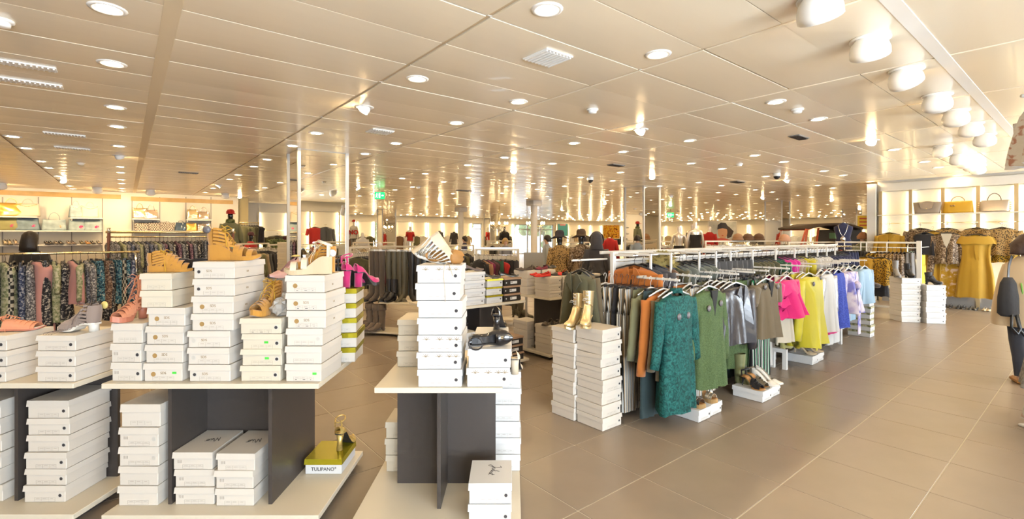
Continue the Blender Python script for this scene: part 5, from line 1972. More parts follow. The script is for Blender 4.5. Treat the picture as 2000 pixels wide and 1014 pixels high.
arm_row(2, [
    ('soft black leather jacket with rolled sleeves at the front', 'jacket', 'leather', dict(L=.54, w=.48, th=.12, sleeve=.58, sl_r=.085, folds=.5)),
    ('second black leather jacket behind the front one', 'jacket', 'leather', dict(L=.58, w=.44, th=.08, sleeve=.55, sl_r=.06)),
    ('dark brown leather jacket third on its arm', 'jacket', 'brownc', dict(L=.56, w=.44, th=.06, sleeve=.5)),
    ('brown leather jacket fourth on its arm', 'jacket', 'khaki', dict(L=.56, w=.44, th=.06, sleeve=.5)),
    ('brown leather jacket fifth on its arm', 'jacket', 'brownc', dict(L=.56, w=.44, th=.06, sleeve=.5)),
    ('olive trousers under the leather jackets', 'trousers', 'olivel', dict(L=.98, w=.34, th=.06)),
])
arm_row(3, [
    ('khaki short-sleeved suede tee with tags', 'top', 'khaki', dict(L=.58, w=.48, th=.10, sleeve=.18, sl_r=.075, tags=((-.14, -.16), (.14, -.17)), vneck=.17)),
    ('green and black striped wide trousers under the khaki tee', 'trousers', 'gstripe', dict(L=1.0, w=.38, th=.09, flare=.1, folds=.7)),
    ('grey green trousers behind the khaki tee', 'trousers', 'greyg', TR),
    ('forest green trousers behind the khaki tee', 'trousers', 'forest', TR),
    ('leaf green trousers behind the khaki tee', 'trousers', 'moss', dict(TR, L=.92)),
    ('dark trousers fifth behind the khaki tee', 'trousers', 'dteal', TR),
    ('light olive trousers sixth behind the khaki tee', 'trousers', 'olivel', TR),
])
arm_row(4, [
    ('hot pink frilled top hanging unevenly', 'top', 'hot', dict(L=.42, w=.40, th=.12, sleeve=.22, sl_r=.08, flare=.25, folds=1.0)),
    ('cream pleated skirt below the hot pink top', 'skirt', 'ivory', dict(L=.72, w=.34, th=.08, folds=.9)),
    ('hot pink dress behind the frilled top', 'dress', 'hot', dict(L=.5, w=.38, th=.07)),
    ('fuchsia blouse behind the frilled top', 'top', 'fuchsia', dict(L=.40, w=.40, th=.06)),
    ('pale trousers behind the pink tops', 'trousers', 'whitec', TR),
])
arm_row(5, [
    ('lemon yellow chiffon dress with hanging ties', 'dress', 'yellow', dict(L=.82, w=.50, th=.16, sleeve=.68, sl_r=.085, flare=.15, folds=.9, tags=((-.10, -.20), (.10, -.14)))),
    ('ochre yellow dress behind the lemon dress', 'dress', 'ochre', dict(L=.85, w=.42, th=.09, sleeve=.3)),
    ('lemon skirt behind the ochre dress', 'skirt', 'yellow', dict(L=.85, w=.40, th=.09)),
    ('ochre blouse fourth on the yellow arm', 'top', 'ochre', dict(L=.5, w=.42, th=.07, sleeve=.4)),
    ('pale yellow dress at the back of the yellow arm', 'dress', 'paley', dict(L=.9, w=.40, th=.08)),
])
arm_row(6, [
    ('white dress with silver gathered sleeves', 'dress', 'whitec', dict(L=.74, w=.36, th=.09, sleeve=.45, sl_r=.08, flare=.1)),
    ('white blouse behind the hot pink dress', 'top', 'whitec', dict(L=.7, w=.42, th=.06, sleeve=.4)),
])
arm_row(7, [
    ('lilac print scarf blouse with long hanging end', 'top', 'lilac', dict(L=.58, w=.38, th=.14, sleeve=.40, sl_r=.085, flare=.1, folds=.9)),
    ('sage print blouse beside the lilac scarf', 'top', 'sage_print', dict(L=.62, w=.44, th=.07, sleeve=.45)),
    ('denim shirt behind the lilac scarf', 'top', 'denim', dict(L=.70, w=.44, th=.07, sleeve=.5)),
    ('white trousers behind the lilac scarf', 'trousers', 'whitec', TR),
])
arm_row(8, [
    ('sky blue dotted blouse at the end of the gondola', 'top', 'sky', dict(L=.52, w=.44, th=.10, sleeve=.45, sl_r=.075)),
    ('sky blue blouse second on the end arm', 'top', 'sky', dict(L=.54, w=.44, th=.07, sleeve=.45)),
    ('denim blue blouse third on the end arm', 'top', 'skyg', dict(L=.62, w=.44, th=.07, sleeve=.45)),
    ('pale blue trousers below the sky blue blouses', 'trousers', 'sky', dict(L=.80, w=.36, th=.07)),
    ('denim blue skirt fifth on the end arm', 'skirt', 'denim', dict(L=.6, w=.36, th=.07)),
])
arm_row(9, [
    ('cobalt crochet dress right of the white one', 'dress', 'cobalt', dict(L=.74, w=.42, th=.09, sleeve=.5)),
    ('pale blue shirt between cobalt and pink', 'top', 'skyg', dict(L=.74, w=.42, th=.07, sleeve=.5, du=.03)),
    ('hot pink long dress with frilled hem by the cobalt dress', 'dress', 'hot', dict(L=.84, w=.46, th=.09, flare=.25, du=.08)),
    ('white long blouse behind the cobalt dress', 'top', 'whitec', dict(L=.7, w=.42, th=.06, sleeve=.4)),
])
arm_row(10, [
    ('leaf green wide trousers between leather jackets and khaki tee', 'trousers', 'moss', dict(L=.86, w=.40, th=.08)),
    ('olive skirt behind the leaf green trousers', 'skirt', 'olivel', dict(L=.7, w=.38, th=.08)),
    ('sage green trousers behind the olive skirt', 'trousers', 'sage', dict(L=.9, w=.40, th=.07)),
    ('brown leather jacket behind the sage trousers', 'jacket', 'brownc', dict(L=.55, w=.44, th=.07, sleeve=.5)),
], vf=2.34)
arm_row(11, [
    ('pale sage blouse between lilac scarf and sky blue', 'top', 'sage_print', dict(L=.58, w=.40, th=.08, sleeve=.45)),
    ('pale blue dress behind the pale sage blouse', 'dress', 'skyg', dict(L=.75, w=.42, th=.07)),
    ('white trousers beside the sky blue blouses', 'trousers', 'whitec', dict(L=.9, w=.40, th=.07)),
], vf=2.30)
# silver sleeves, scarf end and ties
for o in list(COL.objects):
    if o.type == 'EMPTY' and o.get('label', '').startswith('white dress with silver'):
        for c in o.children:
            for g2 in c.children:
                g2.material_slots[0].link = 'OBJECT'
                g2.material_slots[0].material = C['silver']
    if o.type == 'EMPTY' and o.get('label', '').startswith('lilac print scarf'):
        obj('scarf_end', MB().ribbon([(.06, -.09, -.30), (.07, -.11, -.55), (.08, -.10, -.82), (.085, -.10, -.98)], .09, .01, (0, -1, 0)), o, material=C['lilac'])
        obj('scarf_knot', MB().ball((.05, -.09, -.32), .06, 10, 7, (1.2, .7, 1)), o, material=C['lilac'])
    if o.type == 'EMPTY' and o.get('label', '').startswith('lemon yellow chiffon'):
        for sx in (-.03, .08):
            obj('tie', MB().ribbon([(sx, -.07, -.50), (sx + .01, -.09, -.75), (sx + .02, -.09, -.98)], .045, .006, (0, -1, 0)), o, material=C['yellow'])
        obj('waist_knot', MB().ball((.03, -.075, -.50), .035, 8, 6, (1.2, .7, 1)), o, material=C['yellow'])
    if o.type == 'EMPTY' and o.get('label', '').startswith('hot pink frilled'):
        for k in range(3):
            obj('frill', MB().loft([[((.19 + .05 * q2) * math.cos(a), (.06 + .03 * q2) * math.sin(a), -.18 - .13 * k - .09 * q2 + .02 * math.sin(6 * a + k)) for a in [2 * math.pi * q / 26 for q in range(26)]] for q2 in (0, .5, 1)], False, False), o, material=C['hot'])
    if o.type == 'EMPTY' and o.get('label', '').startswith('teal lace'):
        obj('collar', MB().lathe([(.066, -.105), (.060, -.075), (.062, -.070)], 18), o, material=C['lace'], scale=(1, .7, 1))

# upper row on the gondola's long rail, seen from the side
row = []
FS = dict(th=.07, w=.44, L=.60)
row += [D('burnt orange blazer', 'jacket', 'orange', sleeve=.6, w=.50, L=.66, th=.10), D('charcoal jacket', 'jacket', 'charcoal', sleeve=.6, **FS), D('slate grey jacket', 'jacket', 'charcoal', sleeve=.6, **FS), D('brown jacket', 'jacket', 'brownc', **FS)]
row += [D('olive jacket with fur hood', 'jacket', 'olive', sleeve=.5, **FS)] + [D('grey green top', 'top', 'greyg', **FS)] * 2 + [D('dark grey green top', 'top', 'greyg', **FS)] * 3
row += [D('slate grey skirt', 'skirt', 'greyd', w=.40, L=.45, th=.07)] * 7
row += [D('olive green blouse', 'top', 'olive', **FS)] * 5 + [D('forest green blazer', 'jacket', 'forest', sleeve=.5, **FS)] * 2
row += [D('fuchsia top', 'top', 'fuchsia', w=.46, L=.42, th=.10)] * 3
row += [D('beige blouse', 'top', 'beigec', **FS)] * 2 + [D('lemon yellow blouse', 'top', 'yellow', w=.46, L=.5, th=.10, sleeve=.4)] + [D('pale yellow blouse', 'top', 'paley', **FS)] * 2
row += [D('white patterned blouse', 'top', 'whitec', **FS)] * 5 + [D('navy blouse', 'top', 'navy', **FS)] * 7 + [D('navy trousers', 'trousers', 'navy', w=.36, L=.6, th=.07)] * 4
rail_row(W(GU0 - .04, GV - .23, 1.375), W(GU0 + GL_ - .1, GV - .23, 1.375), row, "on the gondola's upper rail", 'clothes on the upper gondola rail', facing=-1)
for o in list(COL.objects):
    if o.type == 'EMPTY' and o.get('label', '').startswith('olive jacket with fur hood'):
        m = MB()
        rnd = random.Random(4)
        m.ball((0, -.06, -.10), .13, 12, 8, (1.1, .7, .8))
        for k in range(420):
            a, b = rnd.uniform(0, 6.283), rnd.uniform(-.9, 1.4)
            d = Vector((math.cos(a) * math.cos(b) * 1.1, math.sin(a) * math.cos(b) * .8, math.sin(b) * .9))
            p = Vector((0, -.06, -.10)) + d * .125
            q = p + d * rnd.uniform(.03, .06) + Vector((0, 0, -.015))
            s = d.orthogonal().normalized() * .006
            m.add([p - s, p + s, q], [(0, 1, 2)])
        tag(obj('fur_hood', m, o, material=mat('olive_fur', (.36, .29, .10), .9, var=.4, vscale=20)), kind='stuff')
# end-facing clothes on the gondola's near end
e = empty('end_arm', W(GU0 - .02, GV + .06, 0), TH + math.pi / 2, 'short white hanging arm at the near end of the gondola', 'hanging arm')
obj('bar', MB().cyl((0, .0, 1.33), (0, .48, 1.33), .009, n=8), e, material=WHITE)
for i, (lab, mm, kw) in enumerate((('olive drape cape at the near end of the gondola', 'olive', dict(L=.74, w=.28, th=.15, sleeve=.4, sl_r=.055, flare=.25, folds=.9)), ('khaki coat behind the olive drape cape', 'khaki', dict(L=.72, w=.34, th=.07, sleeve=.5)))):
    garment(lab, W(GU0 - .42 + i * .10, GV + .04 + i * .06, 1.33), TH - math.pi / 2, 'jacket', C[mm], group='clothes at the gondola end', **kw)
for i, (lab, mm, kind) in enumerate((('beige cardigan peeping left of the olive cape', 'beigec', 'jacket'), ('leopard blouse peeping left of the olive cape', 'leopard', 'top'), ('brown blouse peeping left of the olive cape', 'brownc', 'top'), ('black trousers behind the olive cape', 'blackc', 'trousers'))):
    garment(lab, W(GU0 + .02 + i * .06, GV + .42, 1.22), TH + math.pi, kind, C[mm], .42, .6 if kind != 'trousers' else .9, .07, .4 if kind != 'trousers' else 0, group='clothes at the gondola end')

# white display feet standing under the clothes
for i, (u, v) in enumerate(((4.30, 2.42), (5.95, 2.40), (7.95, 2.45))):
    e = empty('foot_riser', W(u, v, 0), TH, ['white bridge-shaped riser under the moss knit', 'white bridge-shaped riser beside the yellow dress', 'white bridge-shaped riser below the lilac scarf'][i], 'riser', 'white risers under the gondola clothes')
    obj('riser_frame', MB().prism([(-.09, 0), (-.045, 0), (-.045, .19), (.045, .19), (.045, 0), (.09, 0), (.09, .235), (-.09, .235)], 'x', -.02, .02), e, material=WHITE)
bootie('olive leather ankle boot standing under the leather jackets', W(4.72, 2.32, .001), TH - R(80), mat('olive_boot', (.22, .23, .10), .4), hh=.09, shaft=.22, lace=False)
e = bootie('dark suede ankle boot on the camouflage lidded stack', W(8.86, 2.36, .752), TH - R(60), BROWNB, hh=.09, shaft=.02, lace=False)
p = Vector((7.12, 8.66, .7895))
bootie('black studded ankle boot on the left mustard-side stack', (7.16, 8.72, .7895), R(-95), BLEATH, hh=.05, shaft=.13, lace=True)
bootie('grey suede boot on the left mustard-side stack', (6.98, 8.74, .7895), R(-110), GREY, hh=.06, shaft=.17, lace=False)
bootie('black chelsea boot with studs on the right mustard-side stack', (7.40, 8.58, .6765), R(-40), BLEATH, hh=.06, shaft=.08, lace=False)

# ------------------------------------------------------------------ rack of mustard clothes before the handbag wall
JU = 12.3
jr = empty('clothes_rack', W(JU, 3.75, 0), TH - math.pi / 2, 'white clothes rack of mustard and leopard tops before the handbag wall', 'clothes rack')
obj('post', MB().rbox(-.02, .02, -.02, .02, 0, 1.42, .003), jr, material=WHITE)
obj('post', MB().rbox(1.38, 1.46, -.02, .02, 0, 1.44, .003), jr, material=WHITE)
obj('top_rail', MB().rbox(.02, 1.38, -.015, .015, 1.385, 1.42, .003), jr, material=WHITE)
obj('hang_rail', MB().cyl((0, 0, 1.30), (1.40, 0, 1.30), .010, n=8), jr, material=WHITE)
obj('base_bar', MB().rbox(.02, 1.38, -.02, .02, .05, .09, .003), jr, material=WHITE)
for (x0, x1, zz) in ((.15, .45, 1.22), (.55, .9, 1.20)):
    obj('drop_frame', MB().rbox(x0, x0 + .018, -.05, -.03, zz, 1.41, .002).rbox(x1, x1 + .018, -.05, -.03, zz, 1.41, .002).rbox(x0, x1 + .018, -.05, -.03, zz, zz + .018, .002), jr, material=WHITE)
    obj('face_out_bar', MB().rbox((x0 + x1) / 2 - .009, (x0 + x1) / 2 + .009, -.42, -.03, zz - .01, zz + .008, .002), jr, material=WHITE)
row = [D('mustard blouse', 'top', 'mustard', w=.42, L=.5, th=.08)] * 4 + [D('black trousers', 'trousers', 'blackc', w=.36, L=.75, th=.07)] * 4 + [D('mustard print blouse', 'top', 'mustprint', w=.42, L=.55, th=.07)] * 3 + [D('leopard blouse', 'top', 'leopard', w=.42, L=.6, th=.08)] * 4 + [D('snake print dress', 'dress', 'snake', w=.40, L=.7, th=.08)] * 3 + [D('grey scarf', 'skirt', 'grey2', w=.30, L=.6, th=.08)] * 2
rail_row(W(JU, 3.68, 1.30), W(JU, 2.40, 1.30), row, 'on the rack before the handbag wall', 'clothes on the mustard rack')
gj = dict(group='clothes on the mustard rack')
garment('mustard gathered top hanging in front on the mustard rack', W(JU - .38, 3.15, 1.20), WR, 'top', C['mustard'], .50, .48, .16, .34, sl_r=.10, folds=1.0, **gj)
garment('white blouse behind the mustard gathered top', W(JU - .28, 3.08, 1.20), WR, 'top', C['whitec'], .48, .50, .08, .3, **gj)
garment('mustard tiger print top in front on the mustard rack', W(JU - .40, 2.85, 1.20), WR, 'top', C['mustprint'], .36, .55, .12, .3, **gj)
garment('black fringed skirt below the mustard tops', W(JU - .22, 2.98, 1.02), WR, 'skirt', C['blackc'], .44, .62, .10, **gj)
garment('floral bright trousers right of the white post', W(JU + .25, 2.50, 1.32), TH, 'trousers', C['mint'], .40, .9, .08, **gj)
garment('lemon yellow trousers right of the white post', W(JU + .45, 2.36, 1.25), TH, 'trousers', C['yellow'], .34, .8, .08, **gj)
e = empty('face_out_arm', W(KU, 2.42, 0), WR, 'long white hanging arm carrying the yellow trousers', 'hanging arm', 'face-out arms on the handbag wall')
obj('bar', MB().cyl((0, .02, 1.30), (0, -1.75, 1.30), .010, n=8), e, material=WHITE)

# ------------------------------------------------------------------ left wall: oak strips, slotted shelving, handbags
def LP(px, off=0.0, z=0.0):
    t = (px - 1000) / FPX
    Y = (LWV - off) / (CU - SU * t)
    return Vector((t * Y, Y, z))


def LU(px, off=0.0):
    return UV(LP(px, off))[0]


def wall_z(py, px, off=0.0):
    return CAMH - (py - HOR) / FPX * LP(px, off).y


for i, (a, b) in enumerate(((-40, 236), (256, 455))):
    u0, u1 = LU(a), LU(b)
    z = wall_z(380, 100) if i == 0 else wall_z(391, 330)
    structure('trim_%d' % (i + 2), MB().box(u0, u1, LWV - .03, LWV, z - .06, z + .07).mesh('trim', WOOD), rz=TH)


def shelf_unit(label, pxs, shelves, group='white wall shelving'):
    """pxs: columns of the slotted uprights; shelves: (px0, px1, py of shelf front, depth)"""
    e = empty('wall_shelving', W(LU(pxs[0]), LWV, 0), TH, label, 'wall shelving', group)
    ub = LU(pxs[0])
    for px in pxs:
        x = LU(px) - ub
        obj('slotted_upright', MB().box(x - .012, x + .012, -.02, 0, .3, wall_z(385, px)), e, material=GREY)
    out = []
    for (a, b, py, d) in shelves:
        x0, x1 = LU(a, d) - ub, LU(b, d) - ub
        z = wall_z(py, (a + b) / 2, d)
        obj('shelf', MB().rbox(x0, x1, -d, -.0, z - .04, z, .004), e, material=WHITE)
        obj('shelf_bracket', MB().box(x0 + .02, x0 + .04, -d + .03, 0, z - .09, z - .04), e, material=WHITE)
        out.append(z)
    return out


SD = .38
zA = shelf_unit('white wall shelving with denim and gold handbags at the left', (-30, 5, 75, 140, 200), [(-30, 73, 422, SD), (137, 200, 425, SD), (-30, 199, 450, SD), (-30, 199, 478, SD)])
zB = shelf_unit('white wall shelving with metallic handbags behind the second rail', (258, 312, 363, 412), [(258, 312, 427, SD), (365, 415, 428.5, SD), (258, 412, 451, SD)])
JEAN = mat('pale_denim_bag', (.38, .48, .52), .8, var=.2, vscale=8)
JEAND = mat('denim_bag', (.22, .30, .36), .8, var=.2, vscale=8)
GOLDB = mat('gold_foil_bag', (.72, .46, .12), .3, metal=.7, bump=.3, bscale=14)
CREAMB = mat('cream_bag', (.78, .68, .54), .5)
OLIVBAG = mat('olive_bag', (.32, .30, .12), .6)
METALB = mat('pale_gold_metal_bag', (.66, .54, .34), .25, metal=.8, bump=.3, bscale=16)
SILVB = mat('rose_silver_bag', (.66, .56, .48), .2, metal=.85, bump=.3, bscale=16)
BLUEB = mat('dark_blue_patent_bag', (.06, .10, .16), .15, coat=.5)
CHECKB = pattern('checked_bag', [(.70, .64, .54), (.12, .08, .08)], 'plaid', 34)
PINKF = mat('pink_flower', (.85, .05, .22), .6)
ORF = mat('orange_flower', (.75, .38, .15), .6)
GB = 'handbags on the left wall shelves'
for (px, zz, w, h, mm, kw, lab) in (
        (22, zA[0], .55, .36, GOLDB, dict(slouch=1), 'crumpled gold tote on the upper left shelf'),
        (54, zA[0], .58, .36, CREAMB, dict(slouch=.6, chain=True), 'cream tote with chain on the upper left shelf'),
        (148, zA[1], .36, .36, JEAN, dict(slouch=.6, chain=True), 'pale denim tote on the upper right-hand shelf'),
        (176, zA[1], .46, .34, CREAMB, dict(slouch=.5, chain=True), 'cream bag with gold chain on the upper right-hand shelf'),
        (15, zA[2], .55, .36, OLIVBAG, dict(slouch=.8, flower=PINKF, handles=2, hh=.05), 'olive bag with pink flower on the middle shelf'),
        (54, zA[2], .58, .36, JEAND, dict(slouch=.8, flower=PINKF, handles=2, hh=.05), 'denim bag with pink flower on the middle shelf'),
        (106, zA[2], .60, .32, JEAN, dict(slouch=1, flower=ORF, handles=1, hh=.20), 'slouchy pale denim bag with orange flowers and one tall strap'),
        (150, zA[2], .42, .32, JEAN, dict(slouch=.6, flower=PINKF, handles=1, hh=.06), 'small pale denim bag with pink flower'),
        (182, zA[2], .50, .32, JEAN, dict(slouch=.8, flower=PINKF, handles=1, hh=.06), 'pale denim bag with pink flower at the shelf end')):
    handbag(lab, LP(px, .2, zz + .001), TH + random.uniform(-.2, .2), mm, w * .86, h, .22, taper=random.choice((.80, .9, 1.05)), group=GB, **kw)
for (px, zz, w, h, mm, kw, lab) in (
        (273, zB[0], .40, .32, METALB, dict(hh=.16, handles=2, slouch=.5), 'pale gold bag with arched handles on the upper shelf'),
        (295, zB[0], .42, .28, SILVB, dict(hh=.18, handles=2, slouch=.5), 'rose silver bag with arched handles on the upper shelf'),
        (376, zB[1], .38, .32, METALB, dict(hh=.14, handles=2, slouch=.5), 'pale gold bag on the upper shelf by the wall end'),
        (398, zB[1], .40, .26, SILVB, dict(hh=.16, handles=2, slouch=.5), 'silver bag with handles on the upper shelf by the wall end'),
        (277, zB[2], .42, .24, CHECKB, dict(slouch=.6, hh=.04), 'cream checked bag at the left of the lower shelf'),
        (302, zB[2], .36, .26, CHECKB, dict(slouch=.3, hh=.06, hmat=mat('aubergine', (.08, .03, .08), .5)), 'black and cream checked bag with dark top'),
        (326, zB[2], .46, .26, CHECKB, dict(slouch=.6, hh=.04), 'cream bag with checked base in the shelf middle'),
        (353, zB[2], .38, .28, BLUEB, dict(slouch=.6, hh=.06), 'dark blue patent bag on the lower shelf'),
        (374, zB[2], .36, .26, GOLDB, dict(slouch=.7, hh=.04), 'gold foil bag on the lower shelf'),
        (399, zB[2], .50, .26, SILVB, dict(slouch=.7, hh=.04), 'rose silver bag at the end of the lower shelf')):
    handbag(lab, LP(px, .2, zz + .001), TH + random.uniform(-.2, .2), mm, w * .86, h, .20, taper=random.choice((.78, .85, 1.05)), group=GB, **kw)
k = 0
for px in (7, 16, 28, 88, 96, 107, 116, 131, 140, 157, 168, 178, 190):
    k += 1
    lab = '%s shoe from the left on the lowest left wall shelf' % nth(k)
    c = [KHAKIG, KHAKIG, TAUPED, BLEATH, BLEATH, BROWNB, BLEATH, BROWNM, TAUPED, OLIVEB, TAND, BLEATH, BROWNB][k - 1]
    pump(lab, LP(px, .26, zA[3] + .001), TH - R(70), c, hh=.09 if k < 4 else .05, L=.26, group='shoes on the left wall shelf', scale=1.15, name='shelf_shoe')
e = empty('shelf_counter', W(LU(95, 2.0), LWV - 2.0, 0), TH, 'low cream cabinet below the left wall shelves', 'cabinet')
obj('carcass', MB().rbox(0, 2.0, 0, .5, 0, 1.08, .005), e, material=CREAM)
for i in range(4):
    obj('drawer', MB().rbox(.02 + i * .5, .48 + i * .5, -.015, 0, .80, 1.05, .004), e, material=CREAM)
    obj('cabinet_door', MB().rbox(.02 + i * .5, .48 + i * .5, -.015, 0, .08, .78, .004), e, material=CREAM)

# ------------------------------------------------------------------ alcove wall behind the mirror column
lit_bays('in the alcove behind the capped mannequin', W(4.15, 21.38), TH, 3, 1.1, z1=2.45, rails=(1.75,), kick=0)
GA = 'clothes on the alcove wall'


def AP(px, v, z):
    u, Y = AT_V(px, v)
    return W(u, v, z)


garment('olive camouflage-front jacket pair on the alcove wall', AP(541, 21.05, 1.62), TH, 'jacket', C['olive'], .80, .95, .14, .8, sl_r=.10, group=GA)
garment('camouflage sweatshirt in front of the olive jacket', AP(541, 20.85, 1.52), TH, 'top', C['camo'], .62, .62, .14, .5, sl_r=.10, group=GA)
garment('dark red jacket beside the mirror column', AP(560, 21.05, 1.62), TH, 'jacket', C['maroonc'], .6, .95, .14, .8, sl_r=.10, group=GA)
for (px, z) in ((541, 1.66), (560, 1.66)):
    pass
e = empty('face_out_arm', AP(541, 21.38, 0), TH, 'short brass arm holding the camouflage clothes', 'hanging arm')
obj('bar', MB().cyl((0, .0, 1.63), (0, -.58, 1.53), .009, n=8), e, material=BRASS)
e = empty('face_out_arm', AP(560, 21.38, 0), TH, 'short brass arm holding the dark red jacket', 'hanging arm')
obj('bar', MB().cyl((0, .0, 1.63), (0, -.40, 1.61), .009, n=8), e, material=BRASS)
# yellow-beige pilaster between wall end and alcove, with side rail of green garments
structure('trim_8', MB().box(2.98, 3.35, 18.9, 19.3, 0, HW).mesh('trim', mat('sand_panel', (.70, .58, .30), .6)), rz=TH)
tube_rack('clothes_rail', 'short rail of olive coats beside the capped mannequin', AP(470, 17.2, 1.95), AP(505, 17.2, 1.95), 1.95, BRASS)
rail_row(AP(470, 17.2, 1.95), AP(504, 17.2, 1.95), [D('light olive coat', 'jacket', 'olivel', w=.5, L=.9, th=.14, turn=.7, sleeve=.6)] * 3 + [D('olive coat', 'jacket', 'olive', w=.5, L=.9, th=.14, turn=.7)] * 2 + [D('black frilled top', 'top', 'blackc', w=.5, L=.55, th=.14, turn=1.0)] * 2, 'beside the capped mannequin', 'olive coats by the alcove')


# ------------------------------------------------------------------ figures
def figure_mesh(H=1.72, arms=((.30, .0), (.30, .0)), stride=0.0, head=True, legs=True, female=True, lean=0.0, armbend=.15):
    """one continuous skinned body; z up from the soles, facing -y"""
    key = ('fig', H, arms, stride, head, legs, female, lean, armbend)
    if key in _G:
        return _G[key]
    s = H / 1.72
    V, E, Rr = [], [], []

    def add(p, r, parent=None):
        V.append((p[0] * s, p[1] * s, p[2] * s))
        Rr.append((r[0] * s, r[1] * s) if isinstance(r, tuple) else (r * s, r * s))
        if parent is not None:
            E.append((parent, len(V) - 1))
        return len(V) - 1
    pel = add((0, 0, .93), (.145, .105))
    wai = add((0, -.005, 1.08), (.105 if female else .125, .085), pel)
    che = add((0, 0, 1.25), (.135 if female else .16, .10), wai)
    sh = add((0, .01, 1.37), (.10, .075), che)
    nk = add((0, .01, 1.45), .048, sh)
    if head:
        j = add((0, -.005, 1.52), .058, nk)
        hm = add((0, -.008, 1.60), (.072, .088), j)
        add((0, .0, 1.67), (.055, .065), hm)
    else:
        add((0, .01, 1.49), .045, nk)
    for i, sg in enumerate((1, -1)):
        if arms is None:
            break
        out, fwd = arms[i]
        a0 = add((sg * .165, .01, 1.36), .052, sh)
        el = add((sg * (.165 + .28 * math.sin(out)), -.28 * math.sin(fwd) * .5, 1.36 - .28 * math.cos(out)), .040, a0)
        wr = add((sg * (.165 + .28 * math.sin(out) + .25 * math.sin(out - armbend)), -.14 * math.sin(fwd) - .25 * math.sin(fwd + armbend), 1.36 - .28 * math.cos(out) - .24 * math.cos(out) * math.cos(fwd)), .027, el)
        p = Vector(V[wr]) / s
        pl_ = add((p.x + sg * .005, p.y - .01, p.z - .07), (.038, .016), wr)
        for q in range(4):
            add((p.x + (q - 1.5) * .018 + sg * .005, p.y - .022, p.z - .155 + .008 * abs(q - 1.5)), .0085, pl_)
        add((p.x - sg * .028, p.y - .035, p.z - .10), .009, pl_)
    if legs:
        for sg in (1, -1):
            st = stride * sg
            hp = add((sg * .085, 0, .86), (.088, .09), pel)
            kn = add((sg * .09, -.04 + st * .16, .49), (.058, .062), hp)
            cf = add((sg * .09, .01 + st * .22, .32), (.050, .055), kn)
            an = add((sg * .09, .02 + st * .30, .085), .036, cf)
            hl = add((sg * .09, .035 + st * .30, .035), (.034, .034), an)
            add((sg * .095, -.13 + st * .30, .025), (.036, .024), hl)
    me = bpy.data.meshes.new('body')
    me.from_pydata(V, E, [])
    o = bpy.data.objects.new('body', me)
    COL.objects.link(o)
    sk = o.modifiers.new('skin', 'SKIN')
    sk.use_smooth_shade = True
    for i, d in enumerate(me.skin_vertices[0].data):
        d.radius = Rr[i]
        d.use_root = (i == 0)
    ss = o.modifiers.new('sub', 'SUBSURF')
    ss.levels = ss.render_levels = 1
    dg = bpy.context.evaluated_depsgraph_get()
    out = bpy.data.meshes.new_from_object(o.evaluated_get(dg))
    bpy.data.objects.remove(o)
    out.polygons.foreach_set('use_smooth', [True] * len(out.polygons))
    out.materials.clear()
    out.materials.append(CARD)
    _G[key] = out
    return out


SKIN = mat('skin', (.72, .44, .30), .55)
MANB = mat('black_gloss_mannequin', (.02, .018, .018), .2, coat=.5)
MANS = mat('silver_mannequin', (.66, .62, .56), .3, metal=.5)
MANW = mat('white_mannequin', (.82, .80, .76), .35)
HAIRB = mat('dark_brown_hair', (.055, .025, .015), .55, bump=.3, bscale=90)
HAIRD = mat('near_black_hair', (.022, .014, .011), .5, bump=.3, bscale=90)
HAIRY = mat('blond_hair', (.55, .36, .14), .55, bump=.3, bscale=90)


def wrap(zr, N=24, s=1.0, open_top=True, wav=0.0, ph=0.0):
    """clothing loft around a body: (z, half width, half depth, y offset)"""
    m = MB()
    rings = []
    for i, (z, a, b, yo) in enumerate(zr):
        rings.append([(a * math.copysign(abs(math.cos(t)) ** .9, math.cos(t)) * s, (b * math.sin(t) + yo) * s + wav * i * math.sin(6 * t + ph), z * s) for t in [2 * math.pi * q / N for q in range(N)]])
    m.loft(rings, False, False)
    return m


TORSO = [(1.46, .075, .065, .01), (1.41, .13, .085, .01), (1.37, .205, .10, .01), (1.30, .205, .118, 0), (1.20, .175, .118, 0), (1.08, .15, .112, 0), (.98, .18, .13, 0)]


def face(e, H, dark):
    s = H / 1.72
    obj('eye', MB().ball((.028 * s, -.088 * s, 1.605 * s), .008 * s, 8, 6), e, material=dark)
    obj('eye', MB().ball((-.028 * s, -.088 * s, 1.605 * s), .008 * s, 8, 6), e, material=dark)
    obj('nose', MB().tube([(0, -.088 * s, 1.60 * s), (0, -.106 * s, 1.575 * s), (0, -.092 * s, 1.568 * s)], [.006 * s, .011 * s, .008 * s], 8), e, material=SKIN)
    obj('mouth', MB().tube([(-.02 * s, -.084 * s, 1.545 * s), (0, -.091 * s, 1.543 * s), (.02 * s, -.084 * s, 1.545 * s)], .005 * s, 6), e, material=mat('lips', (.5, .14, .12), .5))


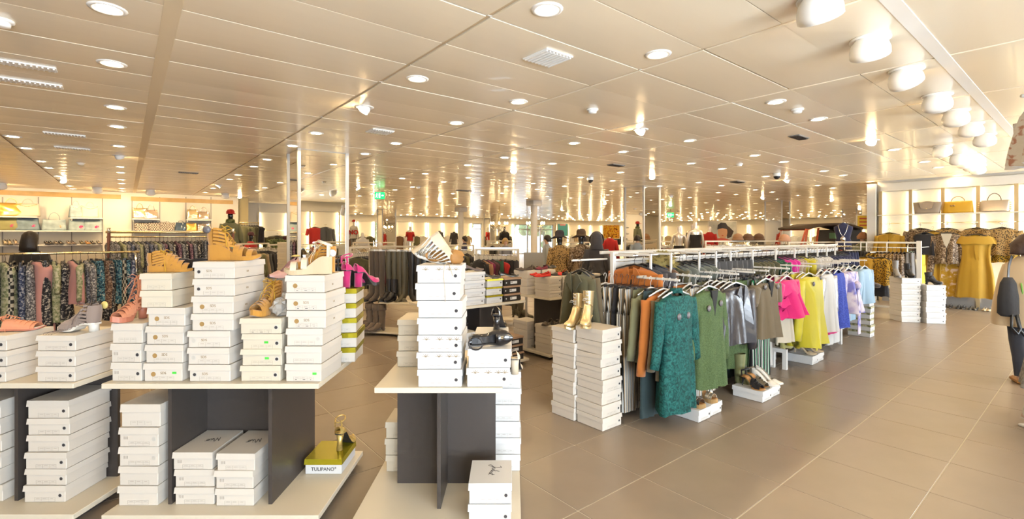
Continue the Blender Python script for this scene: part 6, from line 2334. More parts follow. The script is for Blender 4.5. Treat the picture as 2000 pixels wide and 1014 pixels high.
def person(label, loc, rz, H, skin, cat='person', name='person', hair=None, hairlen=.0, hairvol=1.0, clothes=(), arms=((.18, .1), (.18, .1)), stride=0.0, group=None, female=True, legs=True, head=True, armbend=.2, extra=None, plinth=0.0, faced=False):
    e = empty(name, loc, rz, label, cat, group)
    obj('body', figure_mesh(H, arms, stride, head, legs, female, 0.0, armbend), e, (0, 0, plinth), material=skin)
    s = H / 1.72
    if plinth:
        obj('stand', MB().lathe([(.16, 0), (.16, .012), (.012, .02), (.012, plinth + (.0 if legs else .80 * s))], 16), e, material=CHROME)
    if hair:
        m = MB()
        top = 1.735
        rings = []
        for (z, a, b, yo) in ((top + .004, .02, .02, .015), (top - .02, .065, .07, .012), (top - .06, .094, .105, .012), (top - .12, .100 * hairvol, .108, .022), (top - .17, .104 * hairvol, .085, .050), (top - .22 - hairlen * .5, .108 * hairvol, .075, .058), (top - .24 - hairlen, .112 * hairvol, .065, .060), (top - .25 - hairlen, .09, .045, .062)):
            rings.append([(a * math.cos(t) * s, (b * math.sin(t) + yo) * s, z * s + plinth) for t in [2 * math.pi * q / 22 for q in range(22)]])
        m.loft(rings, True, True)
        obj('hair', m, e, material=hair)
    for (nm, mb, mm) in clothes:
        obj(nm, mb, e, (0, 0, plinth), material=mm)
    if faced:
        face(e, H, HAIRD)
    return e


def sleeves(s=1.0, L=.55, r=.062, out=.18):
    res = []
    for sg in (1, -1):
        res.append(('sleeve', MB().tube([(sg * .155 * s, .01 * s, 1.385 * s), (sg * (.17 + .28 * math.sin(out)) * s, -.01, (1.36 - .28 * math.cos(out)) * s), (sg * (.17 + L * math.sin(out) * .9) * s, -.05, (1.36 - L) * s)], [r * 1.15, r, r * .85], 12), None))
    return res


def dressed(torso_mat, hem=.86, flare=.20, s=1.0, sl=.55, sl_r=.064, skirt=None, out=.18, wav=.0):
    zr = TORSO + [(hem, flare, flare * .72, 0)]
    cl = [('clothing', wrap(zr, s=s, wav=wav), torso_mat)]
    if sl:
        cl += [(a, b, torso_mat) for (a, b, _) in sleeves(s, sl, sl_r, out)]
    return cl


def trousers_mb(s=1.0, hem=.10, r=.075, stride=0.0):
    m = MB()
    m.loft([[(a * math.cos(t) * s, b * math.sin(t) * s, z * s) for t in [2 * math.pi * q / 20 for q in range(20)]] for (z, a, b) in ((1.04, .150, .115), (.95, .178, .128), (.86, .182, .128), (.80, .17, .12))], False, True)
    for sg in (1, -1):
        st = stride * sg
        m.tube([(sg * .085 * s, 0, .88 * s), (sg * .09 * s, (-.035 + st * .16) * s, .49 * s), (sg * .09 * s, (.012 + st * .22) * s, .30 * s), (sg * .09 * s, (.02 + st * .30) * s, hem * s)], [.100 * s, r * .98 * s, r * .88 * s, r * .78 * s], 14)
    return m


DENIMD = solid('dark_jeans', (.035, .04, .06))
BEIGEW = mat('beige_poncho', (.60, .46, .29), .9, sheen=.2, bump=.1, bscale=60)
# shopper walking away at the right edge
Hs = 1.56
sw = Hs / 1.72
wloc = Vector((5.44, 5.06, 0))
wz = R(180 - 28)
poncho = [(1.47, .08, .07, .01), (1.43, .12, .09, .01), (1.37, .205, .12, .01), (1.24, .235, .15, 0), (1.08, .26, .175, 0), (.92, .285, .19, 0), (.74, .30, .20, .0), (.66, .295, .20, .0)]
person('shopper in beige cape with brown bob walking past the right edge', wloc, wz, Hs, SKIN, hair=HAIRB, hairlen=.0, hairvol=1.5,
       clothes=[('cape', wrap(poncho, s=sw, wav=.0035), BEIGEW), ('jeans', trousers_mb(sw, .09, .072, .35), DENIMD)] + [('shoe', MB().rbox(sg * .09 * sw - .042, sg * .09 * sw + .042, -.15 + .35 * sg * .30 * sw, .07 + .35 * sg * .30 * sw, .0, .06, .02), TAND) for sg in (1, -1)],
       stride=.35, arms=((.2, .2), (.2, .2)), faced=True)
e = empty('shoulder_bag', (5.14, 4.96, .72), R(20), "black shoulder bag hanging at the caped shopper's side", 'bag')
m = MB()
m.loft([[(a * math.copysign(abs(math.cos(t)) ** .6, math.cos(t)), b * math.sin(t), z) for t in [2 * math.pi * q / 18 for q in range(18)]] for (z, a, b) in ((0, .10, .05), (.03, .14, .075), (.2, .145, .07), (.36, .12, .05), (.42, .06, .03))])
obj('bag_body', m, e, material=mat('matte_black_nylon', (.035, .035, .04), .9, bump=.3, bscale=25), scale=(.78, .9, .95))
obj('handle', MB().tube([(-.05, -.05, .04), (-.10, -.07, -.10), (-.02, -.08, -.17), (.06, -.07, -.12), (.05, -.05, .02)], .012, 8), e, material=BLACK)
obj('handle', MB().tube([(.02, -.05, .04), (.05, -.07, -.14), (.12, -.08, -.20)], .013, 8), e, material=BLACK)
obj('shoulder_strap', MB().ribbon([(.0, .0, .40), (.06, .02, .52), (.16, .04, .62)], .03, .006, (0, -1, .2)), e, material=BLACK)
obj('green_piping', MB().tube([(.13, -.05, .06), (.145, -.055, .2), (.13, -.045, .34)], .006, 6), e, material=mat('green_piping', (.25, .62, .12), .6))

# clothes on a stand at the right edge, mostly outside the picture
st = empty('garment_stand', (4.02, 3.62, 0), 0, 'white garment stand at the right edge with white and checked clothes', 'clothes rack')
obj('post', MB().cyl((.20, .1, .02), (.20, .1, 2.66), .02, n=10), st, material=WHITE)
obj('foot', MB().rbox(.12, .5, -.1, .3, 0, .02, .005), st, material=WHITE)
obj('top_arm', MB().cyl((-.06, .1, 2.64), (.40, .1, 2.64), .014, n=8), st, material=WHITE)
obj('lower_arm', MB().cyl((.02, .1, .86), (.40, .1, .86), .012, n=8), st, material=WHITE)
WLACE = pattern('white_floral_lace', [(.80, .80, .82), (.82, .82, .84), (.84, .84, .86), (.55, .30, .24)], 'print', 17)
garment('white floral blouse hanging high at the right edge', (4.08, 3.72, 2.64), R(62), 'top', WLACE, .50, .44, .15, .30, sl_r=.08, group='clothes at the right edge')
garment('grey checked short skirt at the right edge', (4.10, 3.72, .86), R(40), 'skirt', pattern('grey_check', [(.36, .35, .34), (.24, .23, .23)], 'plaid', 42), .40, .36, .14, flare=.25, group='clothes at the right edge')
garment('long white lace skirt at the right edge', (4.14, 3.72, .86), R(60), 'skirt', WLACE, .36, .66, .12, flare=.10, group='clothes at the right edge')

# shopper with dark hair behind the near left rail
person('shopper with long dark hair behind the near left rail', (-7.02, 6.98, 0), R(200), 1.60, SKIN, hair=HAIRD, hairlen=.06, hairvol=1.0, clothes=dressed(C['blackc'], s=1.6 / 1.72) + [('jeans', trousers_mb(1.6 / 1.72), DENIMD)], faced=True)

# black mannequin with a red cap
def cap(e, s, mm, plinth=0.0):
    m = MB()
    m.loft([[(a * math.cos(t) * s, (b * math.sin(t)) * s, z * s + plinth) for t in [2 * math.pi * q / 20 for q in range(20)]] for (z, a, b) in ((1.64, .092, .105), (1.70, .090, .10), (1.745, .065, .075), (1.76, .02, .02))], False, True)
    obj('cap', m, e, material=mm)
    obj('cap_peak', MB().prism([(-.08 * s, -.07 * s), (-.085 * s, -.15 * s), (-.04 * s, -.20 * s), (.04 * s, -.20 * s), (.085 * s, -.15 * s), (.08 * s, -.07 * s)], 'z', 1.635 * s + plinth, 1.65 * s + plinth), e, material=mm)


pm = LP(450, 4.6)
e = person('black mannequin in red cap and olive jacket before the handbag wall', pm, R(40), 1.80, MANB, 'mannequin', 'mannequin', clothes=dressed(C['olivel'], hem=.80, flare=.24, s=1.8 / 1.72, sl=.5) + [('trousers', trousers_mb(1.8 / 1.72), C['olive'])], female=False, plinth=.38)
cap(e, 1.8 / 1.72, C['redc'], .38)
obj('scarf', MB().lathe([(.09, 1.44), (.11, 1.47), (.10, 1.52), (.07, 1.54)], 16), e, (0, 0, .43), material=C['camo'])
Yc = 14.0
e = person('black mannequin bust in dark red cap by the low white racks', ((490 - 1000) / FPX * Yc, Yc, 0), R(80), 1.62, MANB, 'mannequin', 'mannequin', clothes=dressed(C['redc'], s=1.62 / 1.72), female=False)
cap(e, 1.62 / 1.72, C['maroonc'])

# ------------------------------------------------------------------ racks in the middle distance, left of centre
def XP(px, Y, z=0.0):
    return Vector(((px - 1000) / FPX * Y, Y, z))


def white_rack(label, a, b, h, group='low white racks'):
    """double-sided white rack from point a to b"""
    d = Vector(b) - Vector(a)
    L = d.length
    e = empty('clothes_rack', (a[0], a[1], 0), math.atan2(d.y, d.x), label, 'clothes rack', group)
    for x in (0, L):
        obj('post', MB().rbox(x - .02, x + .02, -.02, .02, 0, h, .004), e, material=CREAM)
        obj('foot', MB().rbox(x - .02, x + .02, -.3, .3, 0, .04, .004), e, material=CREAM)
    obj('top_rail', MB().rbox(.02, L - .02, -.02, .02, h - .04, h, .004), e, material=CREAM)
    obj('hang_rail', MB().cyl((.0, -.12, h - .12), (L, -.12, h - .12), .01, n=8), e, material=CHROME)
    for x in (.05, L - .05):
        obj('rail_bracket', MB().box(x - .01, x + .01, -.13, 0, h - .13, h - .10), e, material=CREAM)
    obj('back_panel', MB().box(.02, L - .02, -.004, .004, h * .35, h - .14), e, material=CREAM)
    return Vector(a) + Vector((0, 0, 0)), e


def hang_on(a, b, h, specs, where, group, off=-.12, turn=0.0):
    a, b = Vector(a), Vector(b)
    d = (b - a).normalized()
    n = Vector((-d.y, d.x, 0)) * off
    A = Vector((a.x, a.y, h - .12)) + n + d * .06
    B = Vector((b.x, b.y, h - .12)) + n - d * .06
    rail_row(A, B, specs, where, group, facing=1)


J = lambda desc, m, L=.62, th=.10, turn=.9, kind='jacket', w=.46: D(desc, kind, m, L=L, w=w, th=th, turn=turn, sleeve=.55 if kind == 'jacket' else 0)
racks = [
    ('behind the large tan wedge', 463, 524, 11.5, 12.3, 1.36, [J('red coat', 'redc'), J('magenta coat', 'wine'), J('olive coat', 'olivel'), J('light olive coat', 'olivel'), J('beige coat', 'beigec'), J('grey coat', 'greyd'), J('black coat', 'blackc'), J('charcoal coat', 'charcoal'), J('black coat', 'blackc')]),
    ('left of the mirror column', 526, 575, 12.4, 13.2, 1.32, [J('grey jacket', 'grey2'), J('charcoal jacket', 'charcoal'), J('beige jacket', 'beigec'), J('black jacket', 'blackc'), J('grey jacket', 'greyd')]),
    ('right of the mirror column', 684, 720, 9.4, 9.9, 1.33, [J('olive bomber jacket', 'olive'), J('black bomber jacket', 'blackc'), J('camel jacket', 'tanc'), J('heather grey jacket', 'grey2'), J('maroon jacket', 'maroonc'), J('dark brown jacket', 'brownc'), J('maroon quilted jacket', 'maroonc')]),
    ('inside the mirror column view', 590, 640, 10.6, 11.2, 1.30, [J('brown coat', 'brownc'), J('camel coat', 'tanc'), J('black coat', 'blackc'), J('charcoal coat', 'charcoal'), J('camel coat', 'tanc')]),
]
for (where, x0, x1, Y0, Y1, h, specs) in racks:
    a, b = XP(x0, Y0), XP(x1, Y1)
    white_rack('low white rack of coats ' + where, a, b, h)
    hang_on(a, b, h, specs, 'on the rack ' + where, 'coats on the low white racks')
stack('in the distant pile left of the mirror column', XP(541, 11.4).x, XP(555, 11.4).x + .1, 11.4, .34, .30, [.12] * 9, 'cream shoe box', 'distant shoe boxes', card=CARDC)
e = empty('box_plinth', (XP(548, 11.4).x + .05, 11.56, 0), 0, 'low cream plinth under the distant pile of boxes', 'plinth')
obj('plinth_body', MB().rbox(-.3, .3, -.2, .22, 0, .299, .005), e, material=CREAM)

# ------------------------------------------------------------------ boot rack
br0, br1 = XP(722, 7.75), XP(868, 7.35)
d = br1 - br0
L = d.length
ang = math.atan2(d.y, d.x)
e = empty('boot_rack', br0, ang, 'steel rack with long boots hanging from its rail', 'boot rack')
obj('rail', MB().cyl((0, 0, 1.325), (L, 0, 1.325), .012, n=8), e, material=STEEL)
for x in (0, L):
    obj('post', MB().cyl((x, 0, .0), (x, 0, 1.335), .013, n=8), e, material=STEEL)
obj('shoe_tray', MB().rbox(-.05, L, -.28, .12, .04, .065, .004), e, material=CREAM)
obj('shoe_tray', MB().rbox(.35, L, -.28, .12, .50, .52, .004), e, material=CREAM)


def long_boot(label, x, c, turn, zt=1.30, shaft=.66, y=0.0):
    p = br0 + (d / L) * x + Vector((-d.y, d.x, 0)).normalized() * y
    b = empty('long_boot', (p.x, p.y, zt - shaft - .14), ang + turn, label, 'boot', 'long boots hanging from the rack')
    m = MB()
    N = 14
    rings = []
    for (s_, H) in ((.98, .015), (.9, .04), (.78, .055), (.66, .065)):
        w_ = .04 * (1 if s_ < .9 else .8)
        rings.append([(s_ * .26 - .05, w_ * math.cos(2 * math.pi * k / N), .012 + H / 2 + H / 2 * math.sin(2 * math.pi * k / N)) for k in range(N)])
    for (a_, cx, cz, ra) in ((25, .075, .055, .055), (55, .035, .085, .058), (80, .005, .12, .055)):
        a_ = math.radians(a_)
        dd = Vector((math.sin(a_), 0, math.cos(a_)))
        rings.append([tuple(Vector((cx, 0, cz)) + dd * ra * math.sin(2 * math.pi * k / N) + Vector((0, .04 * math.cos(2 * math.pi * k / N), 0))) for k in range(N)])
    for i in range(1, 8):
        t = i / 7
        rx = .046 + .018 * t + .004 * math.sin(i * 2.3)
        rings.append([(rx * math.sin(2 * math.pi * k / N) + .006 * math.sin(i * 1.7), rx * .8 * math.cos(2 * math.pi * k / N), .14 + shaft * t) for k in range(N)])
    m.loft(rings, True, False)
    obj('shaft', m, b, material=c)
    obj('sole', MB().prism([(-.05, -.032), (.06, -.03), (.15, -.042), (.205, -.02), (.205, .02), (.15, .042), (.06, .03), (-.05, .032)], 'z', 0, .016), b, material=BLACK)
    obj('clip', MB().rbox(-.012, .012, -.05, .05, .13 + shaft, .17 + shaft, .004), b, material=TAGW)
    return b


for i, (x, c, t) in enumerate(((.06, BROWNB, 230), (.15, BROWNB, 250), (.23, BROWNB, 300), (.36, OLIVEB, 235), (.46, OLIVEB, 260), (.55, OLIVEB, 310), (.64, OLIVEB, 240), (.76, BLEATH, 320), (.86, BLEATH, 300))):
    long_boot('%s long boot from the left hanging on the boot rack' % nth(i + 1), x, c, R(t) - ang)
for i, (x, y, c) in enumerate(((.06, -.02, BROWNM), (.16, -.14, BROWNM), (.28, -.16, BROWNM), (.38, -.15, BROWNM))):
    p = br0 + (d / L) * x + Vector((-d.y, d.x, 0)).normalized() * y
    bootie('%s standing brown cuffed boot from the left under the boot rack' % nth(i + 1), (p.x, p.y, .066), R(215), c, hh=.03, plat=.012, L=.27, shaft=.30, lace=False, cuff=BROWNM, slouch=.8, scale=1.0, name='cuffed_boot', group='cuffed boots under the boot rack')
for i, (x, y) in enumerate(((.42, -.02), (.52, -.05))):
    p = br0 + (d / L) * x + Vector((-d.y, d.x, 0)).normalized() * y
    bootie('dark boot with studs, %s on the upper boot tray' % nth(i + 1), (p.x, p.y, .521), R(240), BLEATH, hh=.05, L=.26, shaft=.22, lace=False, name='tray_boot', group='dark boots on the boot tray')
for i, (px, Y) in enumerate(((1000, 8.4), (1012, 8.3))):
    p = XP(px, Y, .12)
    bootie('distant brown ankle boot, %s behind the bronze boxes' % nth(i + 1), p, R(-20), OLIVEB, hh=.05, L=.28, shaft=.14, lace=False, name='tray_boot', group='dark boots on the boot tray')
e = empty('shoe_bench', XP(1006, 8.35), .1, 'low cream shoe tray behind the bronze lidded boxes', 'shoe tray')
obj('tray', MB().rbox(-.25, .3, -.2, .15, .09, .119, .004), e, material=CREAM)
obj('leg_frame', MB().box(-.2, -.17, -.15, .1, 0, .09).box(.2, .23, -.15, .1, 0, .09), e, material=STEEL)

# ------------------------------------------------------------------ lit bays along the far walls and behind the camera
lit_bays('on the back wall beyond the mirror column', W(7.9, V1 - .08), TH, 4, 1.15, z1=2.42, rails=(1.55,), kick=0)
lit_bays('on the back wall behind the white pillar', W(13.9, V1 - .08), TH, 5, 1.24, z1=2.42, rails=(1.55,), kick=0)
lit_bays('on the back wall beside the entrance doors', W(21.3, V1 - .08), TH, 2, 1.4, z1=2.42, rails=(1.55,), kick=0)
lit_bays('on the back wall behind the hats', W(28.8, V1 - .08), TH, 8, 1.5, z1=2.42, rails=(1.55,), kick=0)
lit_bays('on the far end wall', W(U1 - .08, 28.5), WR, 13, 1.6, z1=2.42, rails=(1.55,), kick=0)
lit_bays('on the rear wall by the mirror', W(8.75, REAR_V + .08), TH + math.pi, 5, 1.1, z1=2.45, rails=(1.6,), shelf=1.15, kick=0)
GR = 'red clothes on the rear wall'
for i, (u, z, kind, mm, w, L_) in enumerate(((8.2, 2.15, 'top', 'redc', .5, .7), (7.1, 1.95, 'top', 'redc', .5, .6), (6.0, 1.95, 'jacket', 'greyd', .55, .8), (5.6, 1.95, 'top', 'redc', .5, .65), (4.6, 1.95, 'top', 'redc', .5, .6), (4.2, 1.9, 'jacket', 'blackc', .5, .7))):
    garment('%s hung from the left on the rear wall, seen in the mirror' % (['red sleeveless top first', 'red tee second', 'grey jacket third', 'red tee fourth', 'red tee fifth', 'black jacket sixth'][i]), W(u, REAR_V + .22, z), TH + math.pi, kind, C[mm], w, L_, .12, .25 if mm == 'redc' and i else (.6 if kind == 'jacket' else 0), sl_r=.075, group=GR)
    e = empty('face_out_arm', W(u, REAR_V + .03, 0), TH + math.pi, '%s short arm from the left on the rear wall' % nth(i + 1), 'hanging arm', 'arms on the rear wall')
    obj('bar', MB().cyl((0, 0.03, z), (0, -.30, z), .009, n=8), e, material=BRASS)

# clothes on the far walls
far_cols = ['blackc', 'whitec', 'greyd', 'redc', 'beigec', 'brownc', 'navy', 'grey2', 'whitec', 'charcoal', 'olive', 'ivory']
rnd = random.Random(5)
for (where, ub, n_, w_) in (('beyond the mirror column', 7.9, 4, 1.15), ('behind the white pillar', 13.9, 5, 1.24), ('beside the entrance doors', 21.3, 2, 1.4), ('behind the hats', 28.8, 8, 1.5)):
    k = 0
    for i in range(n_):
        for j in range(2):
            k += 1
            mm = far_cols[(i * 5 + j * 3 + n_) % len(far_cols)]
            kind = 'jacket' if (i + j) % 3 else 'top'
            garment('%s distant garment from the left on the back wall %s' % (nth(k), where), W(ub + i * w_ + .3 + j * .5, V1 - .28, 1.56), TH, kind, C[mm], .55, rnd.uniform(.6, .85), .14, .5, group='distant clothes on the back wall')
k = 0
for i in range(13):
    for j in range(2):
        k += 1
        v = 28.5 - i * 1.6 - .4 - j * .7
        mm = far_cols[(i * 3 + j * 7 + 1) % len(far_cols)]
        garment('%s distant garment from the left on the far end wall' % nth(k), W(U1 - .28, v, 1.56), WR, 'jacket' if j else 'top', C[mm], .6, rnd.uniform(.6, .9), .14, .5, group='distant clothes on the far end wall')

# ------------------------------------------------------------------ mannequins
def man(label, px, Y, rz, H, skin, cl, plinth=0.0, head=True, female=True, legs=True, **k):
    rz = -math.degrees(math.atan2(px - 1000, FPX)) * .5 + rz
    return person(label, XP(px, Y), R(rz), H, skin, 'mannequin', 'mannequin', clothes=cl, plinth=plinth, head=head, female=female, legs=legs, group='shop mannequins', **k)


def hat(e, s, mm, z=1.66, brim=.20):
    m = MB()
    m.lathe([(brim * .98, z - .025), (brim, z - .012), (brim * .8, z - .004), (.098, z + .004), (.096, z + .07), (.075, z + .115), (.02, z + .125)], 24)
    m.v = [(x * s, y * s, (zz + .05 * (x / brim) ** 2 * (1 if abs(x) > .1 else .2) * -1) * s) for (x, y, zz) in m.v]
    obj('hat', m, e, material=mm)


GREYH = mat('grey_felt', (.05, .043, .05), .9)
BRNH = mat('brown_felt', (.10, .065, .04), .9)
s_ = 1.60 / 1.72
e = man('mannequin in grey felt hat and leopard jacket behind the back table', 1093, 9.5, 170, 1.60, MANB, dressed(C['leopard'], s=s_, hem=.85, flare=.22) + [('trousers', trousers_mb(s_), C['blackc'])])
hat(e, s_, GREYH)
e = man('mannequin in brown felt hat and taupe leopard blouse', 1135, 9.4, 175, 1.62, MANB, dressed(C['snake'], s=1.62 / 1.72, hem=.85, flare=.24) + [('trousers', trousers_mb(1.62 / 1.72), C['blackc'])])
hat(e, 1.62 / 1.72, BRNH)
e = man('mannequin in charcoal hooded parka', 1165, 9.2, 172, 1.58, MANB, dressed(C['charcoal'], s=1.58 / 1.72, hem=.80, flare=.24, sl_r=.075) + [('trousers', trousers_mb(1.58 / 1.72), C['blackc'])])
m = MB()
hs = 1.58 / 1.72
m.loft([[(a * math.cos(t) * hs, (b * math.sin(t) + yo) * hs, z * hs) for t in [2 * math.pi * q / 20 for q in range(20)]] for (z, a, b, yo) in ((1.40, .15, .10, .03), (1.50, .125, .115, .03), (1.60, .125, .13, .015), (1.69, .11, .12, .01), (1.76, .06, .07, .01), (1.775, .01, .01, .01))], False, True)
obj('hood', m, e, material=C['charcoal'])
m = MB()
for k in range(30):
    a = math.pi * (k / 29) * 1.3 - .15 * math.pi
    m.ball((.125 * math.cos(a) * hs, -.07 * hs, (1.60 + .15 * math.sin(a)) * hs), .028, 6, 4)
tag(obj('fur_trim', m, e, material=mat('dark_fur', (.03, .025, .025), .9)), kind='stuff')
man('headless mannequin in red dress beyond the hooded parka', 1191, 15.0, 175, 1.72, MANW, dressed(C['redc'], s=1.0, hem=.55, flare=.24), head=False)
man('silver mannequin in black skirt beyond the gondola', 1326, 15.0, 180, 1.74, MANS, [('skirt', wrap([(1.06, .15, .11, 0), (.95, .18, .13, 0), (.75, .20, .15, 0)]), C['blackc'])], plinth=.16)
man('silver mannequin in long black dress beyond the gondola', 1358, 14.0, 185, 1.78, MANS, [('dress', wrap([(1.28, .165, .115, 0), (1.2, .165, .115, 0), (1.08, .14, .105, 0), (.95, .18, .13, 0), (.6, .19, .14, 0), (.3, .22, .17, 0)], s=1.78 / 1.72), C['blackc'])], plinth=.24)
man('silver mannequin in red lace dress before the poster', 1386, 17.0, 175, 1.72, MANS, dressed(C['redc'], hem=.6, flare=.24), plinth=.2)
man('second silver mannequin behind the black dress one', 1352, 18.5, 180, 1.8, MANS, dressed(C['grey2'], hem=.7), plinth=.25)
e = man('headless navy torso mannequin with silver chain print', 1647, 11.6, -20, 1.60, C['navy'], dressed(C['navy'], s=.93, hem=.80, flare=.17, sl=.0), head=False, legs=False, plinth=.48, arms=None)
m = MB()
m.tube([(-.10, -.10, 1.42), (-.06, -.13, 1.25), (0, -.135, 1.12), (.06, -.13, 1.25), (.10, -.10, 1.42)], .008, 6)
m.ball((0, -.13, 1.08), .055, 8, 6, (1, .3, 1.3))
obj('silver_chain', m, e, (0, -.01, .38), material=CHROME)
man('white-top mannequin with red NO lettering far beyond the mirror column', 691, 27.5, 0, 1.85, MANW, dressed(C['whitec'], hem=.8, flare=.24) + [('trousers', trousers_mb(1.0), C['grey2'])], plinth=.55, female=False)
e = COL.objects[-1]
root = [o for o in COL.objects if o.type == 'EMPTY' and o.get('label', '').startswith('white-top mannequin')][0]
obj('lettering', text_mesh('NO', .34, .004, .012), root, (0, -.14, 1.70), rot=FRONT, material=C['redc'])
cap(root, 1.85 / 1.72, C['redc'], .55)
man('mannequin in red tee with folded arms on the back wall', 801, 29.5, 5, 1.80, MANW, dressed(C['redc'], hem=.85, flare=.22, sl=.28, sl_r=.08), plinth=.35, female=False)
man('dress form in grey jacket on the back wall', 858, 30.5, 5, 1.75, MANW, dressed(C['greyd'], hem=.8, flare=.22), head=False, legs=False, plinth=.35)
man('dress form in charcoal coat on the back wall', 887, 31.0, 5, 1.75, MANW, dressed(C['charcoal'], hem=.6, flare=.22), head=False, legs=False, plinth=.3)
man('white mannequin in pale top before the narrow window', 708, 18.0, 20, 1.70, MANW, dressed(C['whitec'], hem=.85, flare=.22), female=True)
man('child mannequin in pink dress behind the boot rack', 742, 12.5, 10, 1.42, MANW, dressed(C['pink'], s=1.42 / 1.72, hem=.55, flare=.36))
man('mannequin in black printed tee near the entrance', 985, 24.0, 8, 1.8, MANB, dressed(C['blackc'], hem=.85, flare=.22, sl=.25, sl_r=.08), plinth=.25, female=False)
# shoppers in the distance
person('blond shopper facing the camera behind the skirt rack', XP(987, 14.5), R(15), 1.46, SKIN, hair=HAIRY, hairlen=-.02, hairvol=1.15, clothes=dressed(C['grey2'], s=1.46 / 1.72) + [('jeans', trousers_mb(1.46 / 1.72), DENIMD)], faced=True)
person('dark-haired shopper bending left behind the white pillar', XP(907, 16.5), R(-80), 1.52, SKIN, hair=HAIRD, hairlen=-.02, hairvol=1.2, clothes=dressed(C['navy'], s=1.52 / 1.72) + [('jeans', trousers_mb(1.52 / 1.72), DENIMD)], faced=True)
person('shopper in pale denim jacket turned left by the hats', XP(1068, 12.6), R(-75), 1.55, SKIN, hair=HAIRD, hairlen=-.04, hairvol=1.2, clothes=dressed(C['skyg'], s=1.55 / 1.72) + [('jeans', trousers_mb(1.55 / 1.72), DENIMD)], faced=True)
person('shopper in khaki coat with fur hat far right', XP(1685, 11.8), R(170), 1.62, SKIN, hair=mat('auburn_fur', (.30, .13, .05), .9, bump=.4, bscale=60), hairlen=-.06, hairvol=1.5, clothes=dressed(C['olivel'], s=1.62 / 1.72) + [('jeans', trousers_mb(1.62 / 1.72), DENIMD)])

# ------------------------------------------------------------------ racks between the tables and the back wall
mid = [
    ('behind the boot rack', 742, 860, 10.3, 9.9, 1.33, [D('blue jeans', 'trousers', 'denim', L=.8, w=.36, th=.09, turn=.8), D('black trousers', 'trousers', 'blackc', L=.8, w=.36, th=.09, turn=.8), D('olive trousers', 'trousers', 'olive', L=.8, w=.36, th=.09, turn=.8)] * 4),
    ('behind the tall centre pile', 862, 925, 11.5, 11.3, 1.33, [J('denim jacket', 'denim'), J('blue shirt', 'skyg'), J('black jacket', 'blackc'), J('charcoal jacket', 'charcoal'), J('olive jacket', 'olive'), J('black jacket', 'blackc')]),
    ('under the bright rail', 930, 1012, 8.9, 8.7, 1.315, [J('black cardigan', 'blackc'), J('camel cardigan', 'tanc'), J('wine top', 'wine', kind='top'), J('plum top', 'maroonc', kind='top'), J('green skirt', 'forest', kind='skirt'), J('red dress', 'redc', kind='dress', L=.75), J('black skirt', 'blackc', kind='skirt', L=.7), J('long black skirt', 'charcoal', kind='skirt', L=.8)]),
    ('far behind the white pillar', 1085, 1180, 15.5, 15.3, 1.34, [J('grey coat', 'greyd'), J('black coat', 'blackc'), J('beige coat', 'beigec'), J('red coat', 'redc'), J('black coat', 'blackc')]),
    ('beyond the mirror clad column', 1230, 1310, 13.8, 14.3, 1.38, [J('peach blouse', 'peach', kind='top'), J('red blouse', 'redc', kind='top'), J('beige blouse', 'beigec', kind='top'), J('wine blouse', 'wine', kind='top'), J('peach blouse', 'peach', kind='top')]),
    ('beyond the white gondola', 1378, 1535, 12.6, 13.2, 1.41, [J('black top', 'blackc', kind='top'), J('white top', 'whitec', kind='top'), J('grey top', 'grey2', kind='top'), J('beige top', 'beigec', kind='top')] * 3),
    ('in front of the cart', 1540, 1640, 12.0, 12.6, 1.39, [J('cream top', 'ivory', kind='top'), J('white top', 'whitec', kind='top'), J('black top', 'blackc', kind='top'), J('red top', 'redc', kind='top')] * 2),
    ('behind the second rail left', 690, 770, 15.6, 15.2, 1.33, [J('white shirt', 'whitec', kind='top'), J('beige coat', 'beigec'), J('pink coat', 'pink'), J('grey print top', 'greyprint', kind='top'), J('navy print top', 'navyprint', kind='top')]),
    ('before the entrance', 955, 1000, 19.0, 18.7, 1.34, [J('black top', 'blackc', kind='top'), J('white top', 'whitec', kind='top'), J('black top', 'blackc', kind='top')]),
]
for (where, x0, x1, Y0, Y1, h, specs) in mid:
    a, b = XP(x0, Y0), XP(x1, Y1)
    rt = white_rack('low white rack ' + where, a, b, h)[1]
    if where == 'under the bright rail':
        obj('light_bar', MB().box(.0, (b - a).length, -.03, .03, h + .001, h + .012), rt, material=emit('cool_light_bar', (.8, .9, 1.0), 2.5))
    hang_on(a, b, h, specs, 'on the rack ' + where, 'clothes on the middle distance racks')
e = empty('counter_sign', XP(1042, 7.9), 0, 'plain taupe counter board standing behind the back table shoes', 'counter')
obj('board', MB().rbox(-.16, .16, 0, .02, .9, 1.27, .003), e, material=mat('taupe_board', (.33, .30, .25), .6))
obj('leg', MB().rbox(-.14, -.10, 0, .02, 0, .9, .003), e, material=STEEL)
obj('leg', MB().rbox(.10, .14, 0, .02, 0, .9, .003), e, material=STEEL)

# hats on the rack beyond the gondola
for i, (px, c) in enumerate(((1441, 'tanc'), (1461, 'brownc'), (1482, 'brownc'), (1532, 'peach'))):
    p = XP(px, 12.75 if i < 3 else 12.1, 1.415 if i < 3 else 1.395)
    e = empty('display_hat', p, 0, ['camel knitted hat on the rack beyond the gondola', 'rust knitted hat on the rack beyond the gondola', 'brown fur hat on the rack beyond the gondola', 'peach hat at the end of the rack before the cart'][i], 'hat', 'hats on the far racks')
    obj('crown', MB().lathe([(.12, 0), (.13, .05), (.125, .10), (.09, .16), (.02, .19)], 18), e, material=C[c])
    obj('brim', MB().lathe([(.14, .0), (.15, .02), (.14, .05), (.125, .05)], 18), e, material=C[c])

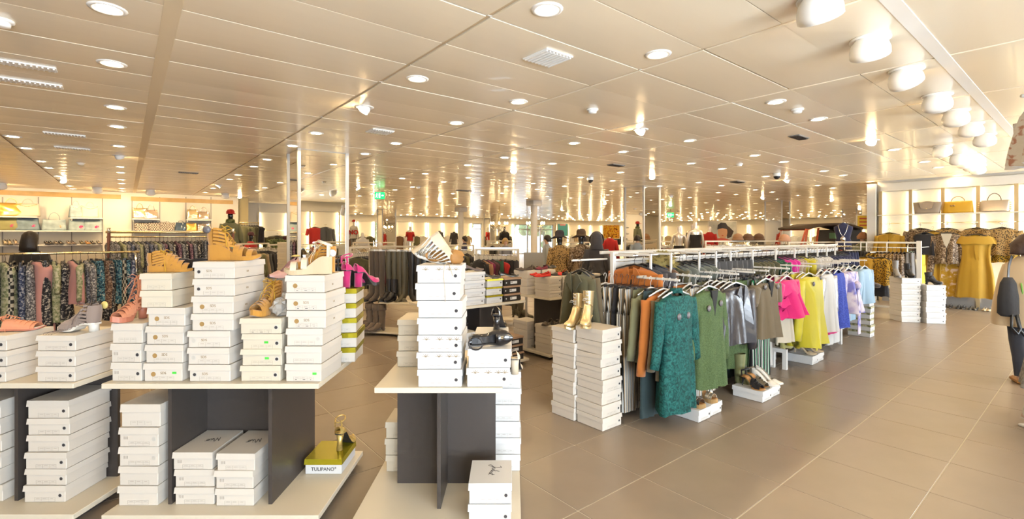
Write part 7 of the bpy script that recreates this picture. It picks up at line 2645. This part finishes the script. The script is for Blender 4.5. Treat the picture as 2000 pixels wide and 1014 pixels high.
# ------------------------------------------------------------------ posters
def poster(label, px, py, w, h, Y, rz=0.0):
    p = PX(px, py, Y)
    e = empty('poster', p, rz, label, 'poster', 'posters on the far walls')
    obj('poster_frame', MB().box(-w / 2 - .03, w / 2 + .03, .0, .05, -h / 2 - .03, h / 2 + .03), e, material=WHITE)
    return e


e = poster('large portrait poster of a person in a dark cap', 1411, 452, 1.75, 1.25, 30.0)
m = MB()
obj('print_ground', MB().box(-.85, .85, -.012, 0, -.6, .6), e, material=mat('poster_sky', (.62, .66, .66), .6, var=.25, vscale=2))
obj('print_hair', MB().prism([(.18, .45), (.45, .25), (.70, .0), (.55, -.35), (.30, -.45), (.22, 0)], 'y', -.016, -.012), e, material=mat('poster_hair', (.08, .06, .06), .6))
obj('print_face', MB().prism([(.30 * math.cos(t), -.05 + .42 * math.sin(t)) for t in [2 * math.pi * q / 20 for q in range(20)]], 'y', -.020, -.016), e, material=mat('poster_skin', (.78, .46, .30), .6))
obj('print_cap', MB().prism([(-.33, .12), (-.30, .40), (-.10, .55), (.20, .52), (.34, .30), (.32, .12), (.0, .20)], 'y', -.025, -.020), e, material=mat('poster_cap', (.05, .05, .07), .6))
obj('print_shoulder', MB().prism([(-.6, -.6), (-.35, -.45), (-.1, -.42), (.2, -.45), (.65, -.6)], 'y', -.024, -.018), e, material=mat('poster_red', (.70, .12, .10), .6))
obj('print_lips', MB().prism([(-.08, -.26), (0, -.23), (.08, -.26), (0, -.30)], 'y', -.025, -.020), e, material=mat('poster_lips', (.6, .10, .08), .6))
e = poster('bright orange and yellow leaf-pattern poster behind the red dress', 1194, 453, 1.15, .95, 34.0)
obj('print_ground', MB().box(-.57, .57, -.012, 0, -.47, .47), e, material=pattern('orange_leaf_poster', [(.10, .05, .02), (.80, .30, .02), (.85, .62, .05), (.55, .10, .05)], 'print', 7))
e = poster('turquoise poster with pink band behind the hats', 1099, 449, .70, .85, 34.0)
obj('print_ground', MB().box(-.35, .35, -.012, 0, -.42, .42), e, material=mat('turquoise_print', (.10, .48, .52), .6))
obj('print_band', MB().box(-.2, .2, -.016, -.012, .30, .40), e, material=mat('pink_band', (.85, .3, .35), .6))
e = poster('yellow sale board with red lettering at the far right', 1692, 434, .75, .55, 20.0)
obj('print_ground', MB().box(-.37, .37, -.012, 0, -.27, .27), e, material=mat('sale_yellow', (.85, .60, .05), .6))
for i in range(3):
    obj('print_line', MB().box(-.30, .25 - .1 * i, -.016, -.012, .12 - .14 * i, .18 - .14 * i), e, material=mat('sale_red', (.6, .12, .05), .6))

# ------------------------------------------------------------------ three-wheeled cart with a dark canopy
CARTR = mat('orange_red_enamel', (.70, .14, .06), .4)
ct = empty('display_cart', XP(1590, 14.6), R(8), 'orange-red three-wheeled display cart with dark canopy', 'cart')
obj('canopy', MB().loft([[(-.75, y, 1.78), (-.1, y, 1.90), (.55, y, 1.92), (1.1, y, 1.78), (1.1, y, 1.72), (.55, y, 1.85), (-.1, y, 1.83), (-.75, y, 1.72)] for y in (-.6, .6)]), ct, material=mat('dark_canopy', (.10, .07, .05), .8))
obj('windscreen_frame', MB().tube([(-.80, -.55, 1.05), (-.68, -.55, 1.72), (-.68, .55, 1.72), (-.80, .55, 1.05), (-.80, -.55, 1.05)], .03, 8), ct, material=CARTR)
obj('side_frame', MB().tube([(-.95, -.58, 1.15), (-.75, -.58, 1.72), (-.35, -.58, 1.76), (-.45, -.58, 1.05), (-.95, -.58, 1.15)], .03, 8), ct, material=CARTR)
obj('cart_body', MB().rbox(-1.0, 1.1, -.6, .6, .35, 1.0, .06), ct, material=CARTR)
obj('windscreen', MB().box(-.76, -.75, -.5, .5, 1.08, 1.68), ct, material=GLASS)
for (x, y) in ((-.9, 0), (.75, -.62), (.75, .62)):
    obj('wheel', MB().lathe([(.28, -.06), (.30, -.03), (.30, .03), (.28, .06)], 20), ct, (x, y, .30), rot=(math.pi / 2, 0, 0), material=BLACK)
obj('green_box', MB().rbox(.15, .55, -.62, -.4, 1.45, 1.62, .01), ct, material=mat('green_crate', (.15, .35, .22), .6))
obj('rear_panel', MB().rbox(.6, 1.08, -.58, .58, 1.0, 1.72, .02), ct, material=BLACK)

# ------------------------------------------------------------------ chandeliers near the entrance
CRYST = mat('crystal', (.95, .93, .88), .05, spec=.8, trans=.6)
for i, (px, py, Y) in enumerate(((975, 440, 21.0), (1046, 440, 20.0))):
    p = PX(px, py, Y)
    e = empty('chandelier', (p.x, p.y, p.z), 0, ['crystal chandelier left of the white pillar', 'crystal chandelier partly behind the white pillar'][i], 'chandelier', 'crystal chandeliers by the entrance')
    obj('hanging_rod', MB().cyl((0, 0, .1), (0, 0, CEIL - p.z), .012, n=8), e, material=BRASS)
    for k in range(8):
        a = 2 * math.pi * k / 8
        ca, sa = math.cos(a), math.sin(a)
        obj('arm', MB().tube([(0, 0, 0), (.2 * ca, .2 * sa, -.08), (.36 * ca, .36 * sa, .02)], .010, 6), e, material=BRASS)
        obj('candle_lamp', MB().ball((.36 * ca, .36 * sa, .09), .035, 8, 6, (1, 1, 1.6)), e, material=emit('candle_glow', LAMP_COL, 14.0))
    m = MB()
    rr = random.Random(i)
    for k in range(70):
        a, q = rr.uniform(0, 6.28), rr.uniform(.05, .38)
        m.ball((q * math.cos(a), q * math.sin(a), -.05 - rr.uniform(0, .30) * (1 - q)), .022, 5, 3, (1, 1, 1.5))
    tag(obj('crystal_drops', m, e, material=CRYST), kind='stuff')

# ------------------------------------------------------------------ exit signs
EXG = emit('exit_sign_green', (.02, .62, .12), 1.1)
EXW = emit('exit_sign_white', (.85, 1.0, .88), 1.3)
for i, (px, py, Y, s) in enumerate(((741, 382, 13.5, .27), (1310, 420, 24.0, .32))):
    p = PX(px, py, Y)
    e = empty('exit_sign', p, 0, ['green lit exit sign with running figure above the boot rack', 'green lit exit sign beyond the mirror column'][i], 'exit sign', 'green exit signs')
    obj('sign_box', MB().rbox(-s / 2, s / 2, 0, .06, -s * .36, s * .36, .004), e, material=EXG)
    obj('hanger', MB().cyl((0, .03, s * .36), (0, .03, CEIL - p.z), .008, n=8), e, material=WHITE)
    m = MB()
    m.box(-s * .06, s * .10, -.004, 0, -s * .24, s * .24)
    obj('door_pictogram', m, e, material=EXW)
    m = MB()
    m.prism([(s * .22, s * .05), (s * .34, s * .05), (s * .34, s * .12), (s * .46, 0), (s * .34, -s * .12), (s * .34, -s * .05), (s * .22, -s * .05)], 'y', -.004, 0)
    obj('arrow', m, e, material=EXW)
    m = MB()
    m.ball((-s * .26, -.004, s * .20), s * .06, 8, 5, (1, .1, 1))
    m.ribbon([(-s * .26, -.003, s * .12), (-s * .30, -.003, -s * .04), (-s * .20, -.003, -s * .22)], s * .07, .003, (0, -1, 0))
    m.ribbon([(-s * .30, -.003, -s * .04), (-s * .40, -.003, -s * .20)], s * .06, .003, (0, -1, 0))
    m.ribbon([(-s * .40, -.003, s * .06), (-s * .27, -.003, s * .10), (-s * .15, -.003, s * .02)], s * .05, .003, (0, -1, 0))
    obj('running_figure', m, e, material=EXW)

# ------------------------------------------------------------------ ceiling vents, detectors and cameras
def ceil_at(px, py):
    Y = (CEIL - CAMH) * FPX / (HOR - py)
    return Vector(((px - 1000) / FPX * Y, Y, CEIL))


SLATG = mat('lamp_rim_white', (.86, .85, .82), .35)
for i, (px, py, du, dv, lab, mm) in enumerate((
        (40, 124, .40, .12, 'white slatted ceiling grille nearest the left edge', LAMPRIM), (60, 160, .40, .12, 'second white slatted ceiling grille near the left edge', LAMPRIM), (127, 262, .40, .14, 'small slatted ceiling grille left of the lamp row', LAMPRIM), (142, 289, .40, .14, 'small slatted ceiling grille farther left of the lamp row', LAMPRIM),
        (1070, 111, .26, .26, 'square white air vent beside the near downlights', LAMPRIM), (742, 256, .28, .24, 'square white air vent above the mirror column', LAMPRIM), (1560, 267, .34, .14, 'dark ceiling vent right of the middle', GREY), (1203, 322, .34, .16, 'dark ceiling vent above the mirror clad column', GREY), (368, 337, .34, .14, 'dark narrow ceiling vent above the tan wedge', GREY), (1440, 355, .4, .2, 'dark far ceiling vent right of the centre', GREY), (905, 372, .4, .2, 'dark far ceiling vent left of the centre', GREY))):
    p = ceil_at(px, py)
    e = empty('ceiling_vent', p, TH, lab, 'vent', 'ceiling vents')
    obj('frame', MB().rbox(-du / 2, du / 2, -dv / 2, dv / 2, -.014, -.002, .003), e, material=mm)
    n = max(4, int(du / .03))
    sl = MB().box(-.005, .005, -dv / 2 + .015, dv / 2 - .015, -.022, -.013).mesh('slat', SLATG if mm is LAMPRIM else DARK)
    for q in range(n):
        obj('slat', sl, e, (-du / 2 + du * (q + .5) / n, 0, 0))
for i, (px, py, lab) in enumerate(((2, 38, 'white smoke detector at the upper left edge'), (158, 318, 'small white smoke detector above the left shelves'), (1157, 213, 'white flat ceiling sensor near the middle lamps'), (1557, 213, 'white flat ceiling sensor right of the middle'), (1444, 320, 'white ceiling detector above the gondola'), (817, 365, 'small white ceiling detector right of the exit sign'))):
    p = ceil_at(px, py)
    e = empty('smoke_detector', p, 0, lab, 'smoke detector', 'ceiling detectors')
    obj('base_plate', MB().lathe([(.06, -.002), (.06, -.014), (.05, -.018)], 18), e, material=LAMPRIM)
    obj('sensor_cap', MB().lathe([(.045, -.016), (.042, -.040), (.02, -.046)], 18), e, material=LAMPRIM)
for i, (px, py, lab) in enumerate(((1153, 346, 'white dome camera hanging left of the mirror clad column'), (1517, 338, 'white dome camera hanging right of the middle'))):
    p = ceil_at(px, py)
    e = empty('dome_camera', p, 0, lab, 'camera', 'dome cameras')
    obj('camera_mount', MB().lathe([(.07, -.002), (.075, -.06), (.07, -.07)], 18), e, material=LAMPRIM)
    obj('camera_dome', MB().lathe([(.062, -.07), (.055, -.10), (.03, -.125), (.005, -.13)], 18), e, material=BLACK)

# crumpled clear bag by the gladiator sandal
m = MB()
rr = random.Random(9)
for (c0, r0) in (((-1.285, 2.66, zb4 + .045), .055), ((-1.262, 2.72, zb4 + .085), .05)):
    o0 = len(m.v)
    m.ball(c0, r0, 12, 8)
    for q in range(o0, len(m.v)):
        v = Vector(m.v[q])
        dd = (v - Vector(c0))
        v = Vector(c0) + dd * rr.uniform(.72, 1.12)
        m.v[q] = (v.x, v.y, max(v.z, zb4 + .001))
tag(obj('plastic_bag', m, material=mat('cloudy_plastic', (.72, .68, .62), .25, trans=.35)), 'crumpled cloudy plastic bag beside the gladiator sandal', 'plastic bag')
for p in COL.objects[-1:]:
    for f in p.data.polygons:
        f.use_smooth = False
